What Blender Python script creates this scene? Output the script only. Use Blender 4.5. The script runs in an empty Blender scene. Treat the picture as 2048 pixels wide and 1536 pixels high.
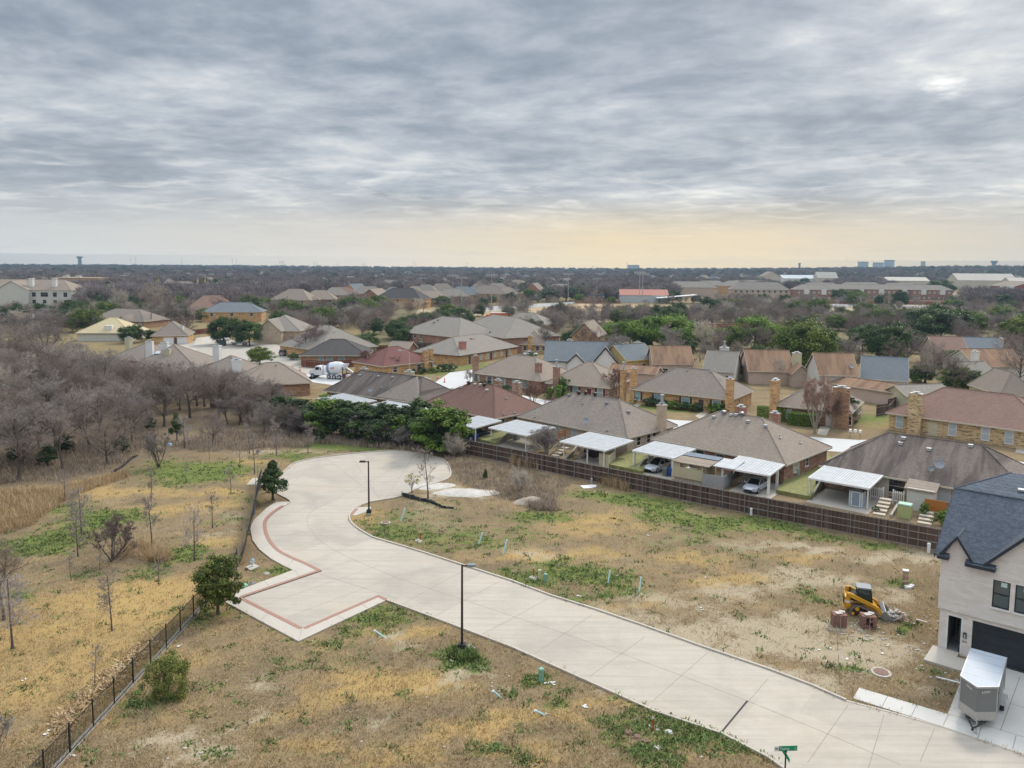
import bpy,bmesh,math,random
import numpy as np
from mathutils import Vector,Matrix
from mathutils.geometry import tessellate_polygon
rnd=random.Random(7)
nr=np.random.default_rng(11)
SC=bpy.context.scene
COL=SC.collection
PI=math.pi
F_,CX,CY,CAMH=1540.,1024.,682.,26.
PT,RO=math.radians(5.6),math.atan(.0075)
_fw=np.array([0,math.cos(PT),-math.sin(PT)]);_rt=np.array([1.,0,0]);_up=np.array([0,math.sin(PT),math.cos(PT)])
_R=_rt*math.cos(RO)+_up*math.sin(RO);_U=_up*math.cos(RO)-_rt*math.sin(RO)
def ray(u,v):
 return _fw*F_+_R*(u-CX)-_U*(v-CY)
def G(u,v,z=0.):
 d=ray(u,v);t=(z-CAMH)/d[2]
 return(float(d[0]*t),float(d[1]*t))
def PJ(x,y,z):
 q=np.array([x,y,z-CAMH]);d=q@_fw
 return CX+F_*(q@_R)/d,CY-F_*(q@_U)/d
def zat(x,y,v):
 lo,hi=-5.,150.
 for _ in range(50):
  m=(lo+hi)/2
  if PJ(x,y,m)[1]>v:lo=m
  else:hi=m
 return lo
def tag(o,label=None,cat=None,group=None,kind=None):
 if label:o['label']=label
 if cat:o['category']=cat
 if group:o['group']=group
 if kind:o['kind']=kind
 return o
def thing(name,label,cat,loc=(0,0,0),rz=0.,group=None):
 o=bpy.data.objects.new(name,None);COL.objects.link(o)
 o.location=(loc[0],loc[1],loc[2]if len(loc)>2 else 0.);o.rotation_euler=(0,0,rz)
 o.empty_display_size=.2
 return tag(o,label,cat,group)
def copy_tree(o,parent=None):
 c=o.copy();COL.objects.link(c)
 if parent:c.parent=parent
 for ch in o.children:copy_tree(ch,c)
 return c
class MB:
 """collects shapes, builds ONE mesh object"""
 def __init__(s):s.v=[];s.f=[];s.m=[];s.c=[]
 def add(s,vs,fs,mi=0,col=None):
  b=len(s.v);s.v+=[tuple(map(float,p))for p in vs]
  for f in fs:s.f.append([i+b for i in f]);s.m.append(mi);s.c.append(col)
  return s
 def box(s,c,d,rz=0.,mi=0,rx=0.,ry=0.,col=None,taper=1.):
  x,y,z=d[0]/2,d[1]/2,d[2]/2;k=taper
  p=[(-x,-y,-z),(x,-y,-z),(x,y,-z),(-x,y,-z),(-x*k,-y*k,z),(x*k,-y*k,z),(x*k,y*k,z),(-x*k,y*k,z)]
  M=Matrix.Translation(c)@Matrix.Rotation(rz,4,'Z')@Matrix.Rotation(ry,4,'Y')@Matrix.Rotation(rx,4,'X')
  return s.add([M@Vector(q)for q in p],[(3,2,1,0),(4,5,6,7),(0,1,5,4),(1,2,6,5),(2,3,7,6),(3,0,4,7)],mi,col)
 def poly(s,pts,mi=0,z=None):
  P=[Vector((p[0],p[1],p[2]if len(p)>2 and z is None else(z or 0.)))for p in pts]
  for t in tessellate_polygon([P]):
   a,b,c=[P[i]for i in t]
   n=(b-a).cross(c-a)
   s.add([a,b,c]if n.z>=0 else[a,c,b],[(0,1,2)],mi)
  return s
 def prism(s,pts,z0,z1,mi=0,miside=None):
  n=len(pts);ar=sum(pts[i][0]*pts[(i+1)%n][1]-pts[(i+1)%n][0]*pts[i][1]for i in range(n))
  if ar<0:pts=pts[::-1]
  s.poly(pts,mi,z1)
  for i in range(n):
   a,b=pts[i],pts[(i+1)%n]
   s.add([(a[0],a[1],z0),(b[0],b[1],z0),(b[0],b[1],z1),(a[0],a[1],z1)],[(0,1,2,3)],mi if miside is None else miside)
  return s
 def extr(s,prof,y0,y1,mi=0):
  """profile in x,z extruded along y"""
  n=len(prof);ar=sum(prof[i][0]*prof[(i+1)%n][1]-prof[(i+1)%n][0]*prof[i][1]for i in range(n))
  if ar<0:prof=prof[::-1]
  P=[Vector((p[0],p[1],0))for p in prof]
  for t in tessellate_polygon([P]):
   a,b,c=t
   if(P[b]-P[a]).cross(P[c]-P[a]).z<0:b,c=c,b
   s.add([(P[i].x,y0,P[i].y)for i in(a,b,c)],[(0,1,2)],mi)
   s.add([(P[i].x,y1,P[i].y)for i in(a,c,b)],[(0,1,2)],mi)
  for i in range(n):
   a,b=prof[i],prof[(i+1)%n]
   s.add([(a[0],y0,a[1]),(a[0],y1,a[1]),(b[0],y1,b[1]),(b[0],y0,b[1])],[(0,1,2,3)],mi)
  return s
 def tube(s,p0,p1,r0,r1=None,n=8,mi=0,cap=True):
  r1=r0 if r1 is None else r1
  a,b=Vector(p0),Vector(p1);d=(b-a)
  if d.length<1e-6:return s
  d.normalize();u=d.orthogonal().normalized();w=d.cross(u)
  vs=[]
  for q,r in((a,r0),(b,r1)):
   for i in range(n):
    t=2*PI*i/n;vs.append(q+u*(r*math.cos(t))+w*(r*math.sin(t)))
  fs=[(i,(i+1)%n,n+(i+1)%n,n+i)for i in range(n)]
  if cap:fs+=[tuple(range(n))[::-1],tuple(range(n,2*n))]
  return s.add(vs,fs,mi)
 def path(s,pts,r,n=6,mi=0):
  for a,b in zip(pts[:-1],pts[1:]):s.tube(a,b,r,r,n,mi)
  return s
 def lathe(s,prof,n=16,c=(0,0,0),mi=0,axis='z'):
  vs=[]
  for r,z in prof:
   for i in range(n):
    t=2*PI*i/n;x,y=r*math.cos(t),r*math.sin(t)
    vs.append((c[0]+x,c[1]+y,c[2]+z)if axis=='z' else(c[0]+z,c[1]+x,c[2]+y)if axis=='x' else(c[0]+y,c[1]+z,c[2]+x))
  fs=[(k*n+i,k*n+(i+1)%n,(k+1)*n+(i+1)%n,(k+1)*n+i)for k in range(len(prof)-1)for i in range(n)]
  fs+=[tuple(range(n))[::-1],tuple(range((len(prof)-1)*n,len(prof)*n))]
  return s.add(vs,fs,mi)
 def sphere(s,c,r,n=10,mi=0,sc=(1,1,1)):
  vs=[];m=n//2
  for j in range(m+1):
   t=PI*j/m
   for i in range(n):
    q=2*PI*i/n;vs.append((c[0]+r*sc[0]*math.sin(t)*math.cos(q),c[1]+r*sc[1]*math.sin(t)*math.sin(q),c[2]-r*sc[2]*math.cos(t)))
  return s.add(vs,[(j*n+i,j*n+(i+1)%n,(j+1)*n+(i+1)%n,(j+1)*n+i)for j in range(m)for i in range(n)],mi)
 def rock(s,c,r,mi=0,sc=(1,1,.7),rg=rnd):
  b=len(s.v);s.sphere(c,r,7,mi,sc)
  for i in range(b,len(s.v)):
   p=s.v[i];k=rg.uniform(.75,1.2);s.v[i]=tuple(c[j]+(p[j]-c[j])*k for j in range(3))
  return s
 def build(s,name,mats,parent=None,smooth=False):
  me=bpy.data.meshes.new(name);me.from_pydata(s.v,[],s.f)
  mats=mats if isinstance(mats,(list,tuple))else[mats]
  for m in mats:me.materials.append(m)
  if len(mats)>1:me.polygons.foreach_set('material_index',s.m)
  if smooth:me.polygons.foreach_set('use_smooth',[True]*len(s.f))
  if any(c is not None for c in s.c):
   at=me.color_attributes.new('tint','FLOAT_COLOR','CORNER')
   arr=[]
   for f,c in zip(s.f,s.c):
    c=c if c is not None else.5
    arr+=[c,c,c,1.]*len(f)
   at.data.foreach_set('color',arr)
  me.update()
  o=bpy.data.objects.new(name,me);COL.objects.link(o)
  if parent is not None:o.parent=parent
  return o
def np_mesh(name,V,Fq,mats,tint=None,smooth=False):
 """quads (N,4) or tris (N,3) from numpy"""
 me=bpy.data.meshes.new(name);V=np.asarray(V,np.float32);Fq=np.asarray(Fq,np.int32);k=Fq.shape[1]
 me.vertices.add(len(V));me.vertices.foreach_set('co',V.ravel())
 me.loops.add(Fq.size);me.loops.foreach_set('vertex_index',Fq.ravel())
 me.polygons.add(len(Fq));me.polygons.foreach_set('loop_start',np.arange(0,Fq.size,k,dtype=np.int32))
 me.polygons.foreach_set('loop_total',np.full(len(Fq),k,np.int32))
 if smooth:me.polygons.foreach_set('use_smooth',np.ones(len(Fq),bool))
 for m in(mats if isinstance(mats,(list,tuple))else[mats]):me.materials.append(m)
 me.update(calc_edges=True)
 if tint is not None:
  at=me.color_attributes.new('tint','FLOAT_COLOR','POINT')
  t=np.asarray(tint,np.float32)
  if t.ndim==1:t=np.stack([t,t,t,np.ones_like(t)],1)
  at.data.foreach_set('color',t.ravel())
 return me
def put(name,me,parent=None,loc=(0,0,0),rz=0,sc=1.):
 o=bpy.data.objects.new(name,me);COL.objects.link(o)
 if parent is not None:o.parent=parent
 o.location=loc;o.rotation_euler=(0,0,rz);o.scale=(sc,sc,sc)if not isinstance(sc,tuple)else sc
 return o
def srgb(r,g,b):
 f=lambda c:(c/255/12.92)if c/255<=.04045 else((c/255+.055)/1.055)**2.4
 return(f(r),f(g),f(b),1)
ALB=.80
def pic(r,g,b,k=ALB):
 c=srgb(r,g,b);return(min(.85,c[0]*k),min(.85,c[1]*k),min(.85,c[2]*k),1)
class N:
 """tiny node helper"""
 def __init__(s,name):
  s.m=bpy.data.materials.new(name);s.m.use_nodes=True;s.t=s.m.node_tree;s.n=s.t.nodes
  s.b=s.n['Principled BSDF']
 def new(s,ty,**kw):
  x=s.n.new(ty)
  for k,v in kw.items():
   if k.startswith('i_'):
    q=k[2:];q=int(q)if q.isdigit()else q.replace('_',' ');x.inputs[q].default_value=v
   else:setattr(x,k,v)
  return x
 def link(s,a,b):s.t.links.new(a,b)
 def coord(s,kind='Object',sc=(1,1,1)):
  c=s.new('ShaderNodeTexCoord');mp=s.new('ShaderNodeMapping');mp.inputs['Scale'].default_value=sc
  s.link(c.outputs[kind],mp.inputs[0]);return mp.outputs[0]
 def noise(s,co,scale,det=4.,rough=.55,dist=0.):
  x=s.new('ShaderNodeTexNoise');x.inputs['Scale'].default_value=scale;x.inputs['Detail'].default_value=det
  x.inputs['Roughness'].default_value=rough;x.inputs['Distortion'].default_value=dist
  if co is not None:s.link(co,x.inputs['Vector'])
  return x.outputs['Fac']
 def ramp(s,fac,stops,interp='LINEAR'):
  x=s.new('ShaderNodeValToRGB');cr=x.color_ramp;cr.interpolation=interp
  while len(cr.elements)<len(stops):cr.elements.new(.5)
  for e,(p,c)in zip(cr.elements,stops):e.position=p;e.color=c if len(c)==4 else(*c,1)
  s.link(fac,x.inputs[0]);return x.outputs[0]
 def mix(s,fac,a,b,ty='MIX'):
  x=s.new('ShaderNodeMix',data_type='RGBA',blend_type=ty)
  for sock,v in((x.inputs[0],fac),(x.inputs[6],a),(x.inputs[7],b)):
   if hasattr(v,'is_linked')or hasattr(v,'links'):s.link(v,sock)
   else:sock.default_value=v
  return x.outputs[2]
 def math(s,op,a,b=None,c=None,clamp=False):
  x=s.new('ShaderNodeMath',operation=op);x.use_clamp=clamp
  for i,v in enumerate((a,b,c)):
   if v is None:continue
   if hasattr(v,'links'):s.link(v,x.inputs[i])
   else:x.inputs[i].default_value=v
  return x.outputs[0]
 def bump(s,h,strength=.4,dist=.05):
  x=s.new('ShaderNodeBump');x.inputs['Strength'].default_value=strength;x.inputs['Distance'].default_value=dist
  s.link(h,x.inputs['Height']);s.link(x.outputs[0],s.b.inputs['Normal'])
 def done(s,col,rough=.85,metal=0.,spec=None):
  if hasattr(col,'links'):s.link(col,s.b.inputs['Base Color'])
  else:s.b.inputs['Base Color'].default_value=col
  if hasattr(rough,'links'):s.link(rough,s.b.inputs['Roughness'])
  else:s.b.inputs['Roughness'].default_value=rough
  s.b.inputs['Metallic'].default_value=metal
  if spec is not None:s.b.inputs['Specular IOR Level'].default_value=spec
  return s.m
def mul(c,k):return(min(.9,c[0]*k),min(.9,c[1]*k),min(.9,c[2]*k),1)
def mat(name,c,var=.18,scale=1.5,rough=.8,metal=0.,spec=None,c2=None):
 """plain surface with weathering noise"""
 n=N(name);co=n.coord()
 a=n.noise(co,scale,5.,.6);b=n.noise(co,scale*9,3.)
 f=n.math('ADD',n.math('MULTIPLY',a,.65),n.math('MULTIPLY',b,.35))
 col=n.ramp(f,[(.3,mul(c,1-var)),(.7,mul(c2 or c,1+var*.7))])
 return n.done(col,rough,metal,spec)
_cache={}
def brick(name,cols,mortar,blotch=0.,bw=.22,bh=.075,scale=1.,k=1.25):
 cols=[mul(q,k if name!='whitewashed_brick' else 1.08)for q in cols]
 """brick on walls aligned to local x / y: u = x+y, v = z"""
 n=N(name);c=n.new('ShaderNodeTexCoord');sp=n.new('ShaderNodeSeparateXYZ');n.link(c.outputs['Object'],sp.inputs[0])
 u=n.math('ADD',sp.outputs[0],sp.outputs[1]);cb=n.new('ShaderNodeCombineXYZ')
 n.link(u,cb.inputs[0]);n.link(sp.outputs[2],cb.inputs[1])
 cell=n.new('ShaderNodeMapping');cell.inputs['Scale'].default_value=(1/(bw*2.2*scale),1/(bh*2*scale),1);n.link(cb.outputs[0],cell.inputs[0])
 vo=n.new('ShaderNodeTexVoronoi');vo.inputs['Scale'].default_value=1.;n.link(cell.outputs[0],vo.inputs['Vector'])
 sx=n.new('ShaderNodeSeparateColor');n.link(vo.outputs['Color'],sx.inputs[0])
 st=[(i/(len(cols)-1),q)for i,q in enumerate(cols)]
 base=n.ramp(sx.outputs[0],st)
 br=n.new('ShaderNodeTexBrick');br.inputs['Scale'].default_value=1.;br.inputs['Brick Width'].default_value=bw;br.inputs['Row Height'].default_value=bh
 br.inputs['Mortar Size'].default_value=.009;n.link(cb.outputs[0],br.inputs['Vector'])
 col=n.mix(br.outputs['Fac'],base,mortar)
 big=n.noise(cb.outputs[0],.7,4.)
 bm_=.08 if name=='whitewashed_brick' else.35;col=n.mix(n.ramp(big,[(.35,(0,0,0,1)),(.7,(bm_,bm_,bm_,1))]),col,mul(cols[0],.7))
 n.bump(br.outputs['Fac'],-.3,.01)
 return n.done(col,.9)
def shingle(name,c,c2,stain=None,row=.16,k=1.22):
 c,c2=(c[0]*k*1.03,c[1]*k,c[2]*k*.97,1),(c2[0]*k*1.03,c2[1]*k,c2[2]*k*.97,1)
 n=N(name);c_=n.new('ShaderNodeTexCoord');sp=n.new('ShaderNodeSeparateXYZ');n.link(c_.outputs['Object'],sp.inputs[0])
 u=n.math('ADD',sp.outputs[0],sp.outputs[1]);cb=n.new('ShaderNodeCombineXYZ');n.link(u,cb.inputs[0])
 n.link(n.math('MULTIPLY',sp.outputs[2],2.1),cb.inputs[1])
 br=n.new('ShaderNodeTexBrick');br.inputs['Scale'].default_value=1.;br.inputs['Brick Width'].default_value=.42;br.inputs['Row Height'].default_value=row*1.6
 br.inputs['Mortar Size'].default_value=.02;br.inputs['Bias'].default_value=0.
 br.inputs['Color1'].default_value=c;br.inputs['Color2'].default_value=c2;br.inputs['Mortar'].default_value=mul(c,.55)
 n.link(cb.outputs[0],br.inputs['Vector'])
 co=n.coord('Object');f=n.noise(co,5.5,4.,.7)
 col=n.mix(.55,br.outputs['Color'],n.ramp(f,[(.3,mul(c,.75)),(.7,mul(c2,1.2))]))
 if stain:
  mp=n.new('ShaderNodeMapping');mp.inputs['Scale'].default_value=(.42,.05,.12);n.link(c_.outputs['Object'],mp.inputs[0])
  s1=n.noise(mp.outputs[0],1.6,4.,.6,.8)
  col=n.mix(n.ramp(s1,[(.42,(0,0,0,1)),(.62,(.85,.85,.85,1))]),col,stain)
 big=n.noise(co,.35,3.)
 col=n.mix(n.math('MULTIPLY',big,.5),col,mul(c,.8))
 n.bump(br.outputs['Fac'],-.35,.02)
 return n.done(col,.95,0.,.2)
def tinted(name,stops,rough=.8,rand=0.,noise=None,trans=0.):
 """colour from the per-face 'tint' attribute, varied per object"""
 n=N(name);a=n.new('ShaderNodeAttribute',attribute_name='tint');f=a.outputs['Fac']
 if rand:
  oi=n.new('ShaderNodeObjectInfo');f=n.math('ADD',f,n.math('MULTIPLY',n.math('SUBTRACT',oi.outputs['Random'],.5),rand),clamp=True)
 if noise:
  f=n.math('ADD',f,n.math('MULTIPLY',n.math('SUBTRACT',n.noise(n.coord(),noise[0],3.),.5),noise[1]),clamp=True)
 col=n.ramp(f,stops);n.done(col,rough,0.,.25)
 if trans:
  tr=n.new('ShaderNodeBsdfTranslucent');n.link(col,tr.inputs[0]);mx=n.new('ShaderNodeMixShader');mx.inputs[0].default_value=trans
  out=n.n['Material Output'];n.link(n.b.outputs[0],mx.inputs[1]);n.link(tr.outputs[0],mx.inputs[2]);n.link(mx.outputs[0],out.inputs[0])
 return n.m
def glass(name,c=(.02,.03,.035,1),rough=.06):
 n=N(name);n.done(c,rough,0.,.6);return n.m
M={}
M['concrete']=None
M['white_metal']=mat('white_metal',(.43,.44,.445,1),.22,1.2,.65)
M['white_paint']=mat('white_paint',(.74,.72,.68,1),.08,2.,.6)
M['cream_trim']=mat('cream_trim',(.56,.5,.4,1),.1,2.,.7)
M['pale_siding']=mat('pale_siding',(.6,.58,.52,1),.1,1.,.75)
M['yellow_siding']=mat('yellow_siding',(.6,.45,.18,1),.1,1.,.75)
M['pinkish_siding']=mat('pinkish_siding',(.52,.4,.32,1),.1,1.,.75)
M['cream_siding']=mat('cream_siding',(.55,.5,.33,1),.14,1.6,.8)
M['dark_metal']=mat('dark_metal',(.018,.016,.015,1),.2,3.,.45)
M['bronze_metal']=mat('bronze_metal',(.035,.024,.02,1),.2,3.,.45)
M['grey_metal']=mat('grey_metal',(.3,.31,.32,1),.15,3.,.4,.6)
M['galv']=mat('galvanised_metal',(.42,.43,.43,1),.15,4.,.45,.3)
M['black_rubber']=mat('black_rubber',(.02,.02,.02,1),.3,6.,.85)
M['glass']=glass('window_glass',(.03,.04,.045,1),.05)
M['teal_glass']=glass('blind_glass',(.2,.33,.33,1),.12)
M['pale_glass']=glass('pale_blind_glass',(.4,.45,.47,1),.15)
M['dark_glass']=glass('dark_glass',(.006,.008,.01,1),.04)
M['red_door']=mat('dark_red_paint',(.16,.02,.015,1),.15,3.,.6)
M['brown_door']=mat('brown_paint',(.09,.045,.03,1),.15,3.,.6)
M['black_paint']=mat('black_paint',(.015,.015,.018,1),.2,3.,.5)
M['stone']=mat('pale_limestone',(.5,.46,.39,1),.25,4.,.9)
M['pvc']=mat('pale_blue_pipe',(.42,.66,.66,1),.06,3.,.45)
M['pvc_end']=mat('white_pipe_end',(.75,.78,.77,1),.05,3.,.45)
M['pedestal']=mat('green_pedestal',(.2,.38,.27,1),.08,3.,.55)
M['orange']=mat('orange_plastic',(.75,.13,.02,1),.06,3.,.5)
M['bark']=mat('tree_bark',(.115,.09,.075,1),.3,6.,.95)
M['pale_bark']=mat('pale_tree_bark',(.3,.25,.19,1),.25,6.,.95)
BR={}
BR['red']=brick('red_brick',[(.16,.06,.04,1),(.26,.1,.06,1),(.33,.15,.09,1),(.4,.24,.16,1)],(.34,.29,.24,1))
BR['tan']=brick('tan_brick',[(.2,.1,.04,1),(.5,.27,.095,1),(.58,.33,.125,1),(.62,.39,.175,1)],(.46,.35,.22,1))
BR['blond']=brick('blond_brick',[(.08,.055,.04,1),(.5,.33,.14,1),(.6,.42,.2,1),(.64,.48,.26,1)],(.46,.38,.27,1))
BR['brown']=brick('brown_brick',[(.14,.06,.032,1),(.29,.135,.065,1),(.4,.21,.105,1),(.46,.28,.16,1)],(.33,.27,.2,1))
BR['pale']=brick('pale_brick',[(.36,.24,.15,1),(.44,.32,.22,1),(.5,.4,.3,1),(.54,.44,.34,1)],(.44,.37,.29,1))
BR['mixed']=brick('mottled_brick',[(.12,.05,.035,1),(.3,.15,.09,1),(.45,.3,.2,1),(.55,.45,.36,1)],(.38,.32,.27,1))
BR['rose']=brick('rose_brick',[(.33,.13,.1,1),(.42,.18,.14,1),(.45,.2,.16,1)],(.4,.22,.18,1))
BR['white']=brick('whitewashed_brick',[(.6,.54,.485,1),(.64,.585,.535,1),(.67,.62,.575,1),(.7,.65,.61,1)],(.56,.5,.45,1),bw=.3,bh=.1)
RF={}
RF['grey']=shingle('grey_brown_shingle',(.165,.14,.12,1),(.27,.23,.195,1))
RF['taupe']=shingle('taupe_shingle',(.2,.165,.135,1),(.3,.25,.205,1))
RF['weathered']=shingle('weathered_shingle',(.14,.115,.1,1),(.23,.19,.165,1),(.075,.06,.055,1))
RF['streaked']=shingle('streaked_dark_shingle',(.105,.088,.08,1),(.17,.14,.125,1),(.055,.047,.045,1))
RF['redbrown']=shingle('red_brown_shingle',(.125,.073,.06,1),(.19,.113,.092,1))
RF['maroon']=shingle('maroon_shingle',(.125,.06,.054,1),(.185,.09,.08,1))
RF['pinkbrown']=shingle('pink_brown_shingle',(.185,.117,.094,1),(.275,.18,.145,1))
RF['bluegrey']=shingle('blue_grey_shingle',(.12,.135,.145,1),(.19,.21,.225,1))
RF['rust']=shingle('rust_shingle',(.225,.14,.088,1),(.31,.2,.13,1),(.16,.1,.07,1))
RF['slate']=shingle('dark_slate_shingle',(.05,.06,.078,1),(.115,.135,.165,1),row=.12)
RF['palegrey']=shingle('pale_grey_shingle',(.18,.163,.142,1),(.27,.247,.215,1))
RF['tanroof']=shingle('straw_coloured_shingle',(.4,.34,.21,1),(.5,.43,.28,1))
RF['char']=shingle('charcoal_shingle',(.06,.055,.055,1),(.1,.095,.09,1))
cd=bpy.data.cameras.new('camera');cam=bpy.data.objects.new('camera',cd);COL.objects.link(cam)
cd.sensor_fit='HORIZONTAL';cd.sensor_width=36.;cd.lens=36.*F_/2048.;cd.shift_y=-(768.-CY)/2048.;cd.clip_start=.5;cd.clip_end=40000.
r_,u_,b_=Vector(_R),Vector(_U),Vector(-_fw)
cam.matrix_world=Matrix(((r_.x,u_.x,b_.x,0),(r_.y,u_.y,b_.y,0),(r_.z,u_.z,b_.z,CAMH),(0,0,0,1)))
SC.camera=cam
SC.view_settings.view_transform='Standard';SC.view_settings.look='None';SC.view_settings.exposure=.8;SC.view_settings.gamma=1.
SUN_EL,SUN_AZ=math.radians(42),math.radians(35)
W=bpy.data.worlds.new('World');SC.world=W;W.use_nodes=True
def world():
 t=W.node_tree;nn=t.nodes;L=t.links.new
 for x in list(nn):nn.remove(x)
 out=nn.new('ShaderNodeOutputWorld')
 class Q(N):
  def __init__(s):s.t=t;s.n=nn
 n=Q()
 tc=n.new('ShaderNodeTexCoord');sp=n.new('ShaderNodeSeparateXYZ');L(tc.outputs['Generated'],sp.inputs[0])
 x,y,z=sp.outputs
 zz=n.math('ADD',n.math('MAXIMUM',z,0.),.085)
 px,py=n.math('DIVIDE',x,zz),n.math('DIVIDE',y,zz)
 cb=n.new('ShaderNodeCombineXYZ');L(px,cb.inputs[0]);L(py,cb.inputs[1])
 mp=n.new('ShaderNodeMapping');mp.inputs['Rotation'].default_value=(0,0,.28);mp.inputs['Scale'].default_value=(.95,1.,1.);mp.inputs['Location'].default_value=(1.7,3.4,0);L(cb.outputs[0],mp.inputs[0])
 warp=n.new('ShaderNodeTexNoise');warp.inputs['Scale'].default_value=.42;warp.inputs['Detail'].default_value=3.;L(mp.outputs[0],warp.inputs['Vector'])
 vm=n.new('ShaderNodeVectorMath',operation='SCALE');L(warp.outputs['Color'],vm.inputs[0]);vm.inputs['Scale'].default_value=.55
 va=n.new('ShaderNodeVectorMath',operation='ADD');L(mp.outputs[0],va.inputs[0]);L(vm.outputs[0],va.inputs[1])
 big=n.noise(va.outputs[0],.6,3.,.5);mid=n.noise(va.outputs[0],1.55,7.,.58);fine=n.noise(va.outputs[0],4.6,6.,.6)
 f=n.math('ADD',n.math('MULTIPLY',big,.34),n.math('ADD',n.math('MULTIPLY',mid,.4),n.math('MULTIPLY',fine,.26)))
 cl=n.ramp(f,[(.36,(.135,.163,.202,1)),(.445,(.188,.22,.26,1)),(.51,(.26,.288,.325,1)),(.58,(.345,.368,.395,1)),(.68,(.52,.515,.49,1))])
 low=n.new('ShaderNodeMapRange');low.interpolation_type='SMOOTHSTEP';low.inputs['From Min'].default_value=.22;low.inputs['From Max'].default_value=.05;L(z,low.inputs[0])
 brk=n.ramp(n.noise(mp.outputs[0],2.3,3.,.55,.6),[(.53,(0,0,0,1)),(.75,(.2,.18,.14,1))])
 cl=n.mix(low.outputs[0],cl,n.mix(1.,n.mix(.25,cl,(.35,.37,.39,1)),brk,'ADD'))
 nz=n.new('ShaderNodeVectorMath',operation='NORMALIZE');L(tc.outputs['Generated'],nz.inputs[0])
 d=Vector(ray(1885,205)).normalized();dt=n.new('ShaderNodeVectorMath',operation='DOT_PRODUCT');L(nz.outputs[0],dt.inputs[0]);dt.inputs[1].default_value=d
 gl=n.new('ShaderNodeMapRange');gl.interpolation_type='SMOOTHERSTEP';gl.inputs['From Min'].default_value=.9992;gl.inputs['From Max'].default_value=1.0003;L(n.math('ADD',dt.outputs['Value'],n.math('MULTIPLY',n.math('SUBTRACT',mid,.62),.004)),gl.inputs[0])
 glf=n.math('MULTIPLY',gl.outputs[0],.9)
 cl=n.mix(glf,cl,(.8,.78,.73,1))
 hz=n.new('ShaderNodeMapRange');hz.interpolation_type='SMOOTHSTEP';hz.inputs['From Min'].default_value=.1;hz.inputs['From Max'].default_value=.028;L(z,hz.inputs[0])
 az=n.math('ARCTAN2',x,y)
 cf=n.ramp(n.math('MULTIPLY_ADD',az,.5,.5),[(.18,(.355,.38,.395,1)),(.40,(.42,.40,.365,1)),(.56,(.49,.415,.29,1)),(.66,(.48,.41,.30,1)),(.82,(.35,.345,.325,1))])
 wob=n.math('MULTIPLY',hz.outputs[0],n.math('MULTIPLY_ADD',mid,.5,.72),clamp=True)
 cl=n.mix(wob,cl,cf)
 pl=n.math('MINIMUM',n.math('DIVIDE',62.5,n.math('MAXIMUM',z,.0001)),6350.);tr=n.math('EXPONENT',n.math('MULTIPLY',pl,-HAZE))
 ab=n.new('ShaderNodeVectorMath',operation='SCALE');ab.inputs[0].default_value=(.058,.1,.146);L(n.math('SUBTRACT',1.,tr),ab.inputs['Scale'])
 df=n.new('ShaderNodeVectorMath',operation='SUBTRACT');L(cl,df.inputs[0]);L(ab.outputs[0],df.inputs[1]);iv=n.new('ShaderNodeVectorMath',operation='SCALE');L(df.outputs[0],iv.inputs[0]);L(n.math('DIVIDE',1.,tr),iv.inputs['Scale']);cl=iv.outputs[0]
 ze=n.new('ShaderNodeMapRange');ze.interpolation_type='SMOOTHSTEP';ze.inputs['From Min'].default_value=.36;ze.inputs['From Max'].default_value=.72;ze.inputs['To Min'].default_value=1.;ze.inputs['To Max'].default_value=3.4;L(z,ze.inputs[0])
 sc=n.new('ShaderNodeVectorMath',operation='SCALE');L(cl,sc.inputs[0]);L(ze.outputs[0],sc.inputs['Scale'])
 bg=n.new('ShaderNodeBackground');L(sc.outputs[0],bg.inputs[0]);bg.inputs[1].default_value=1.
 sky=n.new('ShaderNodeTexSky',sky_type='NISHITA');sky.sun_disc=False;sky.sun_elevation=SUN_EL;sky.sun_rotation=SUN_AZ;sky.dust_density=3.
 bs=n.new('ShaderNodeBackground');L(sky.outputs[0],bs.inputs[0]);bs.inputs[1].default_value=.06
 mx=n.new('ShaderNodeMixShader');mx.inputs[0].default_value=.07;L(bg.outputs[0],mx.inputs[1]);L(bs.outputs[0],mx.inputs[2])
 L(mx.outputs[0],out.inputs[0])
HAZE=.00022
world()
sl=bpy.data.lights.new('sun','SUN');sl.energy=1.5;sl.angle=math.radians(11);sl.color=(1.,.93,.82)
so=bpy.data.objects.new('sun',sl);COL.objects.link(so)
so.rotation_euler=Vector((-math.sin(SUN_AZ)*math.cos(SUN_EL),-math.cos(SUN_AZ)*math.cos(SUN_EL),-math.sin(SUN_EL))).to_track_quat('-Z','Y').to_euler()
def air():
 b=MB();b.box((0,2700,43.5),(9600,7400,90));o=b.build('haze',None);o.data.materials.clear()
 m=bpy.data.materials.new('haze');m.use_nodes=True;n=m.node_tree.nodes;n.remove(n['Principled BSDF'])
 v=n.new('ShaderNodeVolumePrincipled');v.inputs['Color'].default_value=(.19,.29,.40,1);v.inputs['Density'].default_value=HAZE;v.inputs['Anisotropy'].default_value=.2
 m.node_tree.links.new(v.outputs[0],n['Material Output'].inputs['Volume']);o.data.materials.append(m)
 tag(o,kind='stuff')
air()
SC.cycles.max_bounces=6;SC.cycles.diffuse_bounces=3;SC.cycles.glossy_bounces=3;SC.cycles.transmission_bounces=3;SC.cycles.volume_bounces=1;SC.cycles.transparent_max_bounces=8
SC.cycles.use_denoising=True;SC.cycles.denoiser='OPENIMAGEDENOISE';SC.cycles.denoising_input_passes='RGB_ALBEDO_NORMAL';SC.cycles.denoising_prefilter='ACCURATE';SC.cycles.caustics_reflective=False;SC.cycles.caustics_refractive=False
SC.cycles.sample_clamp_indirect=4.
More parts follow.
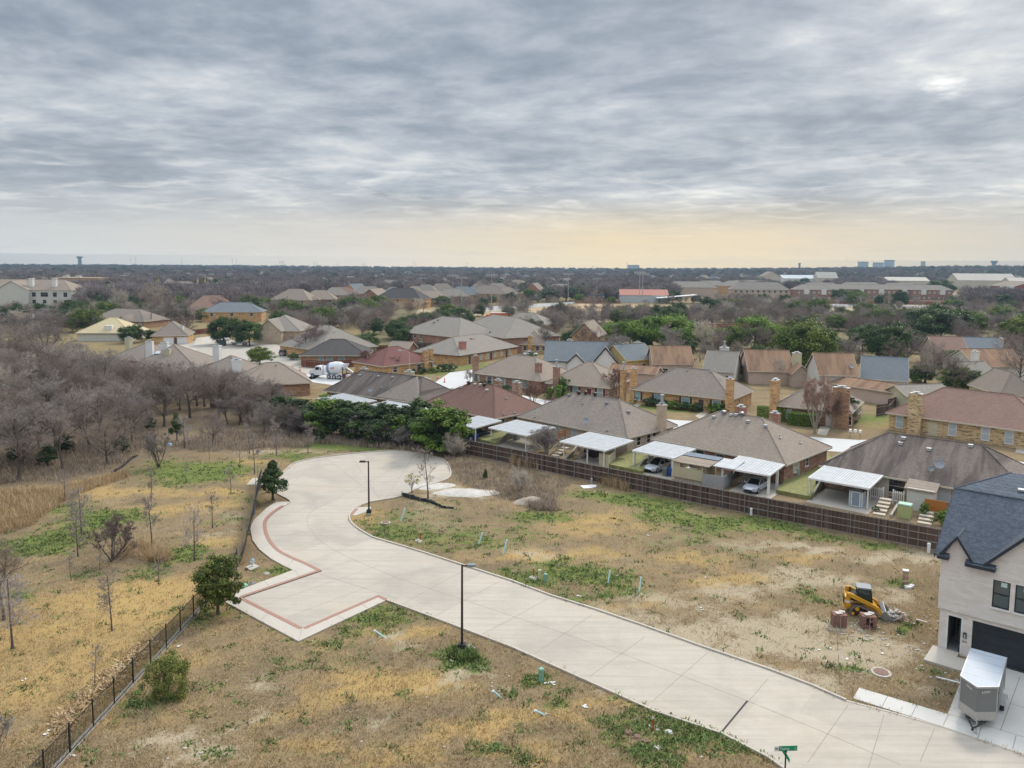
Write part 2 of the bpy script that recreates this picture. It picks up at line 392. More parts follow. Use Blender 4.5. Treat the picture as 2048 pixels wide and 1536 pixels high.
def inpoly(px,py,P):
 """vectorised point in polygon"""
 ins=np.zeros(px.shape,bool);n=len(P)
 for i in range(n):
  x1,y1=P[i];x2,y2=P[(i+1)%n]
  if y1==y2:continue
  c=((y1>py)!=(y2>py))&(px<(x2-x1)*(py-y1)/(y2-y1)+x1)
  ins^=c
 return ins
def gp(*pts):return[G(u,v)for u,v in pts]
def cat(pts,n=8):
 """smooth polyline through points"""
 out=[]
 for i in range(len(pts)-1):
  p0,p1,p2,p3=pts[max(i-1,0)],pts[i],pts[i+1],pts[min(i+2,len(pts)-1)]
  for k in range(n):
   t=k/n
   out.append(tuple(.5*((2*p1[j])+(-p0[j]+p2[j])*t+(2*p0[j]-5*p1[j]+4*p2[j]-p3[j])*t*t+(-p0[j]+3*p1[j]-3*p2[j]+p3[j])*t**3)for j in(0,1)))
 return out+[pts[-1]]
def offset(pts,d):
 out=[]
 for i,p in enumerate(pts):
  a,b=pts[max(i-1,0)],pts[min(i+1,len(pts)-1)]
  l=math.hypot(b[0]-a[0],b[1]-a[1])or 1
  out.append((p[0]-(b[1]-a[1])/l*d,p[1]+(b[0]-a[0])/l*d))
 return out
E_LEFT=gp((776,1201),(900,1247),(1031,1297),(1209,1377),(1309,1422),(1444,1467),(1536,1514),(1568,1536),(1665,1600),(1790,1690))
E_RIGHT=gp((745,1076),(830,1101),(1022,1163),(1099,1192),(1189,1220),(1286,1253),(1409,1297),(1536,1340),(1621,1372),(1691,1403),(1780,1426),(1886,1456),(2048,1512),(2300,1602))
C_RIGHT=gp((716,1014),(709,1018),(701,1025),(697,1035),(703,1048),(719,1061),(745,1076))
C_LEFT=gp((643.5,1143),(612,1127),(586,1116),(560,1102),(542,1082),(534,1061),(534,1043),(545,1029),(565,1015),(577,1009))
B_ALL=gp((577,1009),(583,1004),(576,998),(562,991),(552,984),(553,972),(560,956),(572,941),(594,925),(637,916),(712,907),(762,903),(787,902),(824,906),(862,913),(887,921),(899,938),(894,958),(840,975),(800,993),(760,1001),(737,1005),(716,1014))
B_S=cat(B_ALL,5);CR_S=cat(C_RIGHT,5);CL_S=cat(C_LEFT,5)
PAD=gp((643.5,1143),(484,1197),(606,1258),(757,1192),(776,1201))
STREET=CL_S[::-1]+[]
STREET_POLY=E_LEFT[::-1]+[PAD[3],PAD[2],PAD[1],PAD[0]]+CL_S[1:]+B_S[1:]+CR_S[1:]+E_RIGHT[1:]
APRON_OUT=gp((776,1201),(597,1285),(449,1205),(482,1181),(586,1142),(565,1132),(542,1119),(518,1100),(505,1082),(500,1057),(508,1041),(534,1017),(552,1005),(577,1005))
APRON_POLY=[PAD[4]]+APRON_OUT[1:]+[C_LEFT[-1]]+CL_S[::-1][1:]+[PAD[1],PAD[2],PAD[3]]
WALK_R=gp((1706,1398),(1719,1378),(1896,1431),(1886,1456))
DRIVE=gp((1886,1454),(1896,1430),(1925,1350),(2060,1352),(2240,1440),(2190,1563))
SWR=gp((1706,1398),(1718,1377),(1895,1430),(1925,1356),(1975,1290),(2150,1340),(2330,1500),(2300,1597),(2048,1510),(1886,1454.5))
PLATE=gp((705,1016),(742,1014),(741,1021),(712,1032),(699,1031))
def concrete(name,c,var=.12,streak=None,joints=False):
 n=N(name);co=n.coord();a=n.noise(co,.35,5.,.6);b=n.noise(co,3.2,6.,.65)
 f=n.math('ADD',n.math('MULTIPLY',a,.6),n.math('MULTIPLY',b,.4))
 col=n.ramp(f,[(.33,mul(c,1-var)),(.5,c),(.68,mul(c,1+var*.8))])
 if streak is not None:
  tcn=n.new('ShaderNodeTexCoord');mp=n.new('ShaderNodeMapping');mp.inputs['Rotation'].default_value=(0,0,-streak);mp.inputs['Scale'].default_value=(.1,2.2,1);n.link(tcn.outputs['Object'],mp.inputs[0])
  s=n.noise(mp.outputs[0],1.,5.,.65)
  br=n.new('ShaderNodeTexBrick');br.inputs['Scale'].default_value=1.;br.inputs['Brick Width'].default_value=4.6;br.inputs['Row Height'].default_value=4.;br.inputs['Mortar Size'].default_value=0.;br.inputs['Color1'].default_value=(.9,.9,.9,1);br.inputs['Color2'].default_value=(1.06,1.05,1.04,1)
  mq=n.new('ShaderNodeMapping');mq.inputs['Rotation'].default_value=(0,0,-streak);n.link(tcn.outputs['Object'],mq.inputs[0]);n.link(mq.outputs[0],br.inputs['Vector']);col=n.mix(.8,col,n.mix(1.,col,br.outputs['Color'],'MULTIPLY'))
  col=n.mix(n.ramp(s,[(.46,(0,0,0,1)),(.72,(.55,.55,.55,1))]),col,mul(c,.66))
  st=n.noise(co,.16,4.,.6,.6)
  col=n.mix(n.ramp(st,[(.5,(0,0,0,1)),(.7,(.6,.6,.6,1))]),col,mul(c,.7))
  ru=n.noise(co,.1,3.);col=n.mix(n.ramp(ru,[(.5,(0,0,0,1)),(.7,(.35,.35,.35,1))]),col,(c[0]*1.03,c[1]*.93,c[2]*.78,1))
 sp=n.noise(co,26.,2.,.7);col=n.mix(n.ramp(sp,[(.6,(0,0,0,1)),(.78,(.3,.3,.3,1))]),col,mul(c,.7))
 n.bump(b,.25,.01)
 return n.done(col,.88)
STREET_ANG=math.radians(-39)
M['concrete']=concrete('street_concrete',(.435,.385,.32,1),.1,STREET_ANG)
M['concrete_new']=concrete('fresh_concrete',(.52,.495,.455,1),.07)
M['concrete_walk']=concrete('pale_pavement',(.465,.415,.35,1),.1)
M['concrete_old']=concrete('worn_concrete',(.38,.34,.285,1),.15)
M['joint']=mat('road_joint',(.285,.25,.21,1),.3,3.,.95)
M['tar']=mat('tar_joint',(.04,.036,.033,1),.3,3.,.9)
M['redband']=mat('red_brick_band',(.34,.19,.145,1),.25,7.,.9)
M['kerb']=concrete('kerb_concrete',(.46,.405,.335,1),.12)
def ground_mesh():
 def axis(parts):
  out=[]
  for a,b,st in parts:out+=list(np.arange(a,b,st))
  return np.array(out+[parts[-1][1]])
 xs=axis([(-5000,-2000,500),(-2000,-300,100),(-300,-70,10),(-70,75,.6),(75,300,9),(300,2000,100),(2000,5000.1,500)])
 ys=axis([(-600,0,60),(0,30,6),(30,135,.6),(135,400,5.5),(400,2000,80),(2000,6400.1,400)])
 X,Y=np.meshgrid(xs,ys);nx,ny=len(xs),len(ys)
 V=np.stack([X.ravel(),Y.ravel(),np.zeros(X.size)],1)
 i=np.arange(nx-1)[None,:]+np.arange(ny-1)[:,None]*nx
 Fq=np.stack([i,i+1,i+1+nx,i+nx],-1).reshape(-1,4)
 x,y=V[:,0],V[:,1]
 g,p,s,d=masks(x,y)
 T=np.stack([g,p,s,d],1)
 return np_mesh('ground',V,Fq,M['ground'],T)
def soft(x,y,u,v,ru,rv,k=1.):
 """patch round the ground point seen at (u, v); radii in metres across / along the view"""
 cx,cy=G(u,v);x=x+.9*np.sin(y*1.1+cx)+.5*np.sin(y*2.7+cy);y=y+.7*np.sin(x*.9+cy)+.4*np.sin(x*2.3);q=((x-cx)/ru)**2+((y-cy)/rv)**2
 return k*np.exp(-q*1.2)
GREEN=[(390,948,5,5,1.1),(440,940,4,4,.8),(330,935,4,4,.7),(110,1080,4,3,1.),(60,1095,3,3,.9),(200,1040,4,3,.9),(130,1020,3,2.5,.6),(240,1030,3,2,.7),(340,1110,2.2,2,.9),(380,1105,2,2,.8),(60,1195,1.3,1,1.),(300,1150,2,1.2,.7),(180,1155,2,1,.6),(435,1045,1.6,1.6,.5),(480,1000,2.5,3,.35),(660,888,7,2.5,1.1),(720,896,5,2,1.),(590,912,4,2.5,.9),(690,882,5,3,.8),(1400,1040,3.2,2,1.2),(1310,1010,4,2,1.2),(1250,995,3.5,1.6,.9),(1500,1045,3.5,1.6,1.25),(1560,1055,3,1.5,1.25),(1640,1075,2.5,1.2,1.),(1735,1090,3,1.,1.),(1330,1035,3.5,2.5,.75),(1180,990,4,2,.7),(1070,1035,3.4,1.4,.95),(1110,1030,2.5,2,.7),(900,1010,3,2,.3),(760,1060,3,4,.55),(830,1040,4,4,.35),(860,1075,4,3,.55),(950,1085,3,3,.55),(1050,1070,3,3,.45),(1080,1155,5,1.6,.95),(1150,1140,3.5,2.2,.8),(1230,1155,3,2,.65),(1200,1190,3,1.2,.75),(1420,1065,4,2,.5),(1330,1085,4,2,.35),(1600,1170,3,1.4,.3),(1490,1110,5,2,.22),(1800,1165,1.4,.8,1.),(1720,1345,.8,.5,1.2),(1660,1200,1.4,.8,.7),(1790,1255,1.,.8,.8),(900,1310,1.5,1.,1.6),(935,1322,1.1,.7,1.4),(770,1225,2.2,1.6,.75),(700,1240,3.,1.2,.6),(650,1280,3,1,.55),(820,1240,2.5,1.,.45),(560,1140,2,1.4,.9),(480,1170,2,1.2,.5),(545,1050,1,2,.7),(480,1215,2.2,1.2,.45),(400,1230,2.,1.4,.5),(1090,1370,1.2,.8,1.),(1130,1400,1.,.8,.7),(1300,1460,2.2,.9,1.5),(1360,1490,1.7,.8,1.3),(1400,1470,1.8,.7,1.),(1250,1440,1.3,.7,.9),(1330,1510,2.,.8,.9),(1500,1500,1.8,.6,.7),(960,1490,1.,.5,.7),(1000,1510,1.2,.5,.5),(330,1400,1.6,.8,.8),(250,1420,1.5,.8,.4),(420,1370,1.4,.8,.4),(600,1335,2.,1.,.4),(690,1320,1.5,.8,.4),(430,1500,2,.7,.3),(1480,1460,2.,.5,.5),(1555,935,3,4,1.6),(1610,950,4,3,1.8),(1640,925,3,4,1.7),(1270,935,3,3,1.3),(1000,880,3,3,1.5),(1350,815,7,5,1.2),(1300,805,5,4,1.3),(1640,850,4,3,.9),(1720,840,5,6,.6),(1760,835,4,5,.5),(960,735,9,7,.7),(880,745,7,4,.8),(590,720,7,8,1.),(580,730,5,6,1.3),(690,680,10,8,.6)]
PALE=[(1200,1225,5,1.6,.5),(1320,1200,4,1.5,.7),(1400,1260,5,2,.9),(1500,1290,5,2,.9),(1480,1180,5,2,.75),(1600,1150,4,2,.8),(1600,1250,4,2,.9),(1680,1300,4,2,.9),(1760,1310,3,2,.8),(1820,1200,2,2,.7),(1830,1110,2.5,2,.8),(1740,1115,4,1.2,.8),(1620,1095,3,1,.9),(1480,1090,5,2,.55),(1700,1170,3,1.4,.6),(1560,1340,3,1,.9),(1650,1365,3,.8,.8),(1880,1390,1.6,.8,.7),(1310,1080,4,1.5,.3),(1250,1130,5,2,.3),(780,1285,2,.9,.8),(890,1345,1.5,.9,.8),(900,1375,1.5,.7,.75),(960,1330,1.5,.8,.7),(520,1370,2,.8,.5),(540,1345,1.4,.7,.5),(500,1440,1.6,.6,.7),(450,1490,2.,.8,.7),(380,1530,2.5,.8,.65),(300,1480,2,.8,.45),(730,1440,2,.7,.4),(760,1455,1.2,.5,.4),(340,1490,2,.8,.6),(1000,1380,1.4,.6,.5),(1190,1400,.9,.5,.5),(840,1040,3,4,.45),(950,1060,4,2,.35),(870,1010,3,2.5,.5),(900,985,4,2,.9),(880,972,2.5,1.5,.8),(930,990,2.5,1.2,.8),(1060,1100,4,1.4,.4),(1100,1110,3,1.2,.45),(640,905,5,1.3,.6),(460,1030,2.5,2.5,.5),(450,1070,2,2,.5),(540,905,4,2,.5),(480,905,4,2,.3),(240,1000,2,2,.3),(330,1060,3,2,.3)]
STRAW=[(750,1360,4,1.6,1.),(850,1370,3,1.2,.9),(700,1400,3,1.,.8),(650,1500,4,.9,.6),(800,1500,4,.9,.7),(860,1265,2.5,.8,.9),(930,1440,2.5,1.,.8),(1000,1450,2.5,1.,.9),(1150,1420,2.5,.9,.9),(1050,1500,3,.7,.8),(1250,1410,2.,.7,.9),(1400,1520,2.,.6,.7),(1480,1520,1.5,.5,.6),(560,1440,2,.8,.5),(620,1280,2,.7,.5),(730,1270,2,.7,.7),(150,1280,9,6,.75),(250,1200,8,4,.7),(60,1400,8,4,.7),(350,1180,6,3,.7),(430,1010,3,2,.8),(420,1080,4,2,.7),(340,1020,4,2,.8),(300,985,6,2,.6),(440,985,3,1.5,.9),(500,960,3,1.6,.9),(480,925,3,1.5,.9),(200,980,5,3,.5),(740,1030,2.5,2,.9),(1230,1040,4,3,.6),(1160,1060,4,3,.6),(1130,1110,5,1.5,.8),(1020,1115,4,1.2,.7),(1400,1120,5,2,.6),(1440,1160,5,1.5,.7),(1600,1115,3,1.2,.7),(1270,1210,3,1.,.6),(1520,1210,4,1.5,.3),(1800,850,6,4,.6),(1360,825,5,2,.4)]
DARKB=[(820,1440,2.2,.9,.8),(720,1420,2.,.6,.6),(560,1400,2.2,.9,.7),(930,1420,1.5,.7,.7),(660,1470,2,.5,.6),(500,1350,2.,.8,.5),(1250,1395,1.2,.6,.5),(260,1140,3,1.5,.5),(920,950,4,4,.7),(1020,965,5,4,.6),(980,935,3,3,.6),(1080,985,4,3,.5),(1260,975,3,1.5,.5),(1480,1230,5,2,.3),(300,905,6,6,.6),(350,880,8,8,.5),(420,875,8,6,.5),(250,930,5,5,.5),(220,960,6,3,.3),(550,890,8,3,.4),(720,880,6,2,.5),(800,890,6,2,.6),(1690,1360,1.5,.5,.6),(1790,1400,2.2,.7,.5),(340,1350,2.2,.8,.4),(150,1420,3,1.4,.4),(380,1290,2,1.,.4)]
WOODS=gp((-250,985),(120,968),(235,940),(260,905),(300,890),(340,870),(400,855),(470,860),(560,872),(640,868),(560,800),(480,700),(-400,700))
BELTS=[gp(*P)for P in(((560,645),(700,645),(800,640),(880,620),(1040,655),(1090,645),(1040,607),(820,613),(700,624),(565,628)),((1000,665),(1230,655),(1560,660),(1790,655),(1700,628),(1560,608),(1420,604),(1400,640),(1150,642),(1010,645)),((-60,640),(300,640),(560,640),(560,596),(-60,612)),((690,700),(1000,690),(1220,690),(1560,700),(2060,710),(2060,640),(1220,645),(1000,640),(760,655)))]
def masks(x,y):
 g=np.full(x.shape,.2);p=np.full(x.shape,.1);s=np.full(x.shape,.25);d=np.zeros(x.shape)
 for lst,arr in((GREEN,g),(PALE,p),(STRAW,s),(DARKB,d)):
  for u,v,a,b,k in lst:arr+=soft(x,y,u,v,a,b,k)
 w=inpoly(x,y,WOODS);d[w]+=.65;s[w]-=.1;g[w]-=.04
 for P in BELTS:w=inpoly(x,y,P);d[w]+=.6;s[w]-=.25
 far=np.clip((np.hypot(x,y)-140)/80,0,1);g+=.25*far;s+=.1*far;p-=.1*far
 return g,p,s,d
def ground_material():
 n=N('ground');a=n.new('ShaderNodeAttribute',attribute_name='tint');sp=n.new('ShaderNodeSeparateColor');n.link(a.outputs['Color'],sp.inputs[0])
 r,gch,b=sp.outputs;al=a.outputs['Alpha']
 co=n.coord();n1=n.noise(co,5.5,5.,.7);n2=n.noise(co,1.1,5.,.65);n3=n.noise(co,.3,4.,.6);n4=n.noise(co,17.,3.,.7)
 w=n.math('ADD',n.math('MULTIPLY',n.math('SUBTRACT',n3,.5),1.3),b)
 base=n.ramp(n.math('ADD',n.math('MULTIPLY',w,.62),n.math('MULTIPLY',n.math('SUBTRACT',n1,.5),.55)),[(.02,(.195,.145,.09,1)),(.28,(.285,.203,.112,1)),(.5,(.375,.255,.112,1)),(.8,(.44,.295,.118,1))])
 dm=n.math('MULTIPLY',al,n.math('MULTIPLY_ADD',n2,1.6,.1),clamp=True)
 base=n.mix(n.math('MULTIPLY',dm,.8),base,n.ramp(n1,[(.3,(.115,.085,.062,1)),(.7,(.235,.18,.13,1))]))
 pm=n.math('ADD',n.math('MULTIPLY',gch,.75),n.math('ADD',n.math('MULTIPLY',n.math('SUBTRACT',n2,.5),1.5),n.math('MULTIPLY',n.math('SUBTRACT',n1,.5),.9)))
 pf=n.ramp(pm,[(.25,(0,0,0,1)),(.62,(.9,.9,.9,1))])
 base=n.mix(pf,base,n.ramp(n1,[(.32,(.35,.275,.18,1)),(.68,(.49,.41,.295,1))]))
 gm=n.math('ADD',n.math('MULTIPLY',r,.62),n.math('ADD',n.math('MULTIPLY',n.math('SUBTRACT',n2,.5),1.4),n.math('MULTIPLY',n.math('SUBTRACT',n1,.5),1.7)))
 gf=n.ramp(gm,[(.3,(0,0,0,1)),(.5,(.85,.85,.85,1))])
 base=n.mix(gf,base,n.ramp(n4,[(.3,(.08,.125,.022,1)),(.7,(.19,.235,.055,1))]))
 sh=n.ramp(n4,[(.3,(.72,.72,.72,1)),(.66,(1.12,1.12,1.12,1))])
 base=n.mix(1.,base,sh,'MULTIPLY')
 h=n.math('ADD',n.math('MULTIPLY',n1,.6),n.math('MULTIPLY',n4,.5));n.bump(h,.7,.12)
 return n.done(base,.97,0.,.1)
M['ground']=ground_material()
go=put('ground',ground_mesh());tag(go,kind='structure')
ZR,ZK=.02,.125
rb=MB();rb.prism(STREET_POLY,-.05,ZR);street=rb.build('road',M['concrete']);tag(street,kind='structure')
def strip(b,pts,w,z0,z1,mi=0,side=1):
 q=offset(pts,w*side)
 for i in range(len(pts)-1):
  a,c,e,f=pts[i],pts[i+1],q[i+1],q[i]
  if side<0:a,c,e,f=f,e,c,a
  b.add([(*a,z1),(*c,z1),(*e,z1),(*f,z1)],[(0,1,2,3)],mi)
  b.add([(*a,z0),(*c,z0),(*c,z1),(*a,z1)],[(0,1,2,3)],mi);b.add([(*f,z0),(*e,z0),(*e,z1),(*f,z1)],[(3,2,1,0)],mi)
 for k in(0,-1):
  a,f=pts[k],q[k];b.add([(*a,z0),(*f,z0),(*f,z1),(*a,z1)],[(0,1,2,3)],mi)
 return b
kb=MB()
strip(kb,E_LEFT,.17,-.02,ZK,0,-1);strip(kb,E_RIGHT[:10],.17,-.02,ZK,0,1);strip(kb,CR_S[2:],.16,-.02,ZK,0,1);strip(kb,B_S[:len(B_S)-2],.16,-.02,ZK,0,1)
strip(kb,E_RIGHT[9:],.16,-.02,.045,0,1)
o=kb.build('kerb',M['kerb']);tag(o,kind='structure')
jb=MB()
def line(b,p,q,w,z=ZR+.004,mi=0):
 l=math.hypot(q[0]-p[0],q[1]-p[1]);nx,ny=-(q[1]-p[1])/l*w/2,(q[0]-p[0])/l*w/2
 b.add([(p[0]-nx,p[1]-ny,z),(q[0]-nx,q[1]-ny,z),(q[0]+nx,q[1]+ny,z),(p[0]+nx,p[1]+ny,z)],[(0,1,2,3)],mi)
def pxl(b,a,c,w=.038,mi=0,z=ZR+.004):
 p,q=G(*a),G(*c)
 if(q[0]-p[0])*1<0:p,q=q,p
 line(b,p,q,w,z,mi)
for a,c in(((802,1210),(935,1138)),((868,1234),(1000,1163)),((962,1270),(1024,1238)),((1024,1238),(1096,1197)),((1068,1309),(1183,1231)),((1179,1354),(1290,1274)),((1304,1404),(1415,1306)),((1446,1462),(1536,1358)),((1615,1526),(1696,1411)),((1840,1524),(1869,1458)),((1730,1560),(1768,1430))):pxl(jb,a,c)
cl=[(700,1117),(800,1158),(914,1196),(1040,1238),(1130,1268),(1246,1309),(1361,1351),(1494,1402),(1640,1462),(1800,1530)]
for a,c in zip(cl[:-1],cl[1:]):pxl(jb,a,c,.04)
for a,c in(((640,1149),(796,1198)),):pxl(jb,a,c,.05)
arc=cat(gp((700,1117),(668,1100),(636,1078),(617,1053),(615,1035),(630,1018),(650,1010)),6)
for a,c in zip(arc[:-1],arc[1:]):line(jb,a,c,.04)
for a,c in(((583,1009),(714,1014)),((612,1126),(744,1076)),((562,1102),(640,1078)),((537,1047),(617,1044)),((533,1077),(620,1063)),((566,953),(612,940)),((562,971),(700,975)),((612,940),(560,990)),((600,953),(880,955)),((650,1010),(800,930)),((760,1000),(700,908)),((830,908),(770,1000)),((650,915),(740,985)),((500,1187),(700,1123)),((530,1210),(760,1130)),((575,1235),(800,1150))):pxl(jb,a,c,.035)
jb.v and None
pxl(jb,(1444,1464),(1495,1402),.11,1,ZR+.006)
o=jb.build('joints',[M['joint'],M['tar']]);o.parent=street
ab=MB();ab.prism(APRON_POLY,-.02,.10);apron=ab.build('pavement',M['concrete_walk']);tag(apron,kind='structure')
bb=MB()
rp=[PAD[1],PAD[2]]
strip(bb,[PAD[0],PAD[1]],.32,.0,.112,0,-1);strip(bb,[PAD[1],PAD[2]],.32,.0,.113,0,-1);strip(bb,[PAD[2],PAD[3]],.32,.0,.114,0,-1);strip(bb,[PAD[3],PAD[4]],.3,0.,.115,0,-1)
strip(bb,CL_S[:len(CL_S)-4],.34,.0,.116,0,1)
strip(bb,gp((700,1030),(711,1019)),.3,0,.07,0,-1)
o=bb.build('brick_band',M['redband']);o.parent=apron
jb=MB()
for a,c in(((604,1259),(597,1285)),((670,1230),(690,1241)),((720,1209),(738,1220)),((483,1197),(449,1205)),((540,1226),(520,1244)),((540,1177),(528,1163)),((600,1157),(588,1142)),((534,1056),(501,1060)),((545,1087),(518,1099)),((590,1118),(574,1136))):pxl(jb,a,c,.03,0,.104)
o=jb.build('joints',M['joint']);o.parent=apron
b=MB();b.prism(PLATE,-.02,.05);tag(b.build('pavement',M['concrete_walk']),kind='structure')
b=MB();b.prism(gp((493,970),(505,957),(552,955),(552,970)),-.02,.05);tag(b.build('path',M['concrete_walk']),kind='structure')
b=MB();b.prism(SWR,-.02,.06);dr=b.build('driveway',M['concrete_new']);tag(dr,kind='structure')
jb=MB()
for a,c in(((1763,1417),(1775,1394)),((1822,1435),(1834,1411)),((1886,1453),(1897,1430)),((1897,1430),(2120,1498)),((1956,1478),(1963,1453)),((2025,1500),(2032,1473)),((2001,1463),(2040,1355)),((2020,1409),(2150,1448))):pxl(jb,a,c,.04,0,.064)
o=jb.build('joints',M['joint']);o.parent=dr
class House:
 def __init__(s,name,label,cat_,A,B,depth,ze,zr,wall,roof,kind='hip',group=None,oh=.45,trim='cream_trim',z0=0.,ridge=None,world=False,gable_wall=None):
  """A, B: picture positions of the two ends of the near eave; depth away from us"""
  a,b_=(A,B)if world else(G(*A,ze),G(*B,ze))
  s.L=math.hypot(b_[0]-a[0],b_[1]-a[1]);s.D=depth;s.rz=math.atan2(b_[1]-a[1],b_[0]-a[0])
  nx,ny=-math.sin(s.rz),math.cos(s.rz)
  s.c=((a[0]+b_[0])/2+nx*depth/2,(a[1]+b_[1])/2+ny*depth/2);s.ze,s.zr,s.oh=ze,zr,oh
  s.kind=kind;s.wm,s.rm,s.tm=wall,roof,trim
  s.t=thing(name,label,cat_,(*s.c,0),s.rz,group)
  L2,D2=s.L/2,depth/2;s.L2,s.D2=L2,D2
  w=MB();wx,wy=L2-oh,D2-oh
  s.wx,s.wy=wx,wy
  gx=kind=='gable';gy=kind=='gabley'
  top=ze-.06
  rise=zr-ze
  if gx:
   for sx in(-1,1):
    w.add([(sx*wx,-wy,z0),(sx*wx,wy,z0),(sx*wx,wy,top),(sx*wx,0,top+rise*(wy/D2)),(sx*wx,-wy,top)],[(0,1,2,3,4)]if sx>0 else[(4,3,2,1,0)])
   for sy in(-1,1):w.add([(-wx,sy*wy,z0),(wx,sy*wy,z0),(wx,sy*wy,top),(-wx,sy*wy,top)],[(0,1,2,3)]if sy<0 else[(3,2,1,0)])
  elif gy:
   for sy in(-1,1):
    w.add([(-wx,sy*wy,z0),(wx,sy*wy,z0),(wx,sy*wy,top),(0,sy*wy,top+rise*(wx/L2)),(-wx,sy*wy,top)],[(0,1,2,3,4)]if sy<0 else[(4,3,2,1,0)])
   for sx in(-1,1):w.add([(sx*wx,-wy,z0),(sx*wx,wy,z0),(sx*wx,wy,top),(sx*wx,-wy,top)],[(0,1,2,3)]if sx>0 else[(3,2,1,0)])
  else:
   for p,q in(((-wx,-wy),(wx,-wy)),((wx,-wy),(wx,wy)),((wx,wy),(-wx,wy)),((-wx,wy),(-wx,-wy))):
    w.add([(*p,z0),(*q,z0),(*q,top),(*p,top)],[(0,1,2,3)])
  w.build('wall',wall,s.t)
  r=MB();E=[(-L2,-D2,ze),(L2,-D2,ze),(L2,D2,ze),(-L2,D2,ze)]
  if kind=='hip':
   rl=ridge if ridge is not None else max(.3,s.L-depth)if s.L>=depth else 0
   s.rl=rl
   if s.L>=depth or ridge is not None:
    R0,R1=(-rl/2,0,zr),(rl/2,0,zr);V=E+[R0,R1];fs=[(0,1,5,4),(1,2,5),(2,3,4,5),(3,0,4)]
   else:
    k=(depth-s.L)/2;R0,R1=(0,-k,zr),(0,k,zr);V=E+[R0,R1];fs=[(0,1,4),(1,2,5,4),(2,3,5),(3,0,4,5)]
  elif gx:V=E+[(-L2,0,zr),(L2,0,zr)];fs=[(0,1,5,4),(2,3,4,5)]
  elif gy:V=E+[(0,-D2,zr),(0,D2,zr)];fs=[(1,2,5,4),(3,0,4,5)]
  elif kind=='shed':V=[E[0],E[1],(L2,D2,zr),(-L2,D2,zr)];fs=[(0,1,2,3)]
  elif kind=='flat':V=E;fs=[(0,1,2,3)]
  s.V,s.fs=V,fs
  r.add(V,fs)
  r.add([(v[0],v[1],v[2]-.16)for v in V],[tuple(reversed(f))for f in fs])
  ob=r.build('roof',roof,s.t);s.roof=ob
  cp=MB()
  if kind in('hip',):
   for a_,b2 in((E[0],R0),(E[3],R0),(E[1],R1),(E[2],R1),(R0,R1))if(s.L>=depth or ridge is not None)else((E[0],R0),(E[1],R0),(E[2],R1),(E[3],R1),(R0,R1)):
    cp.tube((a_[0],a_[1],a_[2]),(b2[0],b2[1],b2[2]),.1,.1,5)
  elif gx or gy:cp.tube(V[4],V[5],.1,.1,5)
  if cp.v:cp.build('ridge_cap',roof,ob)
  f=MB();t=.04
  if kind in('hip','flat','shed'):
   z1=zr if kind=='shed' else ze
   f.box((0,-D2-t/2,ze-.1),(s.L+2*t,t,.2));f.box((0,D2+t/2,z1-.1),(s.L+2*t,t,.2))
   if kind!='shed':
    f.box((-L2-t/2,0,ze-.1),(t,depth,.2));f.box((L2+t/2,0,ze-.1),(t,depth,.2))
  else:
   for i,j in((0,4),(1,5),(2,5),(3,4))if gx else((0,4),(1,4),(2,5),(3,5)):
    p,q=Vector(V[i]),Vector(V[j]);o=Vector((math.copysign(t,p.x),0,0))if gx else Vector((0,math.copysign(t,p.y),0))
    dn=Vector((0,0,-.22));up=Vector((0,0,.02))
    f.add([p+up,q+up,q+up+o,p+up+o,p+dn,q+dn,q+dn+o,p+dn+o],[(0,1,2,3),(7,6,5,4),(0,4,5,1),(3,2,6,7),(0,3,7,4),(1,5,6,2)])
   if gx:f.box((0,-D2-t/2,ze-.1),(s.L,t,.2));f.box((0,D2+t/2,ze-.1),(s.L,t,.2))
   else:f.box((-L2-t/2,0,ze-.1),(t,depth,.2));f.box((L2+t/2,0,ze-.1),(t,depth,.2))
  f.build('fascia',M[trim]if isinstance(trim,str)else trim,s.t)
 def w2l(s,x,y):
  dx,dy=x-s.c[0],y-s.c[1];c,q=math.cos(s.rz),math.sin(s.rz);return dx*c+dy*q,-dx*q+dy*c
 def l2w(s,x,y):
  c,q=math.cos(s.rz),math.sin(s.rz);return s.c[0]+x*c-y*q,s.c[1]+x*q+y*c
 def side(s,k,u,z=1.5,out=0.):
  """local point on wall k ('f','r','l','b') seen at picture column u"""
  lo,hi=-(s.wx if k in 'fb' else s.wy),(s.wx if k in 'fb' else s.wy)
  pt={'f':lambda t:(t,-s.wy-out),'b':lambda t:(t,s.wy+out),'r':lambda t:(s.wx+out,t),'l':lambda t:(-s.wx-out,t)}[k]
  g=lambda t:PJ(*s.l2w(*pt(t)),z)[0]-u
  sg=1 if g(hi)>g(lo)else-1
  for _ in range(40):
   m=(lo+hi)/2
   if g(m)*sg<0:lo=m
   else:hi=m
  return pt((lo+hi)/2)
 ROT={'f':0.,'r':PI/2,'b':PI,'l':-PI/2}
 def window(s,k,u,w=1.1,h=1.3,sill=.85,gl='glass',frame='white_paint',local=None,shutters=None,bars=True):
  p=s.side(k,u,sill+h/2)if local is None else local
  rz=s.ROT[k];fr=MB();t=.07
  for sx in(-1,1):fr.box((sx*(w/2),0,0),(t,.1,h+t))
  for sz in(-1,1):fr.box((0,0,sz*h/2),(w-t,.1,t))
  if bars:fr.box((0,.01,0),(w-t,.07,.05));fr.box((0,.015,0),(.03,.05,h-t))
  fr.box((0,-.05,-h/2-t),(w+.2,.12,.05))
  o=fr.build('window',M[frame],s.t);o.location=(p[0],p[1],sill+h/2);o.rotation_euler=(0,0,rz)
  g=MB();g.box((0,-.004,0),(w-t*.6,.03,h-t*.6));g.build('pane',M[gl],o)
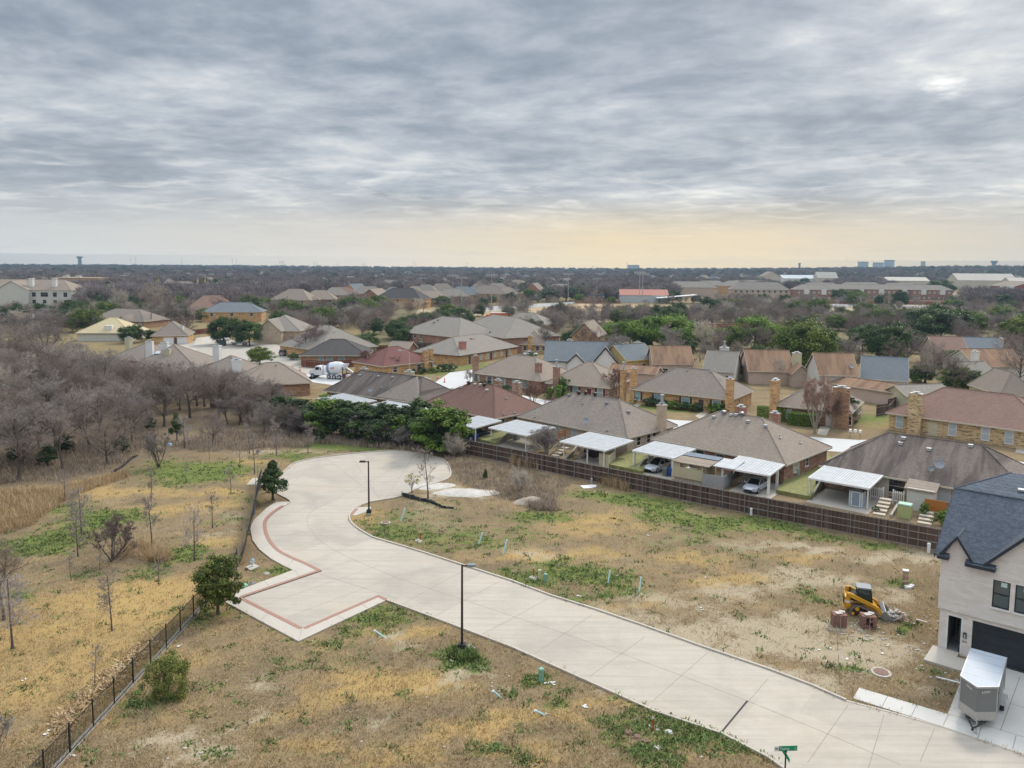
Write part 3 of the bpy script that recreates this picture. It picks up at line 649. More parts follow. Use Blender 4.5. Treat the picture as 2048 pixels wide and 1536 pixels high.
  if shutters:
   for sx in(-1,1):
    q=MB();q.box((sx*(w/2+.28),-.02,0),(.4,.06,h+.1));q.build('shutter',M[shutters],o)
  return o
 def door(s,k,u,w=1.,h=2.1,m='brown_door',z0=.05,local=None):
  p=s.side(k,u,1.)if local is None else local
  fr=MB();t=.09
  for sx in(-1,1):fr.box((sx*(w/2+t/2),0,h/2),(t,.12,h+t))
  fr.box((0,0,h+t/2),(w,.12,t));fr.box((0,.0,h/2),(w,.06,h),mi=1)
  fr.box((0,-.032,h*.72),(w*.55,.02,h*.3),mi=1);fr.box((0,-.032,h*.28),(w*.55,.02,h*.32),mi=1)
  o=fr.build('door',[M['cream_trim'],M[m]],s.t);o.location=(p[0],p[1],z0);o.rotation_euler=(0,0,s.ROT[k])
  q=MB();q.sphere((w*.4,-.07,1.),.05,8);q.build('handle',M['grey_metal'],o)
  return o
 def chimney(s,u,v,w=1.3,d=.9,k='f',m=None,y=None,flue=False,z0=0.,off=0.):
  """brick stack; top seen at picture (u, v). y given: rises through the roof at that local y"""
  if y is None:p=s.side(k,u,4.,d/2-.12+off)
  else:
   lo,hi=-s.L2-1,s.L2+1
   for _ in range(40):
    mm=(lo+hi)/2
    if PJ(*s.l2w(mm,y),5.)[0]<u:lo=mm
    else:hi=mm
   p=(lo,y)
  z1=zat(*s.l2w(*p),v);b=MB();ww,dd=(w,d)if k in 'fb' else(d,w)
  b.box((p[0],p[1],(z0+z1-.25)/2),(ww,dd,z1-.25-z0));b.box((p[0],p[1],z1-.17),(ww+.12,dd+.12,.16))
  o=b.build('chimney',m or s.wm,s.t)
  c=MB();c.box((p[0],p[1],z1-.06),(ww-.1,dd-.1,.07));c.tube((p[0],p[1],z1-.05),(p[0],p[1],z1+.12),.16,.16,8);c.box((p[0],p[1],z1+.2),(ww*.55,dd*.6,.05))
  c.build('chimney_cap',M['galv'],o)
  if flue:
   c=MB();c.tube((p[0],p[1],z1+.2),(p[0],p[1],z1+1.2),.22,.22,10);c.tube((p[0],p[1],z1+1.25),(p[0],p[1],z1+1.4),.34,.3,10);c.build('flue',M['galv'],o)
  return o
 def hit(s,u,v):
  """point of the roof seen at (u, v), local coordinates, plus surface tilt"""
  d=ray(u,v);best=None
  for f in s.fs:
   P=[Vector((*s.l2w(s.V[i][0],s.V[i][1]),s.V[i][2]))for i in f[:3]]
   n=(P[1]-P[0]).cross(P[2]-P[0]);D=Vector(d)
   if abs(n.dot(D))<1e-6:continue
   t=n.dot(P[0]-Vector((0,0,CAMH)))/n.dot(D);q=Vector((0,0,CAMH))+D*t
   lx,ly=s.w2l(q.x,q.y)
   poly=[(s.V[i][0],s.V[i][1])for i in f]
   if inpoly(np.array([lx]),np.array([ly]),poly)[0]and(best is None or t<best[0]):best=(t,lx,ly,q.z)
  return best[1:]if best else None
 def vents(s,pts,kind='pipe',m='galv'):
  for u,v in pts:
   h=s.hit(u,v)
   if not h:continue
   b=MB()
   if kind=='box':b.box((h[0],h[1],h[2]+.12),(.42,.42,.26),taper=.8);b.box((h[0],h[1],h[2]+.27),(.5,.5,.05))
   elif kind=='turbine':b.lathe([(.16,-.1),(.16,.18),(.3,.22),(.36,.38),(.3,.52),(.1,.6)],12,(h[0],h[1],h[2]))
   else:b.tube((h[0],h[1],h[2]-.1),(h[0],h[1],h[2]+.4),.07,.07,8);b.box((h[0],h[1],h[2]+.05),(.4,.4,.04))
   b.build('roof_vent',M[m],s.t)
 def dish(s,u,v,r=.42,mast=.9,wall=None):
  h=s.hit(u,v)
  if not h:return
  b=MB();b.tube((h[0],h[1],h[2]-.1),(h[0],h[1],h[2]+mast),.035,.035,6);o=b.build('satellite_dish',M['galv'],s.t)
  q=MB();q.lathe([(.02,0),(r*.5,.05),(r,.16),(r+.01,.15),(r*.5,.03)],16,(0,0,0));d=q.build('reflector',M['dish'],o);d.location=(h[0],h[1]-.1,h[2]+mast+.1);d.rotation_euler=(math.radians(55),0,.5)
M['dish']=mat('dish_paint',(.24,.25,.26,1),.1,4.,.5)
def wing(h,name,x0,x1,y0,y1,ze,zr,kind,roof=None,wallm=None,oh=.35):
 """extra roofed body belonging to house h, local box"""
 L,D=x1-x0,y1-y0;cx,cy=(x0+x1)/2,(y0+y1)/2
 w=MB();r=MB();gm=MB()
 wx,wy=L/2-oh,D/2-oh
 E=[(-L/2,-D/2,ze),(L/2,-D/2,ze),(L/2,D/2,ze),(-L/2,D/2,ze)]
 rise=zr-ze;top=ze-.05
 if kind=='gabley':
  for sy in(-1,1):w.add([(-wx,sy*wy,0),(wx,sy*wy,0),(wx,sy*wy,top),(0,sy*wy,top+rise*wx/(L/2)),(-wx,sy*wy,top)],[(0,1,2,3,4)]if sy<0 else[(4,3,2,1,0)])
  for sx in(-1,1):w.add([(sx*wx,-wy,0),(sx*wx,wy,0),(sx*wx,wy,top),(sx*wx,-wy,top)],[(0,1,2,3)]if sx>0 else[(3,2,1,0)])
  V=E+[(0,-D/2,zr),(0,D/2,zr)];fs=[(1,2,5,4),(3,0,4,5)]
  for i,j in((0,4),(1,4)):
   p,q=Vector(V[i]),Vector(V[j]);o=Vector((0,-.05,0));dn=Vector((0,0,-.25));up=Vector((0,0,.02))
   gm.add([p+up,q+up,q+up+o,p+up+o,p+dn,q+dn,q+dn+o,p+dn+o],[(0,1,2,3),(7,6,5,4),(0,4,5,1),(3,2,6,7),(0,3,7,4),(1,5,6,2)])
 elif kind=='gable':
  for sx in(-1,1):w.add([(sx*wx,-wy,0),(sx*wx,wy,0),(sx*wx,wy,top),(sx*wx,0,top+rise*wy/(D/2)),(sx*wx,-wy,top)],[(0,1,2,3,4)]if sx>0 else[(4,3,2,1,0)])
  for sy in(-1,1):w.add([(-wx,sy*wy,0),(wx,sy*wy,0),(wx,sy*wy,top),(-wx,sy*wy,top)],[(0,1,2,3)]if sy<0 else[(3,2,1,0)])
  V=E+[(-L/2,0,zr),(L/2,0,zr)];fs=[(0,1,5,4),(2,3,4,5)]
 else:
  for p,q in(((-wx,-wy),(wx,-wy)),((wx,-wy),(wx,wy)),((wx,wy),(-wx,wy)),((-wx,wy),(-wx,-wy))):w.add([(*p,0),(*q,0),(*q,top),(*p,top)],[(0,1,2,3)])
  if L>=D:k=(L-D)/2;V=E+[(-k,0,zr),(k,0,zr)];fs=[(0,1,5,4),(1,2,5),(2,3,4,5),(3,0,4)]
  else:k=(D-L)/2;V=E+[(0,-k,zr),(0,k,zr)];fs=[(0,1,4),(1,2,5,4),(2,3,5),(3,0,4,5)]
  gm.box((0,-D/2-.02,ze-.1),(L+.08,.04,.2))
  for sx in(-1,1):gm.box((sx*(L/2+.02),0,ze-.1),(.04,D,.2))
 r.add(V,fs);r.add([(v[0],v[1],v[2]-.16)for v in V],[tuple(reversed(f))for f in fs])
 for nm,bb_,m in(('wall',w,wallm or h.wm),('roof',r,roof or h.rm),('fascia',gm,M[h.tm]if isinstance(h.tm,str)else h.tm)):
  if bb_.v:o=bb_.build(nm,m,h.t);o.location=(cx,cy,0)
def carport(label,A,B,zf,depth,zb,legs=((.04,.03),(.96,.03)),group='white metal carports behind the houses',post=.07,ribs=.4,roofm='white_metal',patches=()):
 a,b=G(*A,zf),G(*B,zf);L=math.hypot(b[0]-a[0],b[1]-a[1]);rz=math.atan2(b[1]-a[1],b[0]-a[0])
 t=thing('carport',label,'carport',(a[0],a[1],0),rz,group)
 r=MB();V=[(0,0,zf),(L,0,zf),(L,depth,zb),(0,depth,zb)]
 r.add(V+[(x,y,z-.1)for x,y,z in V],[(0,1,2,3),(7,6,5,4),(0,4,5,1),(1,5,6,2),(2,6,7,3),(3,7,4,0)])
 k=int(L/ribs);sl=(zb-zf)/depth;an=math.atan(sl)
 for i in range(1,k):r.box((L*i/k,depth/2,(zf+zb)/2+.015),(.05,depth/math.cos(an)-.02,.03),rx=an)
 r.build('roof',M[roofm],t)
 f=MB();f.box((L/2,-.03,zf-.09),(L+.06,.05,.2));f.box((-.03,depth/2,(zf+zb)/2-.09),(.05,depth/math.cos(an),.2),rx=an);f.box((L+.03,depth/2,(zf+zb)/2-.09),(.05,depth/math.cos(an),.2),rx=an)
 f.build('gutter',M['white_paint'],t)
 for x,y in legs:
  q=MB();z=zf+(zb-zf)*y-.08;q.box((L*x,depth*y,z/2),(post*2,post*2,z));q.build('post',M['white_paint'],t)
 return t,(a,rz,L)
def loc(fr,x,y):
 a,rz,L=fr;c,s=math.cos(rz),math.sin(rz);return a[0]+x*c-y*s,a[1]+x*s+y*c
GF='duplexes backing on to the board fence'
h1=House('duplex_house','long dark streaked-roof duplex above the row of white carport roofs','house',(647,781),(839,807),11.5,2.6,6.1,BR['brown'],RF['streaked'],'hip',GF,ridge=15.)
wing(h1,'wing',1.2,h1.L2+.05,-h1.D2+.05,h1.D2-.05,2.62,6.12,'hip',RF['grey'])
h1.chimney(819,742,1.6,1.1,m=M['cream_siding'],y=3.2);h1.chimney(851,757,1.7,1.2,m=M['cream_siding'],y=1.5);h1.chimney(703,736,1.5,1.,m=M['pinkish_siding'],y=6.0)
h1.vents([(720,752),(757,754),(785,756)],'box');h1.vents([(763,776),(782,781)],'pipe');h1.dish(742,790,.4,.8)
for u in(667,700,735,770,805):h1.window('f',u)
h2=House('duplex_house','duplex with reddish brown hip roof behind the dark van','house',(840,808),(989.5,837.5),12.6,2.6,6.4,BR['brown'],RF['redbrown'],'hip',GF)
h2.vents([(923,775),(950,770),(961,771),(974,782)],'box','cream_trim');h2.vents([(937,769),(968,773)],'turbine','bronze_metal');h2.vents([(1007,829),(1029,826),(1012,797)],'pipe')
for u in(858,885,915,950):h2.window('f',u,1.2,1.1,1.1)
for u in(1005,1030):h2.window('r',u,1.,1.,1.2)
h2.chimney(996,759,1.2,.9,'b',BR['mixed']);h2.chimney(1034,764,1.5,1.,'b',BR['mixed'],off=.4)
h3=House('duplex_house','duplex with grey-brown hip roof behind two plain white carports','house',(1034,832),(1256,876),12.4,2.6,6.4,BR['pale'],RF['grey'],'hip',GF)
h3.vents([(1157,789),(1171,789),(1190,792),(1204,793)],'turbine','bronze_metal');h3.vents([(1138,792),(1213,808),(1257,826)],'box','grey_metal');h3.vents([(1166,807),(1215,861),(1070,834)],'pipe');h3.dish(1172,858,.45,1.1)
h3.chimney(1323,808,1.2,1.0,'r',BR['pale'],flue=True)
for u in(1118,1150):h3.window('f',u,1.2,1.2,1.,'pale_glass')
for u in(1277,1297,1308):h3.window('r',u,.9,1.2,1.,'dark_glass')
h4=House('duplex_house','duplex with brown hip roof behind the two silver cars','house',(1301,877),(1573,930),13.2,2.6,6.45,BR['red'],RF['taupe'],'hip',GF)
h4.vents([(1428,836),(1462,832),(1472,832),(1496,845),(1531,854)],'box');h4.vents([(1447,829),(1483,832)],'turbine','grey_metal');h4.vents([(1600,886),(1559,876)],'pipe')
h4.chimney(1481,812,1.3,1.,'b',BR['red'],off=.2);h4.chimney(1549,825,1.3,.9,'b',BR['red'],off=.2)
for u in(1330,1400,1440,1490,1530):h4.window('f',u,1.2,1.2,1.)
h4.window('r',1592,.9,1.1,1.,'pale_glass',shutters='cream_siding');h4.window('r',1614,.9,1.,1.2)
h5=House('duplex_house','duplex with weathered dark brown roof behind the striped white carport','house',(1638,930),(2075,1004),12.,2.6,6.45,BR['mixed'],RF['weathered'],'hip',GF)
h5.vents([(1798,864),(1931,881)],'turbine','grey_metal');h5.vents([(1801,889),(1855,875),(1941,894),(1858,901),(1807,879)],'box','galv')
h5.dish(1877,946,.55,.9);h5.dish(1861,950,.33,.6)
h5.door('f',1767,.95,2.1,'cream_trim');h5.window('f',1792,1.9,1.5,.8,'dark_glass','cream_trim');h5.window('f',1880,2.,1.5,.8,'pale_glass','cream_trim')
GS='brick houses on the inner street'
m0=House('brick_house','brick house with maroon roof and two tall tan chimneys','house',(765,733),(868,722),12.5,2.6,6.2,BR['tan'],RF['maroon'],'hip',GS)
m0.chimney(851,700,1.2,.9);m0.chimney(861,697,1.2,.9,'r',off=.1)
for u in(790,838):m0.window('f',u,1.2,1.3)
m0.window('r',874,1.,1.3)
m1=House('brick_house','long low brick house with grey roof and two rose chimneys','house',(919,712),(1039,693),16.,2.6,6.5,BR['tan'],RF['palegrey'],'hip',GS,trim='brown_door')
m1.chimney(925,682,1.9,1.2,m=BR['rose'],y=-5.2);m1.chimney(942,677,1.9,1.2,m=BR['rose'],y=-1.5)
for u in(948,962,975,990,1003,1020):m1.window('f',u,1.,1.4,.7,'pale_glass')
for u in(939,982,1013):m1.door('f',u)
m1b=House('brick_house','brown-roofed brick house with skylight and rose double chimney','house',(1030,688),(1095,690),12.,2.7,6.3,BR['tan'],RF['taupe'],'hip',GS)
m1b.chimney(1023,676,2.2,1.2,'l',BR['rose']);m1b.chimney(1060,671,1.1,.9)
b=m1b.hit(1045,677)
if b:q=MB();q.box((b[0],b[1],b[2]+.1),(1.3,1.6,.12),rx=.5);q.box((b[0],b[1],b[2]+.17),(.9,1.2,.03),rx=.5,mi=1);q.build('skylight',[M['white_paint'],M['glass']],m1b.t)
for u in(1050,1075,1088):m1b.window('f',u)
m3=House('brick_house','red brick house with tan hip roof and pale window surrounds','house',(944,745),(1083,762),13.,2.7,6.6,BR['red'],RF['taupe'],'hip',GS)
m3.chimney(951,711,1.1,.9,'l',BR['red']);m3.chimney(1077,725,1.2,.9,m=BR['red'],y=-4.)
for u,gl in((952,'glass'),(979,'glass'),(1004,'teal_glass'),(1032,'pale_glass'),(1049,'teal_glass')):m3.window('f',u,1.1,1.4,.8,gl,'cream_trim',shutters='cream_trim')
m4=House('brick_house','mottled brick house with red shutters and tan roof','house',(1090,765),(1221,776),13.,2.7,6.7,BR['mixed'],RF['taupe'],'hip',GS)
m4.chimney(1113,733,1.15,1.,m=BR['red'],flue=True);m4.chimney(1109,775,1.3,1.,m=BR['mixed'],off=3.)
for u in(1151,1200):m4.window('f',u,1.1,1.5,.8,'teal_glass',shutters='red_door')
m4.door('f',1178,1.,2.1,'red_door')
m5=House('brick_house','tan brick house with teal window blinds and wide taupe roof','house',(1262,778),(1464,799.5),13.,2.75,6.8,BR['tan'],RF['grey'],'hip',GS)
m5.chimney(1467,757,1.2,1.,m=BR['tan']);m5.chimney(1267,736,1.2,1.,'l',BR['tan']);m5.chimney(1231,738,1.,.9,'l',BR['tan'],flue=True,off=2.)
for u in(1273,1316,1371,1433):m5.window('f',u,1.5,1.5,.75,'teal_glass',shutters='brown_door')
m5.door('f',1402);m5.window('r',1478,.9,1.4,.8)
m5.vents([(1440,760),(1374,741),(1421,744)],'pipe')
m6=House('brick_house','brown brick house with broad chimney and bare crape myrtle in front','house',(1545,810),(1704,826),13.,2.7,6.7,BR['brown'],RF['taupe'],'hip',GS)
m6.chimney(1682,774,2.5,1.2,m=BR['brown']);m6.chimney(1541,759,2.3,1.1,m=BR['tan'],k='l',off=-.2)
m6.window('f',1576,1.1,1.5,.7,'pale_glass');m6.door('f',1659,1.1,2.1,'white_paint');m6.window('f',1700,.8,1.5,.6,'dark_glass')
for u in(1718,1738):m6.window('r',u)
m6.vents([(1648,758),(1613,755)],'pipe')
m7=House('brick_house','blond brick house flecked with dark bricks under a pink-brown roof','house',(1771,825),(2110,870),13.,2.8,7.,BR['blond'],RF['pinkbrown'],'hip',GS)
m7.chimney(1831,786,1.9,1.1,m=BR['blond'])
for u in(1799,1905,1971,2018):m7.window('f',u,1.05,1.9,.55,'pale_glass')
m7.door('f',1866,1.1,2.1,'cream_siding')
GT='two-storey brick houses with big hip roofs'
t1=House('brick_house','two-storey brick house, the left one of the big grey-roofed pair','house',(801,663),(917,675),19.,4.6,9.6,BR['red'],RF['palegrey'],'hip',GT)
for u in(830,842):t1.window('f',u,1.,1.4,3.,'glass')
t1.window('f',842,1.4,1.5,.6,'teal_glass')
t1.vents([(853,641),(861,640),(876,641),(868,646)],'box','bronze_metal')
t2=House('brick_house','two-storey brick house, the right one of the big grey-roofed pair','house',(905,658),(1008,676),20.,4.8,10.,BR['red'],RF['palegrey'],'hip',GT)
t2.vents([(940,634),(945,637),(959,636),(980,665)],'box','bronze_metal')
t2.window('f',930,1.,1.3,3.)
t3=House('brick_house','dark brick house with grey hip roof beside the bare tree on its yard','house',(991,646),(1090,650),15.,3.6,7.6,BR['brown'],RF['palegrey'],'hip',GT)
t3.window('f',1018)
t4=House('brick_house','tall tan-roofed house with steep gable among dark green shrubs','house',(1140,672),(1196,674),14.,5.,9.2,BR['tan'],RF['tanroof']if 0 else RF['taupe'],'gabley',GT)
t4.chimney(1182,663,1.1,.9)
s1=House('garage','small brown-roofed garage between the maroon roof and the two-storey house','garage',(775,696),(817,698),6.,2.6,4.4,BR['red'],RF['taupe'],'gable',None)
GL='houses round the far cul-de-sac'
l1=House('brick_house','huge grey hip roof behind the round bare tree','house',(640,702),(757,692),22.,3.,8.8,BR['tan'],RF['palegrey'],'hip',GL)
for u in(748,700):l1.window('f',u)
l2=House('brick_house','low brown-roofed brick house with sliding door behind the red board fence','house',(597,711),(735,711),14.,2.6,6.2,BR['brown'],RF['char'],'hip',GL)
for u,w in((642,1.2),(659,1.6),(683,1.6)):l2.window('f',u,w,1.3,.8,'teal_glass')
l3=House('brick_house','pinkish brick house with steep front gable and round-topped windows','house',(505,661),(600,662),18.,4.,8.6,BR['pale'],RF['palegrey'],'hip',GL)
wing(l3,'wing',-6.,3.,-h1.D2-6.5,0,4.,8.,'gabley')
l4=House('brick_house','house with pale garage doors and white chimney on the far cul-de-sac','house',(300,672),(376,671),14.,2.8,7.,BR['tan'],RF['grey'],'hip',GL)
l4.chimney(362,652,1.6,1.4,m=M['white_paint'],y=-2.)
for u in(337,364):
 q=MB();p=l4.side('f',u,1.2,.03);q.box((p[0],p[1],1.15),(3.,.06,2.2));q.build('garage_door',M['white_paint'],l4.t)
l4.door('f',352)
l5=House('brick_house','house with straw-coloured new roof and white dormer among bare trees','house',(150,666),(262,666),16.,2.8,7.4,M['pale_siding'],RF['tanroof'],'hip',GL)
b=MB();h_=l5.hit(218,657)
if h_:b.box((h_[0],h_[1],h_[2]+.3),(2.4,1.6,1.5));b.build('dormer',M['white_paint'],l5.t)
l6=House('brick_house','grey-roofed house with white gable and long pale patio cover in the wood','house',(170,640),(288,643),16.,2.8,7.2,BR['brown'],RF['grey'],'hip',GL)
for u in(260,280):l6.window('f',u,1.3,1.4,.7,'pale_glass')
wing(l6,'wing',2.5,8.5,-10.5,0,2.8,5.2,'gabley',wallm=M['white_paint'])
l7=House('brick_house','grey-brown roof with skylights rising out of the bare wood','house',(255,735),(392,735),16.,2.6,7.,BR['tan'],RF['grey'],'hip',GL)
l7.chimney(335,698,1.3,1.1,m=M['cream_siding'],y=-3.5);l7.chimney(300,682,1.5,1.1,m=M['white_paint'],y=2.5);l7.chimney(330,684,1.5,1.1,m=M['white_paint'],y=1.5)
for u,v in((312,689),(316,706)):
 h_=l7.hit(u,v)
 if h_:q=MB();q.box((h_[0],h_[1],h_[2]+.1),(1.,1.2,.14),rx=.4);q.build('skylight',M['pale_glass'],l7.t)
l8=House('brick_house','grey roof half hidden by bare trees beside the white patio roofs','house',(372,752),(482,757),13.,2.6,6.4,BR['brown'],RF['grey'],'hip',GL)
l8.chimney(378,690,1.6,1.2,m=M['white_paint'],y=6.)
l9=House('brick_house','brown hip roof left of the cement mixer truck','house',(470,772),(625,765),12.,2.6,6.2,BR['brown'],RF['taupe'],'hip',GL)
l9.vents([(552,731)],'pipe')
l9.chimney(473,719,1.8,1.4,m=M['white_paint'],y=7.)
l10=House('brick_house','plain grey hip roof with yellow chimney just beyond the wood','house',(215,716),(290,722),13.,2.6,6.2,BR['tan'],RF['grey'],'hip',GL)
l10.chimney(258,675,1.5,1.2,m=M['cream_siding'],y=-1.)
GN='townhouses with many-coloured roofs'
def town(label,A,B,d,ze,zr,wallm,roof,kind='gable',**k):return House('townhouse',label,'townhouse',A,B,d,ze,zr,wallm,roof,kind,GN,oh=.3,**k)
n1=town('white-walled townhouse with long blue-grey roof and dark trimmed gables',(1087,722),(1231,725),13.,2.8,7.2,M['white_paint'],RF['bluegrey'],'gable',trim='black_paint')
wing(n1,'wing',3.,9.5,-9.5,0,2.8,6.8,'gabley');wing(n1,'wing',-3.2,1.6,-8.2,0,2.6,4.9,'gabley')
n1.chimney(1247,686,2.,1.4,m=M['white_paint'],y=-1.);n1.chimney(1139,679,1.3,1.3,m=M['cream_siding'],y=5.)
n2=town('yellow-walled townhouse with blue-grey roof',(1253,722),(1316,717),10.,3.6,7.,M['yellow_siding'],RF['bluegrey'],'gable',trim='yellow_siding')
n2.window('f',1288,1.2,.9,1.7,'dark_glass');n2.chimney(1299,684,1.6,1.4,m=M['cream_siding'],y=3.5)
n3=town('townhouse with rust-brown roof and pink parapet',(1305,728),(1389,729),11.,3.4,7.2,M['pinkish_siding'],RF['rust'],'gable',trim='pinkish_siding')
n3.window('f',1330,1.4,1.2,1.2)
n4=town('long low rust-brown shed roof below the yellow townhouse',(1214,741),(1312,748),6.,2.6,3.9,M['pinkish_siding'],RF['rust'],'gable')
n5=town('grey-roofed townhouse with pale box chimney',(1404,741),(1470,745),12.,3.,7.,M['pale_siding'],RF['palegrey'],'gable')
n5.chimney(1448,694,1.9,1.7,m=M['pale_siding'],y=2.,flue=True)
for u in(1436,1452):n5.window('f',u,.9,1.2,1.)
n6=town('tan-brown roofed townhouse with cream chimney on its right',(1496,742),(1590,744),12.,3.,7.2,M['pinkish_siding'],RF['rust'],'gable')
n6.chimney(1593,705,1.8,1.5,m=M['cream_siding'],y=-4.);wing(n6,'wing',3.5,8.,-9.,0,2.8,5.,'gabley')
n7=town('rust-roofed townhouse with two black dishes',(1637,750),(1720,752),11.,4.2,8.2,M['pale_siding'],RF['rust'],'gable')
n7.chimney(1678,708,2.,1.7,m=M['galv'],y=4.5);n7.dish(1701,735,.6,.2);n7.dish(1721,740,.45,.2);n7.window('f',1697,2.6,.8,2.2,'dark_glass')
n8=town('blue-grey roofed townhouse right of the black dishes',(1720,757),(1818,763),12.,3.2,7.4,M['pale_siding'],RF['bluegrey'],'gable')
n8.window('f',1797,1.6,1.8,.6,'pale_glass','black_paint')
n9=town('long narrow rust roof of the open carport row',(1622,760),(1786,785),6.,2.7,4.,M['pinkish_siding'],RF['rust'],'gable')
n10=town('pink-roofed townhouse beside a blue-grey neighbour',(1868,705),(1940,707),12.,4.2,8.,M['cream_siding'],RF['pinkbrown'],'gable')
n11=town('blue-grey townhouse at the right with small brick flue',(1938,704),(2016,706),12.,3.6,7.2,M['pale_siding'],RF['bluegrey'],'gable');n11.chimney(2014,676,1.5,1.3,m=M['cream_siding'],y=2.)
n12=town('rust-roofed townhouse with white corner chimney and skylight',(1952,734),(2060,733),12.,3.4,7.,M['pale_siding'],RF['rust'],'gable');n12.chimney(1950,702,1.3,1.2,'l',M['white_paint'])
n13=town('low grey garage roof left of the blond house roof',(1813,793),(1910,790),7.,2.6,4.2,M['cream_siding'],RF['palegrey'],'gable')
n14=town('brown-roofed townhouse at the right edge behind the ligustrums',(2000,790),(2080,792),13.,2.8,6.8,M['cream_siding'],RF['taupe'],'hip')
n15=town('small grey-roofed townhouse between shrubs and white chimney',(1945,760),(2005,758),10.,2.8,6.,M['cream_siding'],RF['palegrey'],'gable')
cA,fA=carport('white carport roof over the dark van',(904,845.5),(949.5,855.5),2.3,5.6,2.62,((.04,.95),(.97,.05),(.04,.05)))
cB,fB=carport('plain white carport left of the sunken bare shrub',(977,855),(1053.5,871),2.35,6.2,2.62,((.05,.04),(.95,.04),(.05,.9)))
cC,fC=carport('plain white carport over stone steps and a cream partition',(1120,882.5),(1209.5,901),2.35,6.6,2.62,((.07,.04),(.96,.04),(.6,.04),(.9,.5)))
cD,fD=carport('dirty white carport over the silver car with black roof',(1265,900.5),(1347,916.5),2.4,5.6,2.66,((.03,.03),(.12,.5),(.97,.03)),post=.12)
cE,fE=carport('dirty white carport over the second silver car',(1443,934),(1539,950.5),2.4,5.8,2.66,((.02,.03),(.97,.06),(.97,.55)),post=.13)
cF,fF=carport('striped white carport with grey storage shed under it',(1617,955),(1738,976.5),2.4,5.6,2.68,((.02,.04),(.98,.04)),ribs=.28)
cG,fG=carport('long white carport roof with rust-red panel behind the evergreens',(722,814),(838,835),2.3,6.,2.6,((.03,.05),(.97,.05)))
b=MB();b.box((7.6,3.,2.52),(1.,4.4,.04),rx=math.atan(.05));b.build('rust_panel',mat('rust_panel',(.55,.18,.11,1),.2),cG)
cH,fH=carport('white carport roof at the far left of the row',(634,797),(700,812),2.3,5.5,2.6,((.03,.05),(.97,.05)))
cI,fI=carport('weathered white patio roof left of the mixer truck house',(405,765),(455,772),2.4,5.,2.6,((.03,.05),(.97,.05)),group='patio roofs by the wood')
cJ,fJ=carport('weathered white patio roof beside the first one by the wood',(447,770),(512,776),2.4,6.,2.6,((.03,.05),(.97,.05)),group='patio roofs by the wood')
cK,fK=carport('long pale patio cover in front of the grey house in the wood',(135,641),(238,642),2.6,7.,2.9,((.03,.05),(.5,.05),(.97,.05)),group='patio roofs by the wood')
yb=MB()
for f,y0,y1,x0,x1 in((fA,-1.5,6,-.4,0),(fB,-1.6,6,.6,.2),(fC,-1.6,5.,2.2,.4),(fD,-1.6,5.6,.1,.4),(fE,-1.6,5.4,1.4,.6),(fF,-1.6,5.3,.3,.4)):
 yb.prism([loc(f,x0,y0),loc(f,f[2]+x1,y0),loc(f,f[2]+x1,y1),loc(f,x0,y1)],-.02,.03)
tag(yb.build('driveway',M['concrete_old']),kind='structure')
M['lawn']=(lambda n:(n.done(n.ramp(n.noise(n.coord(),2.2,5.,.7),[(.3,(.10,.13,.035,1)),(.5,(.2,.2,.07,1)),(.72,(.34,.27,.11,1))]),.95)))(N('lawn'))
def lawn(P,z):b=MB();b.prism(P,-.05,z);tag(b.build('lawn',M['lawn']),kind='structure')
lawn(gp((955,884),(990,893),(1052,858),(1012,856)),.55)
lawn(gp((1215,935),(1283,950),(1318,921),(1296,890),(1260,905)),.5)
lawn(gp((1552,987),(1622,1001),(1668,930),(1650,905),(1600,935)),.45)
def rwall(label,pts,zs,w=.22):
 t=MB();P=[G(*p)for p in pts];Q=offset(P,w)
 for i in range(len(P)-1):
  a,b,c,d=P[i],P[i+1],Q[i+1],Q[i]
  t.add([(*a,0),(*b,0),(*c,0),(*d,0),(*a,zs[i]),(*b,zs[i+1]),(*c,zs[i+1]),(*d,zs[i])],[(4,5,6,7),(0,1,5,4),(2,3,7,6),(1,2,6,5),(3,0,4,7)])
 o=t.build('retaining_wall',M['concrete_old']);tag(o,label,'retaining wall','concrete retaining walls of the sunken parking bays')
rwall('curved retaining wall right of the lawn under the plain white carport',[(990,893),(1004,886),(1018,878),(1040,873)],[.2,.7,1.,1.05])
rwall('retaining wall sloping up left of the silver car with black roof',[(1272,945),(1288,934),(1306,925)],[.3,.9,1.05])
rwall('retaining wall under the striped carport, curving up at its left',[(1625,997),(1640,980),(1650,966),(1712,978)],[.25,.9,1.15,1.1])
rwall('low pale wall left of the stone steps',[(1130,921),(1148,909),(1160,898)],[.2,.6,.9])
rwall('low wall stepping down by the second silver car',[(1448,976),(1462,962),(1478,948)],[.25,.6,1.])
rwall('low wall beside the flagstone steps near the yellow cabinet',[(1784,1036),(1797,1020)],[.35,.7])
rwall('curved lawn edging right of the cream partition',[(1230,926),(1248,916),(1262,905)],[.15,.35,.5],.15)
def panel(name,label,cat_,A,B,z0,z1,m,th=.06,group=None,part=None):
 a,b=G(*A,0),G(*B,0);L=math.hypot(b[0]-a[0],b[1]-a[1]);t=MB();t.box((L/2,0,(z0+z1)/2),(L,th,z1-z0))
 n=max(2,int(L/.3))
 for i in range(1,n):t.box((L*i/n,-th/2-.006,(z0+z1)/2),(.03,.012,z1-z0-.02))
 o=t.build(name,M[m]);o.location=(a[0],a[1],0);o.rotation_euler=(0,0,math.atan2(b[1]-a[1],b[0]-a[0]));return tag(o,label,cat_,group)
panel('partition','cream board partition under the plain white carport','partition',(1198,931),(1217,936),.05,1.7,'cream_siding')
panel('partition','cream side board behind the first partition','partition',(1217,936),(1229,925),.05,1.6,'cream_siding')
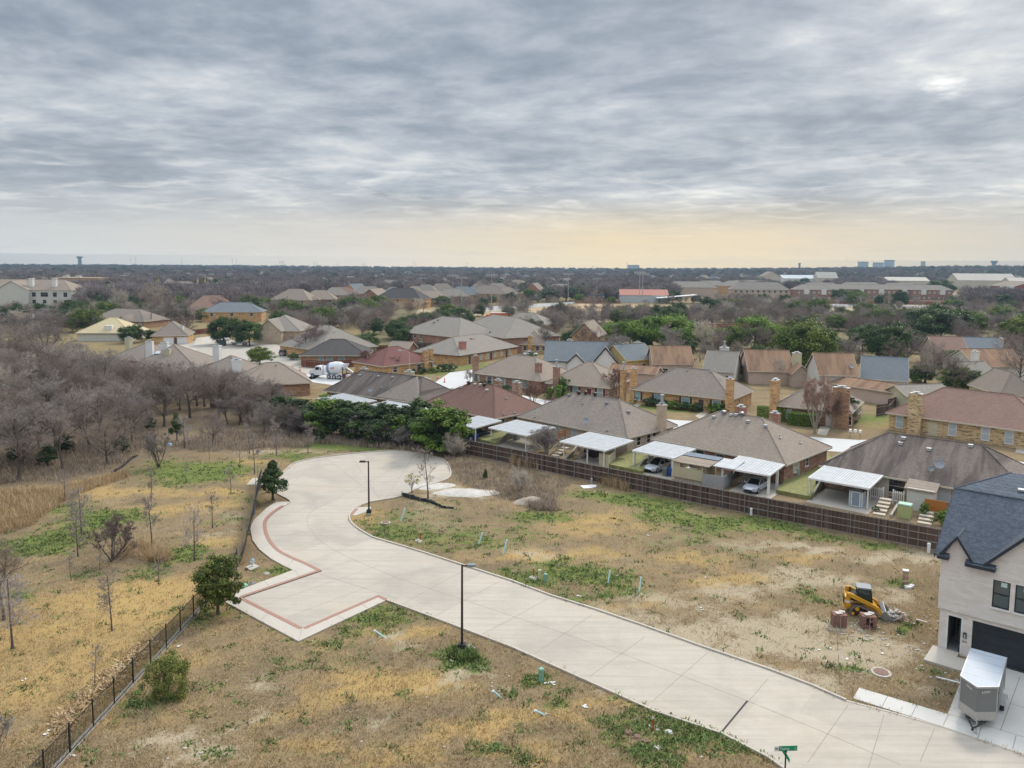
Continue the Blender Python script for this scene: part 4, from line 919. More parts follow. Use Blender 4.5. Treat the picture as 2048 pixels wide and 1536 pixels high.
a,b_=G(1347,961),G(1404,972);rz=math.atan2(b_[1]-a[1],b_[0]-a[0]);L=math.hypot(b_[0]-a[0],b_[1]-a[1])
pt=thing('porch','cream board porch with open top between the two silver cars','porch',(*a,0),rz)
q=MB();q.box((L/2,0,1.2),(L,.08,1.3))
for i in range(1,16):q.box((L*i/16,-.046,1.2),(.025,.014,1.28))
q.box((0,2.,1.2),(.08,4.,1.3));q.box((L,2.,1.2),(.08,4.,1.3));q.build('boards',M['cream_siding'],pt)
q=MB();q.box((L/2,2.2,.25),(L-.2,4.,.5));q.build('base',M['stone'],pt)
q=MB();q.box((0,0,1.55),(.14,.14,2.1));q.box((L,0,1.55),(.14,.14,2.1));q.box((.75,.05,2.1),(.1,.1,.9));q.box((.4,.02,2.2),(.8,.06,.8));q.build('post',M['cream_siding'],pt)
q=MB();q.add([(-.1,-.3,2.5),(L+.9,-.3,2.5),(L+.9,4.1,2.75),(-.1,4.1,2.75),(-.1,-.3,2.42),(L+.9,-.3,2.42),(L+.9,4.1,2.67),(-.1,4.1,2.67)],[(0,1,2,3),(7,6,5,4),(0,4,5,1),(1,5,6,2),(3,0,4,7)]);q.build('roof',RF['taupe'],pt)
q=MB();q.box((L/2+.4,3.2,2.78),(L+1.,1.5,.03),rx=.057);q.build('roof_patch',M['bluefelt']if 'bluefelt' in M else mat('blue_roof_felt',(.16,.19,.23,1),.25),pt)
ch=thing('deck_chair','white reclining chair inside the cream porch','chair',G(1374,951),rz+.6)
q=MB();q.box((0,0,1.),(.6,.7,.06),rx=.1);q.box((0,.55,1.35),(.6,.08,.8),rx=-.5);q.build('seat',M['white_paint'],ch)
q=MB()
for sx in(-1,1):q.box((sx*.27,-.25,.75),(.05,.05,.5));q.box((sx*.27,.3,.75),(.05,.05,.5))
q.build('leg',M['grey_metal'],ch)
a,b_=G(1404,973),G(1445,980.5);L2_=math.hypot(b_[0]-a[0],b_[1]-a[1]);rz2=math.atan2(b_[1]-a[1],b_[0]-a[0])
bt=thing('side_porch','weathered grey board porch right of the cream one','porch',(*a,0),rz2)
q=MB();q.box((L2_/2,0,.85),(L2_,.08,1.5));q.box((L2_,1.6,.85),(.08,3.2,1.5));q.box((L2_/2,-.045,.45),(L2_,.02,.05));q.build('boards',mat('weathered_boards',(.33,.33,.33,1),.2,2.,.9),bt)
q=MB();q.box((.05,1.9,1.8),(.1,2.6,1.2));q.build('side_panel',M['cream_siding'],bt)
q=MB();q.add([(0,1.,2.45),(L2_+1.,1.,2.45),(L2_+1.,4.4,2.72),(0,4.4,2.72),(0,1.,2.37),(L2_+1.,1.,2.37),(L2_+1.,4.4,2.64),(0,4.4,2.64)],[(0,1,2,3),(7,6,5,4),(0,4,5,1),(1,5,6,2),(3,0,4,7)]);q.build('roof',M['white_metal'],bt)
q=MB();q.box((1.2,1.1,1.3),(.1,.1,2.2));q.build('post',M['yellow_siding'],bt)
def steps(label,A,rz,n,w,run,rise,m,cat_='steps'):
 x,y=G(*A);t=thing('steps',label,cat_,(x,y,0),rz)
 for i in range(n):q=MB();q.box((0,i*run+run/2,rise*(i+.5)+.0),(w,run*.78,rise*.9 if m!='flag' else.08));q.build('step',M['flagstone'],t)
M['flagstone']=mat('flagstone',(.5,.42,.33,1),.12,2.,.9)
M['grey_step']=mat('grey_step',(.3,.31,.31,1),.15,2.,.9)
steps('pale flagstone path steps below the white picket gate',(1757,1032),rz+.06,5,1.2,.95,.16,'s')
steps('pale flagstone steps below the orange fence panel',(1848,1050),rz+.06,4,1.3,.8,.16,'s')
steps('weathered wooden steps under the plain white carport',(1155,917),rz,6,1.1,.6,.18,'s')
steps('grey steps left of the second silver car',(1487,968),rz,4,1.5,.5,.2,'s')
steps('flagstone steps behind the bare shrub',(1108,914),rz+.1,4,1.,.9,.18,'s')
x,y=loc(fF,fF[2]-1.25,-.1);sh=thing('garden_shed','small grey garden shed with white trimmed door under the striped carport','shed',(x,y,0),fF[1])
q=MB();q.box((0,.6,.95),(1.35,1.2,1.8));q.build('wall',mat('shed_grey',(.36,.42,.47,1),.06,2.,.7),sh)
q=MB();q.add([(-.75,-.1,1.85),(.75,-.1,1.85),(.75,1.3,1.85),(-.75,1.3,1.85),(0,-.1,2.25),(0,1.3,2.25)],[(1,2,5,4),(3,0,4,5),(0,1,4),(2,3,5)]);q.build('roof',RF['char'],sh)
q=MB()
for sx in(-1,1):q.box((sx*.42,-.02,.95),(.08,.06,1.6));q.box((sx*.66,-.02,.95),(.06,.06,1.8))
q.box((0,-.02,1.75),(.92,.06,.08));q.box((0,-.02,.18),(.92,.06,.08));q.build('trim',M['white_paint'],sh)
q=MB();q.box((0,-.012,.96),(.76,.03,1.5));d=q.build('door',mat('shed_door',(.22,.27,.32,1),.06,2.,.7),sh);q=MB();q.box((-.3,-.05,.95),(.04,.05,.14));q.build('handle',M['dark_metal'],d)
def picket(label,A,B,z1=1.25,m='white_paint',z0=.35,name='picket_fence',gap=.2,wd=.1,group=None):
 a,b=G(*A),G(*B);L=math.hypot(b[0]-a[0],b[1]-a[1]);t=thing(name,label,'fence',(*a,0),math.atan2(b[1]-a[1],b[0]-a[0]),group)
 q=MB();n=int(L/gap)
 for i in range(n+1):q.box((L*i/n,0,(z0+z1)/2),(wd,.03,z1-z0))
 q.build('pickets',M[m],t)
 q=MB();q.box((L/2,.035,z1-.15),(L,.04,.09));q.box((L/2,.035,z0+.15),(L,.04,.09));q.build('rail',M[m],t)
 for x in(0,L):q=MB();q.box((x,.05,(z1+.1)/2),(.12,.12,z1+.1));q.build('post',M[m],t)
picket('white picket gate left of the flagstone steps',(1740,1000),(1765,1005),1.6)
picket('white picket gate right of the flagstone steps',(1785,1009),(1806,1013),1.6)
M['orange_boards']=mat('orange_boards',(.42,.16,.03,1),.2,2.,.8)
panel('board_fence','orange stained board fence by the flagstone steps','fence',(1848,1029),(1892,1037),.5,1.75,'orange_boards')
panel('board_fence','orange board fence panel left of the plain white carport','fence',(1115,893),(1131,888),.4,2.2,'orange_boards')
a=G(1812,1018);ex=thing('lean_to','white lean-to store with brown roof beside the flagstone steps','shed',(*a,0),rz+.02)
q=MB();q.box((1.3,1.6,1.2),(2.6,3.2,2.4));q.build('wall',M['pale_siding'],ex)
q=MB();q.add([(-.3,-.15,2.35),(2.8,-.15,2.35),(2.8,3.6,2.9),(-.3,3.6,2.9),(-.3,-.15,2.2),(2.8,-.15,2.2),(2.8,3.6,2.75),(-.3,3.6,2.75)],[(0,1,2,3),(7,6,5,4),(0,4,5,1),(1,5,6,2),(3,0,4,7)]);q.build('roof',RF['taupe'],ex)
x,y=G(1807,1037);cb=thing('utility_cabinet','yellow-green utility cabinet with mint lid behind the fence','utility cabinet',(x,y,0),rz)
q=MB();q.box((0,.5,.7),(1.25,1.,1.4));q.build('body',mat('cabinet_green',(.42,.45,.2,1),.25,2.,.7),cb);q=MB();q.box((0,.5,1.45),(1.35,1.1,.12),taper=.92);q.build('lid',mat('cabinet_mint',(.32,.47,.37,1),.1,2.,.6),cb)
M['binblue']=mat('blue_bin',(.02,.07,.3,1),.1,3.,.5);M['bingreen']=mat('dark_green_bin',(.03,.06,.05,1),.1,3.,.5);M['binbrown']=mat('grey_green_bin',(.12,.15,.14,1),.1,3.,.5)
def bin_(label,A,m,sc=1.,rz_=rz):
 x,y=G(*A);t=thing('wheelie_bin',label,'bin',(x,y,0),rz_);q=MB();q.box((0,0,.5*sc),(.5*sc,.6*sc,.95*sc),taper=1.15);q.build('body',M[m],t)
 q=MB();q.box((0,0,1.02*sc),(.64*sc,.74*sc,.1*sc),taper=.9);q.build('lid',M[m],t);q=MB();q.tube((-.3*sc,.3*sc,.1),(.3*sc,.3*sc,.1),.1,.1,8);q.build('wheel',M['black_rubber'],t)
bin_('blue bin with white emblem beside the silver car with black roof',(1340,952),'binblue');bin_('grey-green bin in front of the blue one by the silver car',(1331,952),'binbrown')
bin_('blue bin behind the second silver car',(1503,950),'binblue');bin_('dark bin behind the second silver car',(1490,955),'bingreen')
bin_('blue bin beside the dark van',(951,882),'binblue');bin_('dark bin at the corner of the striped carport',(1637,975),'bingreen');bin_('dark green bin on the orange fence yard',(1144,874),'bingreen')
def block(name,label,cat_,A,d,m,rz_=None,z=0.):
 x,y=G(*A);q=MB();q.box((0,d[1]/2,d[2]/2),d);q.box((0,d[1]/2,d[2]+.02),(d[0]*.96,d[1]*.96,.04));q.box((0,-.02,d[2]*.5),(d[0]*.8,.03,d[2]*.7));o=q.build(name,M[m]);o.location=(x,y,z);o.rotation_euler=(0,0,rz if rz_ is None else rz_);tag(o,label,cat_)
block('storage_box','grey storage box at the side wall with the dish','box',(1588,958),(.9,.8,1.2),'galv');block('water_heater','white appliance under the plain white carport','appliance',(1030,880),(.8,.8,1.5),'white_metal')
block('air_conditioner','white air conditioner box on the side wall under the second silver car roof','air conditioner',(1566,948),(.7,.5,.9),'white_metal')
block('junk_pile','dark junk with red parts under the plain white carport','junk',(1180,914),(2.,1.4,.8),'bronze_metal');block('blue_lid','blue-grey slab at the foot of the striped carport post','slab',(1618,1003),(1.,.8,.3),'shed')if 0 else None
def rail(label,A,B,z=1.,m='cream_siding',zB=None):
 a,b=G(*A),G(*B);zb=z if zB is None else zB;t=thing('handrail',label,'handrail',(*a,0),0);b=(b[0]-a[0],b[1]-a[1]);q=MB()
 q.tube((0,0,z),(*b,zb),.05,.05,6);q.tube((0,0,z*.55),(*b,zb-z*.45),.035,.035,6);q.build('rail',M[m],t)
 for k in(0,.5,1):q=MB();zz=z+(zb-z)*k;q.box((b[0]*k,b[1]*k,zz/2),(.08,.08,zz));q.build('post',M[m],t)
rail('cream handrail climbing left of the bare shrub',(1055,905),(1077,885),1.,zB=1.4);rail('cream handrail beside the flagstone steps',(1098,915),(1128,893),.9,zB=1.3)
ib=MB();inner=[(395,705),(450,690),(520,700),(600,728),(640,745),(700,752),(760,765),(880,768),(1000,772),(1060,795),(1115,808),(1240,820),(1360,848),(1470,862),(1560,880),(1660,882),(1730,885),(1900,880),(2100,930)]
ST=gp((560,752),(640,747),(700,757),(800,768),(880,764),(958,752),(985,760),(1000,778),(1090,800),(1240,820),(1330,838),(1420,845),(1560,868),(1720,880),(1790,880),(2050,925),(2300,990))
SB=offset(cat(ST,4),-9.)
P_=cat(ST,4);ip=MB()
for i in range(len(P_)-1):ip.add([(*P_[i],.012),(*SB[i],.012),(*SB[i+1],.012),(*P_[i+1],.012)],[(0,1,2,3)])
M['new_road']=concrete('pale_street_concrete',(.52,.51,.49,1),.08)
tag(ip.build('road',M['new_road']),kind='structure')
def sheet(name,px_,z,m):b=MB();b.poly(gp(*px_),0,z);o=b.build(name,m);tag(o,kind='structure')
sheet('road',((870,765),(900,745),(960,738),(1010,752),(985,772),(958,788),(925,785),(905,776)),.016,M['new_road'])
sheet('road',((330,700),(345,690),(420,676),(560,690),(640,722),(640,750),(560,745),(470,735),(440,725)),.02,M['concrete_old'])
sheet('driveway',((388,690),(392,676),(424,672),(432,690)),.024,M['concrete_walk']);sheet('driveway',((310,690),(325,686),(390,694),(400,716),(380,716)),.028,M['concrete_walk'])
for nm,P in(('path',((1258,815),(1277,805),(1284,808),(1268,820))),('path',((1390,832),(1408,822),(1418,826),(1400,838))),('path',((1634,868),(1640,852),(1662,854),(1652,872))),('path',((2030,905),(2040,880),(2060,882),(2060,910)))):sheet(nm,P,.03,M['concrete_old'])
def cone(label,A,g='orange barrels and cones on the inner street',h=1.):
 x,y=G(*A);t=thing('traffic_cone',label,'traffic cone',(x,y,0),0,g);q=MB();q.box((0,0,.04),(.45,.45,.07));q.build('base',M['black_rubber'],t)
 q=MB();q.lathe([(.2,.07),(.14,.4),(.1,.75),(.05,h)],10);q.build('body',M['orange'],t);q=MB();q.lathe([(.158,.38),(.125,.58)],10);q.build('band',M['white_paint'],t)
for i,(u,v)in enumerate(((889,765),(1090,812),(586,741),(600,741),(875,757),(1000,792))):cone(['orange cone on the pale street near the wet concrete','orange cone between the two front chimneys','orange cone left of the mixer truck','second orange cone left of the mixer truck','orange cone near the cream chimney box','orange cone beyond the reddish brown roof'][i],(u,v),h=1.1)
HR=math.radians(-40.5);HP=(29.43,50.67)
hs_=thing('new_house','new two-storey whitewashed brick house with dark slate roof at the right edge','house',(*HP,0),HR)
def hl(x,y):c,s=math.cos(HR),math.sin(HR);return HP[0]+x*c-y*s,HP[1]+x*s+y*c
def hx(u,z,y=0.):
 lo,hi=-2.,14.
 for _ in range(40):
  m=(lo+hi)/2
  if PJ(*hl(m,y),z)[0]<u:lo=m
  else:hi=m
 return lo
def hz(x,y,v):return zat(*hl(x,y),v)
WD,DP=10.2,13.5
dx0,dx1=hx(1892.5,1.5),hx(1924,1.5);gx0=hx(1943.5,1.6);gx1=gx0+4.9
dzt=hz(dx0,0,1227);gzt=2.35
OV=2.95
def wallquads(b,xs,zs,y,holes,rev=False):
 for i in range(len(xs)-1):
  for j in range(len(zs)-1):
   xm,zm=(xs[i]+xs[i+1])/2,(zs[j]+zs[j+1])/2
   if any(h[0]<xm<h[1]and h[2]<zm<h[3]for h in holes):continue
   b.add([(xs[i],y,zs[j]),(xs[i+1],y,zs[j]),(xs[i+1],y,zs[j+1]),(xs[i],y,zs[j+1])],[(0,1,2,3)])
   for h in[]:pass
q=MB();wins=[(2.98,3.95,3.95,5.8),(4.22,5.2,3.95,5.8),(7.2,8.2,3.95,5.8)]
wallquads(q,[0,dx0,dx1,gx0,gx1,WD],[0,dzt,OV],0,[(dx0,dx1,0,dzt),(gx0,gx1,0,gzt)]if abs(dzt-gzt)<.2 else[(dx0,dx1,0,dzt),(gx0,gx1,0,dzt)])
wallquads(q,[-.12,2.98,3.95,4.22,5.2,7.2,8.2,WD],[OV,3.95,5.8,6.55],-.14,wins)
q.add([(-.12,-.14,OV),(WD,-.14,OV),(WD,0,OV),(-.12,0,OV)],[(3,2,1,0)])
for x0,x1,z0,z1,yy in[(*w,-.14)for w in wins]+[(dx0,dx1,0,dzt,0),(gx0,gx1,0,dzt,0)]:
 d=.14
 q.add([(x0,yy,z0),(x0,yy+d,z0),(x0,yy+d,z1),(x0,yy,z1)],[(3,2,1,0)]);q.add([(x1,yy,z0),(x1,yy+d,z0),(x1,yy+d,z1),(x1,yy,z1)],[(0,1,2,3)])
 q.add([(x0,yy,z1),(x1,yy,z1),(x1,yy+d,z1),(x0,yy+d,z1)],[(0,1,2,3)]);q.add([(x0,yy,z0),(x1,yy,z0),(x1,yy+d,z0),(x0,yy+d,z0)],[(3,2,1,0)])
for x,s in((-.12,1),(WD,0)):
 P=[(x,-.14,OV if s else 0),(x,DP,OV if s else 0),(x,DP,6.6),(x,4.8,10.05),(x,-.14,6.55)];q.add(P,[(0,4,3,2,1)]if s else[(0,1,2,3,4)])
q.add([(0,0,0),(0,DP,0),(0,DP,OV),(0,0,OV)],[(3,2,1,0)]);q.add([(0,DP,0),(WD,DP,0),(WD,DP,6.6),(0,DP,6.6)],[(3,2,1,0)])
EY=-.45
sg0,sgp,sg1=hx(1877,6.9,EY),hx(1913.5,7.6,EY),hx(1946.5,6.9,EY);spz=hz(sgp,EY,1072)
lg0=hx(1966.5,6.75,EY);lgz0=6.7;lgr=hx(2048,8.4,EY);lgs=(hz(lgr,EY,1075)-lgz0)/(lgr-lg0);lpz=9.6;lgp=lg0+(lpz-lgz0)/lgs
gz=6.55;sgz=6.7
q.add([(sg0+.3,-.14,gz),(sg1-.25,-.14,gz),(sg1-.25,-.14,sgz+.1),(sgp,-.14,spz-.18),(sg0+.3,-.14,sgz+.1)],[(0,1,2,3,4)])
q.add([(lg0+.1,-.14,gz),(WD,-.14,gz),(WD,-.14,lpz-.9),(lgp,-.14,lpz-.15),(lg0+.1,-.14,lgz0+.02)],[(0,1,2,3,4)])
q.build('wall',BR['white'],hs_)
RZ=10.15;RY=4.8;X0,X1=-.45,WD+.4
pitch=(RZ-6.75)/(RY-EY)
def ry(z):return EY+(z-6.75)/pitch
q=MB()
q.add([(X0,EY,6.75),(sg0,EY,6.75),(sgp,ry(spz),spz+.0),(sg1,EY,6.75),(lg0,EY,6.75),(lgp,ry(lpz),lpz),(X1,EY,6.75),(X1,RY,RZ),(X0,RY,RZ)],[(0,1,2,3,4,5,6,7,8)])
for a,b,c,bz,cz in((sg0,sgp,sg1,spz,6.75),(lg0,lgp,X1,lpz,lpz-lgs*(X1-lgp))):
 q.add([(a,EY,6.75),(b,EY,bz),(b,ry(bz),bz)],[(0,1,2)]);q.add([(c,EY,cz),(b,EY,bz),(b,ry(bz),bz)],[(1,0,2)])
q.add([(X0,RY,RZ),(X1,RY,RZ),(X1,9.3,RZ+.75),(2.4,9.3,RZ+.75)],[(0,1,2,3)]);q.add([(X0,RY,RZ),(2.4,9.3,RZ+.75),(2.4,DP+.4,7.4),(X0,DP+.4,6.75)],[(0,1,2,3)]);q.add([(2.4,9.3,RZ+.75),(X1,9.3,RZ+.75),(X1,DP+.4,7.),(2.4,DP+.4,7.4)],[(0,1,2,3)])
rf=q.build('roof',RF['slate'],hs_)
m=rf.modifiers.new('thick','SOLIDIFY');m.thickness=.09;m.offset=-1.
q=MB();q.tube((X0,RY,RZ),(X1,RY,RZ),.09,.09,6);q.tube((X0,RY,RZ),(2.4,9.3,RZ+.75),.07,.07,6);q.build('ridge_cap',RF['slate'],rf)
q=MB()
def rake(p,r,w=.24,t=.05):
 p,r=Vector(p),Vector(r);o=Vector((0,-t,0));dn=Vector((0,0,-w));up=Vector((0,0,.03))
 q.add([p+up,r+up,r+up+o,p+up+o,p+dn,r+dn,r+dn+o,p+dn+o],[(0,1,2,3),(7,6,5,4),(0,4,5,1),(3,2,6,7),(0,3,7,4),(1,5,6,2)])
rake((sg0,EY,6.75),(sgp,EY,spz));rake((sgp,EY-.002,spz),(sg1,EY-.002,6.75));rake((lg0,EY,6.75),(lgp,EY,lpz));rake((lgp,EY-.002,lpz),(X1,EY-.002,lpz-lgs*(X1-lgp)))
def ret(x0,x1,z):q.box(((x0+x1)/2,-.36,z-.1),(x1-x0,.46,.2))
ret(sg0-.05,sg0+.62,6.72);ret(hx(1930,6.6,EY),hx(1991,6.5,EY),6.6)
q.add([(X0-.04,EY,6.78),(X0-.04,RY,RZ+.03),(X0-.04,RY,RZ-.22),(X0-.04,EY,6.53),(X0+.01,EY,6.78),(X0+.01,RY,RZ+.03),(X0+.01,RY,RZ-.22),(X0+.01,EY,6.53)],[(0,3,2,1),(4,5,6,7),(0,1,5,4),(2,3,7,6)])
q.add([(X0-.04,RY,RZ+.03),(X0-.04,DP+.4,6.78),(X0-.04,DP+.4,6.53),(X0-.04,RY,RZ-.22)],[(0,3,2,1)])
q.build('fascia',mat('navy_black_fascia',(.016,.022,.035,1),.1,3.,.5),hs_)
q=MB()
for x0,x1,z in((sg0-.05,sg0+.62,6.74),(hx(1930,6.6,EY),hx(1991,6.5,EY),6.62)):q.add([(x0,-.6,z),(x1,-.6,z),(x1,-.13,z+.16),(x0,-.13,z+.16)],[(0,1,2,3)])
q.build('eave_return',RF['slate'],hs_)
for x,y,dz in((3.6,6.2,.1),(5.2,7.6,.1)):q=MB();z=RZ+(y-RY)/6+dz;q.box((x,y,z),(.7,.45,.14));q.build('roof_vent',M['galv'],hs_)
q=MB();z=RZ+.35;q.tube((5.9,6.7,z-.1),(5.9,6.7,z+.55),.06,.06,8);q.build('vent_pipe',M['black_paint'],hs_)
q=MB();q.box((4.1,7.9,RZ+.62),(.3,.3,.2));q.build('roof_vent',M['black_paint'],hs_)
for x0,x1,z0,z1 in wins:
 w,h=x1-x0,z1-z0;fr=MB();t=.06
 for sx in(-1,1):fr.box((sx*(w/2-t/2),0,0),(t,.08,h))
 for zz in(-h/2+t/2,.0,h/2-t/2):fr.box((0,.002,zz),(w-2*t,.08,t))
 o=fr.build('window',M['dark_metal'],hs_);o.location=((x0+x1)/2,-.05,(z0+z1)/2)
 g=MB();g.box((0,.03,0),(w-.04,.02,h-.04));g.build('pane',glass('house_glass',(.07,.085,.075,1),.05)if 'hg' not in M else M['hg'],o)
 g=MB();g.box((.12,.012,h*.36),(.34,.006,.3));g.build('sticker',mat('sticker',(.5,.62,.58,1),.05),o)
 g=MB();g.box((0,-.12,-h/2-.05),(w+.2,.12,.09));g.build('sill',M['white_paint'],o)
q=MB();y1=3.2
q.add([(dx0,.1,0),(dx0,y1,0),(dx0,y1,dzt),(dx0,.1,dzt)],[(0,1,2,3)]);q.add([(dx1,.1,0),(dx1,y1,0),(dx1,y1,dzt),(dx1,.1,dzt)],[(3,2,1,0)]);q.add([(dx0,y1,0),(dx1,y1,0),(dx1,y1,dzt),(dx0,y1,dzt)],[(0,1,2,3)]);q.add([(dx0,.1,.1),(dx1,.1,.1),(dx1,y1,.1),(dx0,y1,.1)],[(0,1,2,3)]);q.add([(dx0,.1,dzt),(dx1,.1,dzt),(dx1,y1,dzt),(dx0,y1,dzt)],[(3,2,1,0)])
q.build('hallway',mat('hall_wall',(.25,.24,.23,1),.1),hs_)
q=MB()
for i in range(6):q.box(((dx0+dx1)/2+.1,1.5+i*.28,.1+.18*(i+.5)),(dx1-dx0-.25,.28,.18*(i+1)*0+.18))
q.build('staircase',mat('stair',(.12,.11,.1,1),.2),hs_)
q=MB()
for sx in(dx0+.04,dx1-.04):q.box((sx,.06,dzt/2),(.08,.14,dzt))
q.box(((dx0+dx1)/2,.06,dzt-.04),(dx1-dx0-.16,.14,.08));q.build('door_frame',M['white_paint'],hs_)
q=MB();q.box((dx1-.16,.62,dzt/2),(.05,.95,dzt-.2));q.box((dx1-.19,.62,1.25),(.02,.6,1.5),mi=1);dd=q.build('door',[mat('navy_door',(.03,.045,.06,1),.1,3.,.4),M['pale_glass']],hs_)
q=MB();q.tube((dx1-.25,.2,.9),(dx1-.25,.2,1.5),.025,.025,8);q.build('handle',M['dark_metal'],dd)
q=MB();gh=dzt-.03;q.box(((gx0+gx1)/2,.2,gh/2),(gx1-gx0,.06,gh))
for i in range(1,4):q.box(((gx0+gx1)/2,.165,gh*i/4),(gx1-gx0,.02,.03),mi=1)
gm=N('garage_door_film');n_=gm.noise(gm.coord('Object',(1,1,1)),42.,2.,.9);gm.done(gm.ramp(n_,[(.45,(.008,.011,.016,1)),(.62,(.03,.036,.045,1)),(.72,(.2,.24,.3,1))]),.35);M['gfilm']=gm.m
q.build('garage_door',[M['gfilm'],M['dark_metal']],hs_)
q=MB();q.box(((gx0+gx1)/2,.05,.03),(gx1-gx0,.2,.06));q.build('threshold',M['concrete_new'],hs_)
sx=hx(1930.5,1.8);sz=hz(sx,0,1271)
q=MB();q.box((sx,-.06,sz+.18),(.2,.14,.05));q.box((sx-.08,-.06,sz),(.025,.12,.34));q.box((sx+.08,-.06,sz),(.025,.12,.34));q.box((sx,-.02,sz),(.2,.03,.38));q.box((sx,-.06,sz-.02),(.1,.08,.26),mi=1);q.build('wall_lamp',[M['dark_metal'],M['pale_glass']],hs_)
def text(s,size,m,parent,loc_,rot=(PI/2,0,0),name='lettering',ext=.004,align='CENTER',sx=1.):
 c=bpy.data.curves.new(name,'FONT');c.body=s;c.size=size;c.extrude=ext;c.align_x=align;c.align_y='CENTER';c.materials.append(m);c.resolution_u=3
 tmp=bpy.data.objects.new(name,c);COL.objects.link(tmp);bpy.context.view_layer.update()
 me=bpy.data.meshes.new_from_object(tmp.evaluated_get(bpy.context.evaluated_depsgraph_get()));bpy.data.objects.remove(tmp);bpy.data.curves.remove(c)
 o=bpy.data.objects.new(name,me);COL.objects.link(o);o.parent=parent;o.location=loc_;o.rotation_euler=rot;o.scale=(sx,1,1);return o
nz=hz(sx,0,1283.8);text('810',.19,M['bronze_metal'],hs_,(sx,-.012,nz),name='house_number')
q=MB();q.prism([(dx0-.75,-2.6),(dx1+.55,-2.6),(dx1+.55,-.75),(dx1-.1,-.75),(dx1-.1,-.02),(dx0-.75,-.02)],-.02,.16);tag(q.build('path',M['concrete_walk']),kind='structure').matrix_world=Matrix.Translation((*HP,0))@Matrix.Rotation(HR,4,'Z')
BL,BRt,FR,FL=(28.77,45.85),(30.18,44.75),(27.57,41.42),(26.22,42.55)
bc=((BL[0]+BRt[0])/2,(BL[1]+BRt[1])/2);fc=((FR[0]+FL[0])/2,(FR[1]+FL[1])/2)
TH=math.atan2(fc[1]-bc[1],fc[0]-bc[0]);TL=math.hypot(fc[0]-bc[0],fc[1]-bc[1])
tr=thing('cargo_trailer','enclosed grey cargo trailer with v-shaped nose on the new driveway','trailer',(*bc,0),TH)
M['tr_grey']=mat('trailer_charcoal',(.165,.165,.16,1),.05,1.,.4);M['tr_tan']=mat('trailer_stone_guard',(.42,.39,.35,1),.1,3.,.5);M['tr_roof']=mat('trailer_roof',(.36,.40,.45,1),.06,.8,.55)
W2,Z0,Z1,ZM,NS=.92,.5,2.48,1.02,.78
hp=[(0,-W2),(TL,-W2),(TL+NS,0),(TL,W2),(0,W2)]
q=MB()
for i in range(5):a,b=hp[i],hp[(i+1)%5];q.add([(*a,ZM),(*b,ZM),(*b,Z1),(*a,Z1)],[(0,1,2,3)])
q.build('body',M['tr_grey'],tr)
q=MB()
for i in range(5):a,b=hp[i],hp[(i+1)%5];q.add([(*a,Z0),(*b,Z0),(*b,ZM),(*a,ZM)],[(0,1,2,3)])
q.poly([(*p,Z0)for p in hp][::-1]);q.build('stone_guard',M['tr_tan'],tr)
q=MB();q.prism([(0,-W2-.02),(TL,-W2-.02),(TL+NS+.03,0),(TL,W2+.02),(0,W2+.02)],Z1-.03,Z1+.04);q.build('roof',M['tr_roof'],tr)
q=MB()
for x in(TL*.12,TL*.36,TL*.6,TL*.85):q.box((x,0,Z1+.045),(.035,W2*2,.014))
q.build('roof_seam',M['galv'],tr)
q=MB()
for sy in(-1,1):q.box((TL/2,sy*(W2+.02),Z1),(TL,.05,.1));q.box((.02,sy*W2,(Z0+Z1)/2),(.06,.06,Z1-Z0));q.box((TL,sy*W2,(Z0+Z1)/2),(.05,.05,Z1-Z0))
for sy in(-1,1):a=math.atan2(W2,NS);q.box((TL+NS/2,sy*W2/2,Z1),(math.hypot(NS,W2),.05,.1),rz=-sy*a)
q.build('trim',M['galv'],tr)
for sy in(-1,1):
 q=MB();q.lathe([(.1,-.1),(.3,-.1),(.34,-.06),(.34,.06),(.3,.1),(.1,.1)],18,(0,0,0),axis='y');w=q.build('wheel',M['black_rubber'],tr);w.location=(TL*.42,sy*(W2+.1),.34)
 q=MB();q.lathe([(.05,-.105),(.2,-.105),(.2,.105),(.05,.105)],14,axis='y');q.build('rim',M['galv'],w)
 q=MB();q.extr([(-.55,.55),(-.45,.82),(.45,.82),(.55,.55),(.5,.55),(.42,.77),(-.42,.77),(-.5,.55)],sy*(W2+.01),sy*(W2+.3));f=q.build('fender',M['galv'],tr);f.location=(TL*.42,0,0)
q=MB()
for sy in(-1,1):q.tube((TL-.2,sy*.7,.46),(TL+NS+.85,0,.46),.05,.05,6)
q.box((TL+NS+.9,0,.48),(.3,.12,.1));q.box((TL+NS*.7,0,.47),(.08,1.,.08));q.build('tongue',M['dark_metal'],tr)
q=MB();q.tube((TL+NS+.45,.12,.18),(TL+NS+.45,.12,.95),.04,.04,8);q.lathe([(.02,-.04),(.11,-.04),(.11,.04),(.02,.04)],12,(TL+NS+.45,.12,.11),axis='y');q.build('jack',M['galv'],tr)
a=math.atan2(W2,NS)
text('LOOK',.17,M['white_paint'],tr,(TL+NS*.52+.02,-W2*.48-.02,Z1-.26),(PI/2,0,PI/2-a),sx=1.5)
text('LOOK',.17,M['white_paint'],tr,(TL+NS*.52+.02,W2*.48+.02,Z1-.26),(PI/2,0,PI/2+a),sx=1.5)
q=MB();q.box((TL*.75,W2+.012,1.45),(.8,.02,1.7));d_=q.build('door',M['tr_grey'],tr);q=MB();q.box((TL*.75-.34,W2+.04,1.4),(.12,.04,.05));q.build('handle',M['galv'],d_)
q=MB();q.box((TL-.06,W2+.03,2.1),(.06,.04,.14));q.build('marker_light',M['dark_metal'],tr)
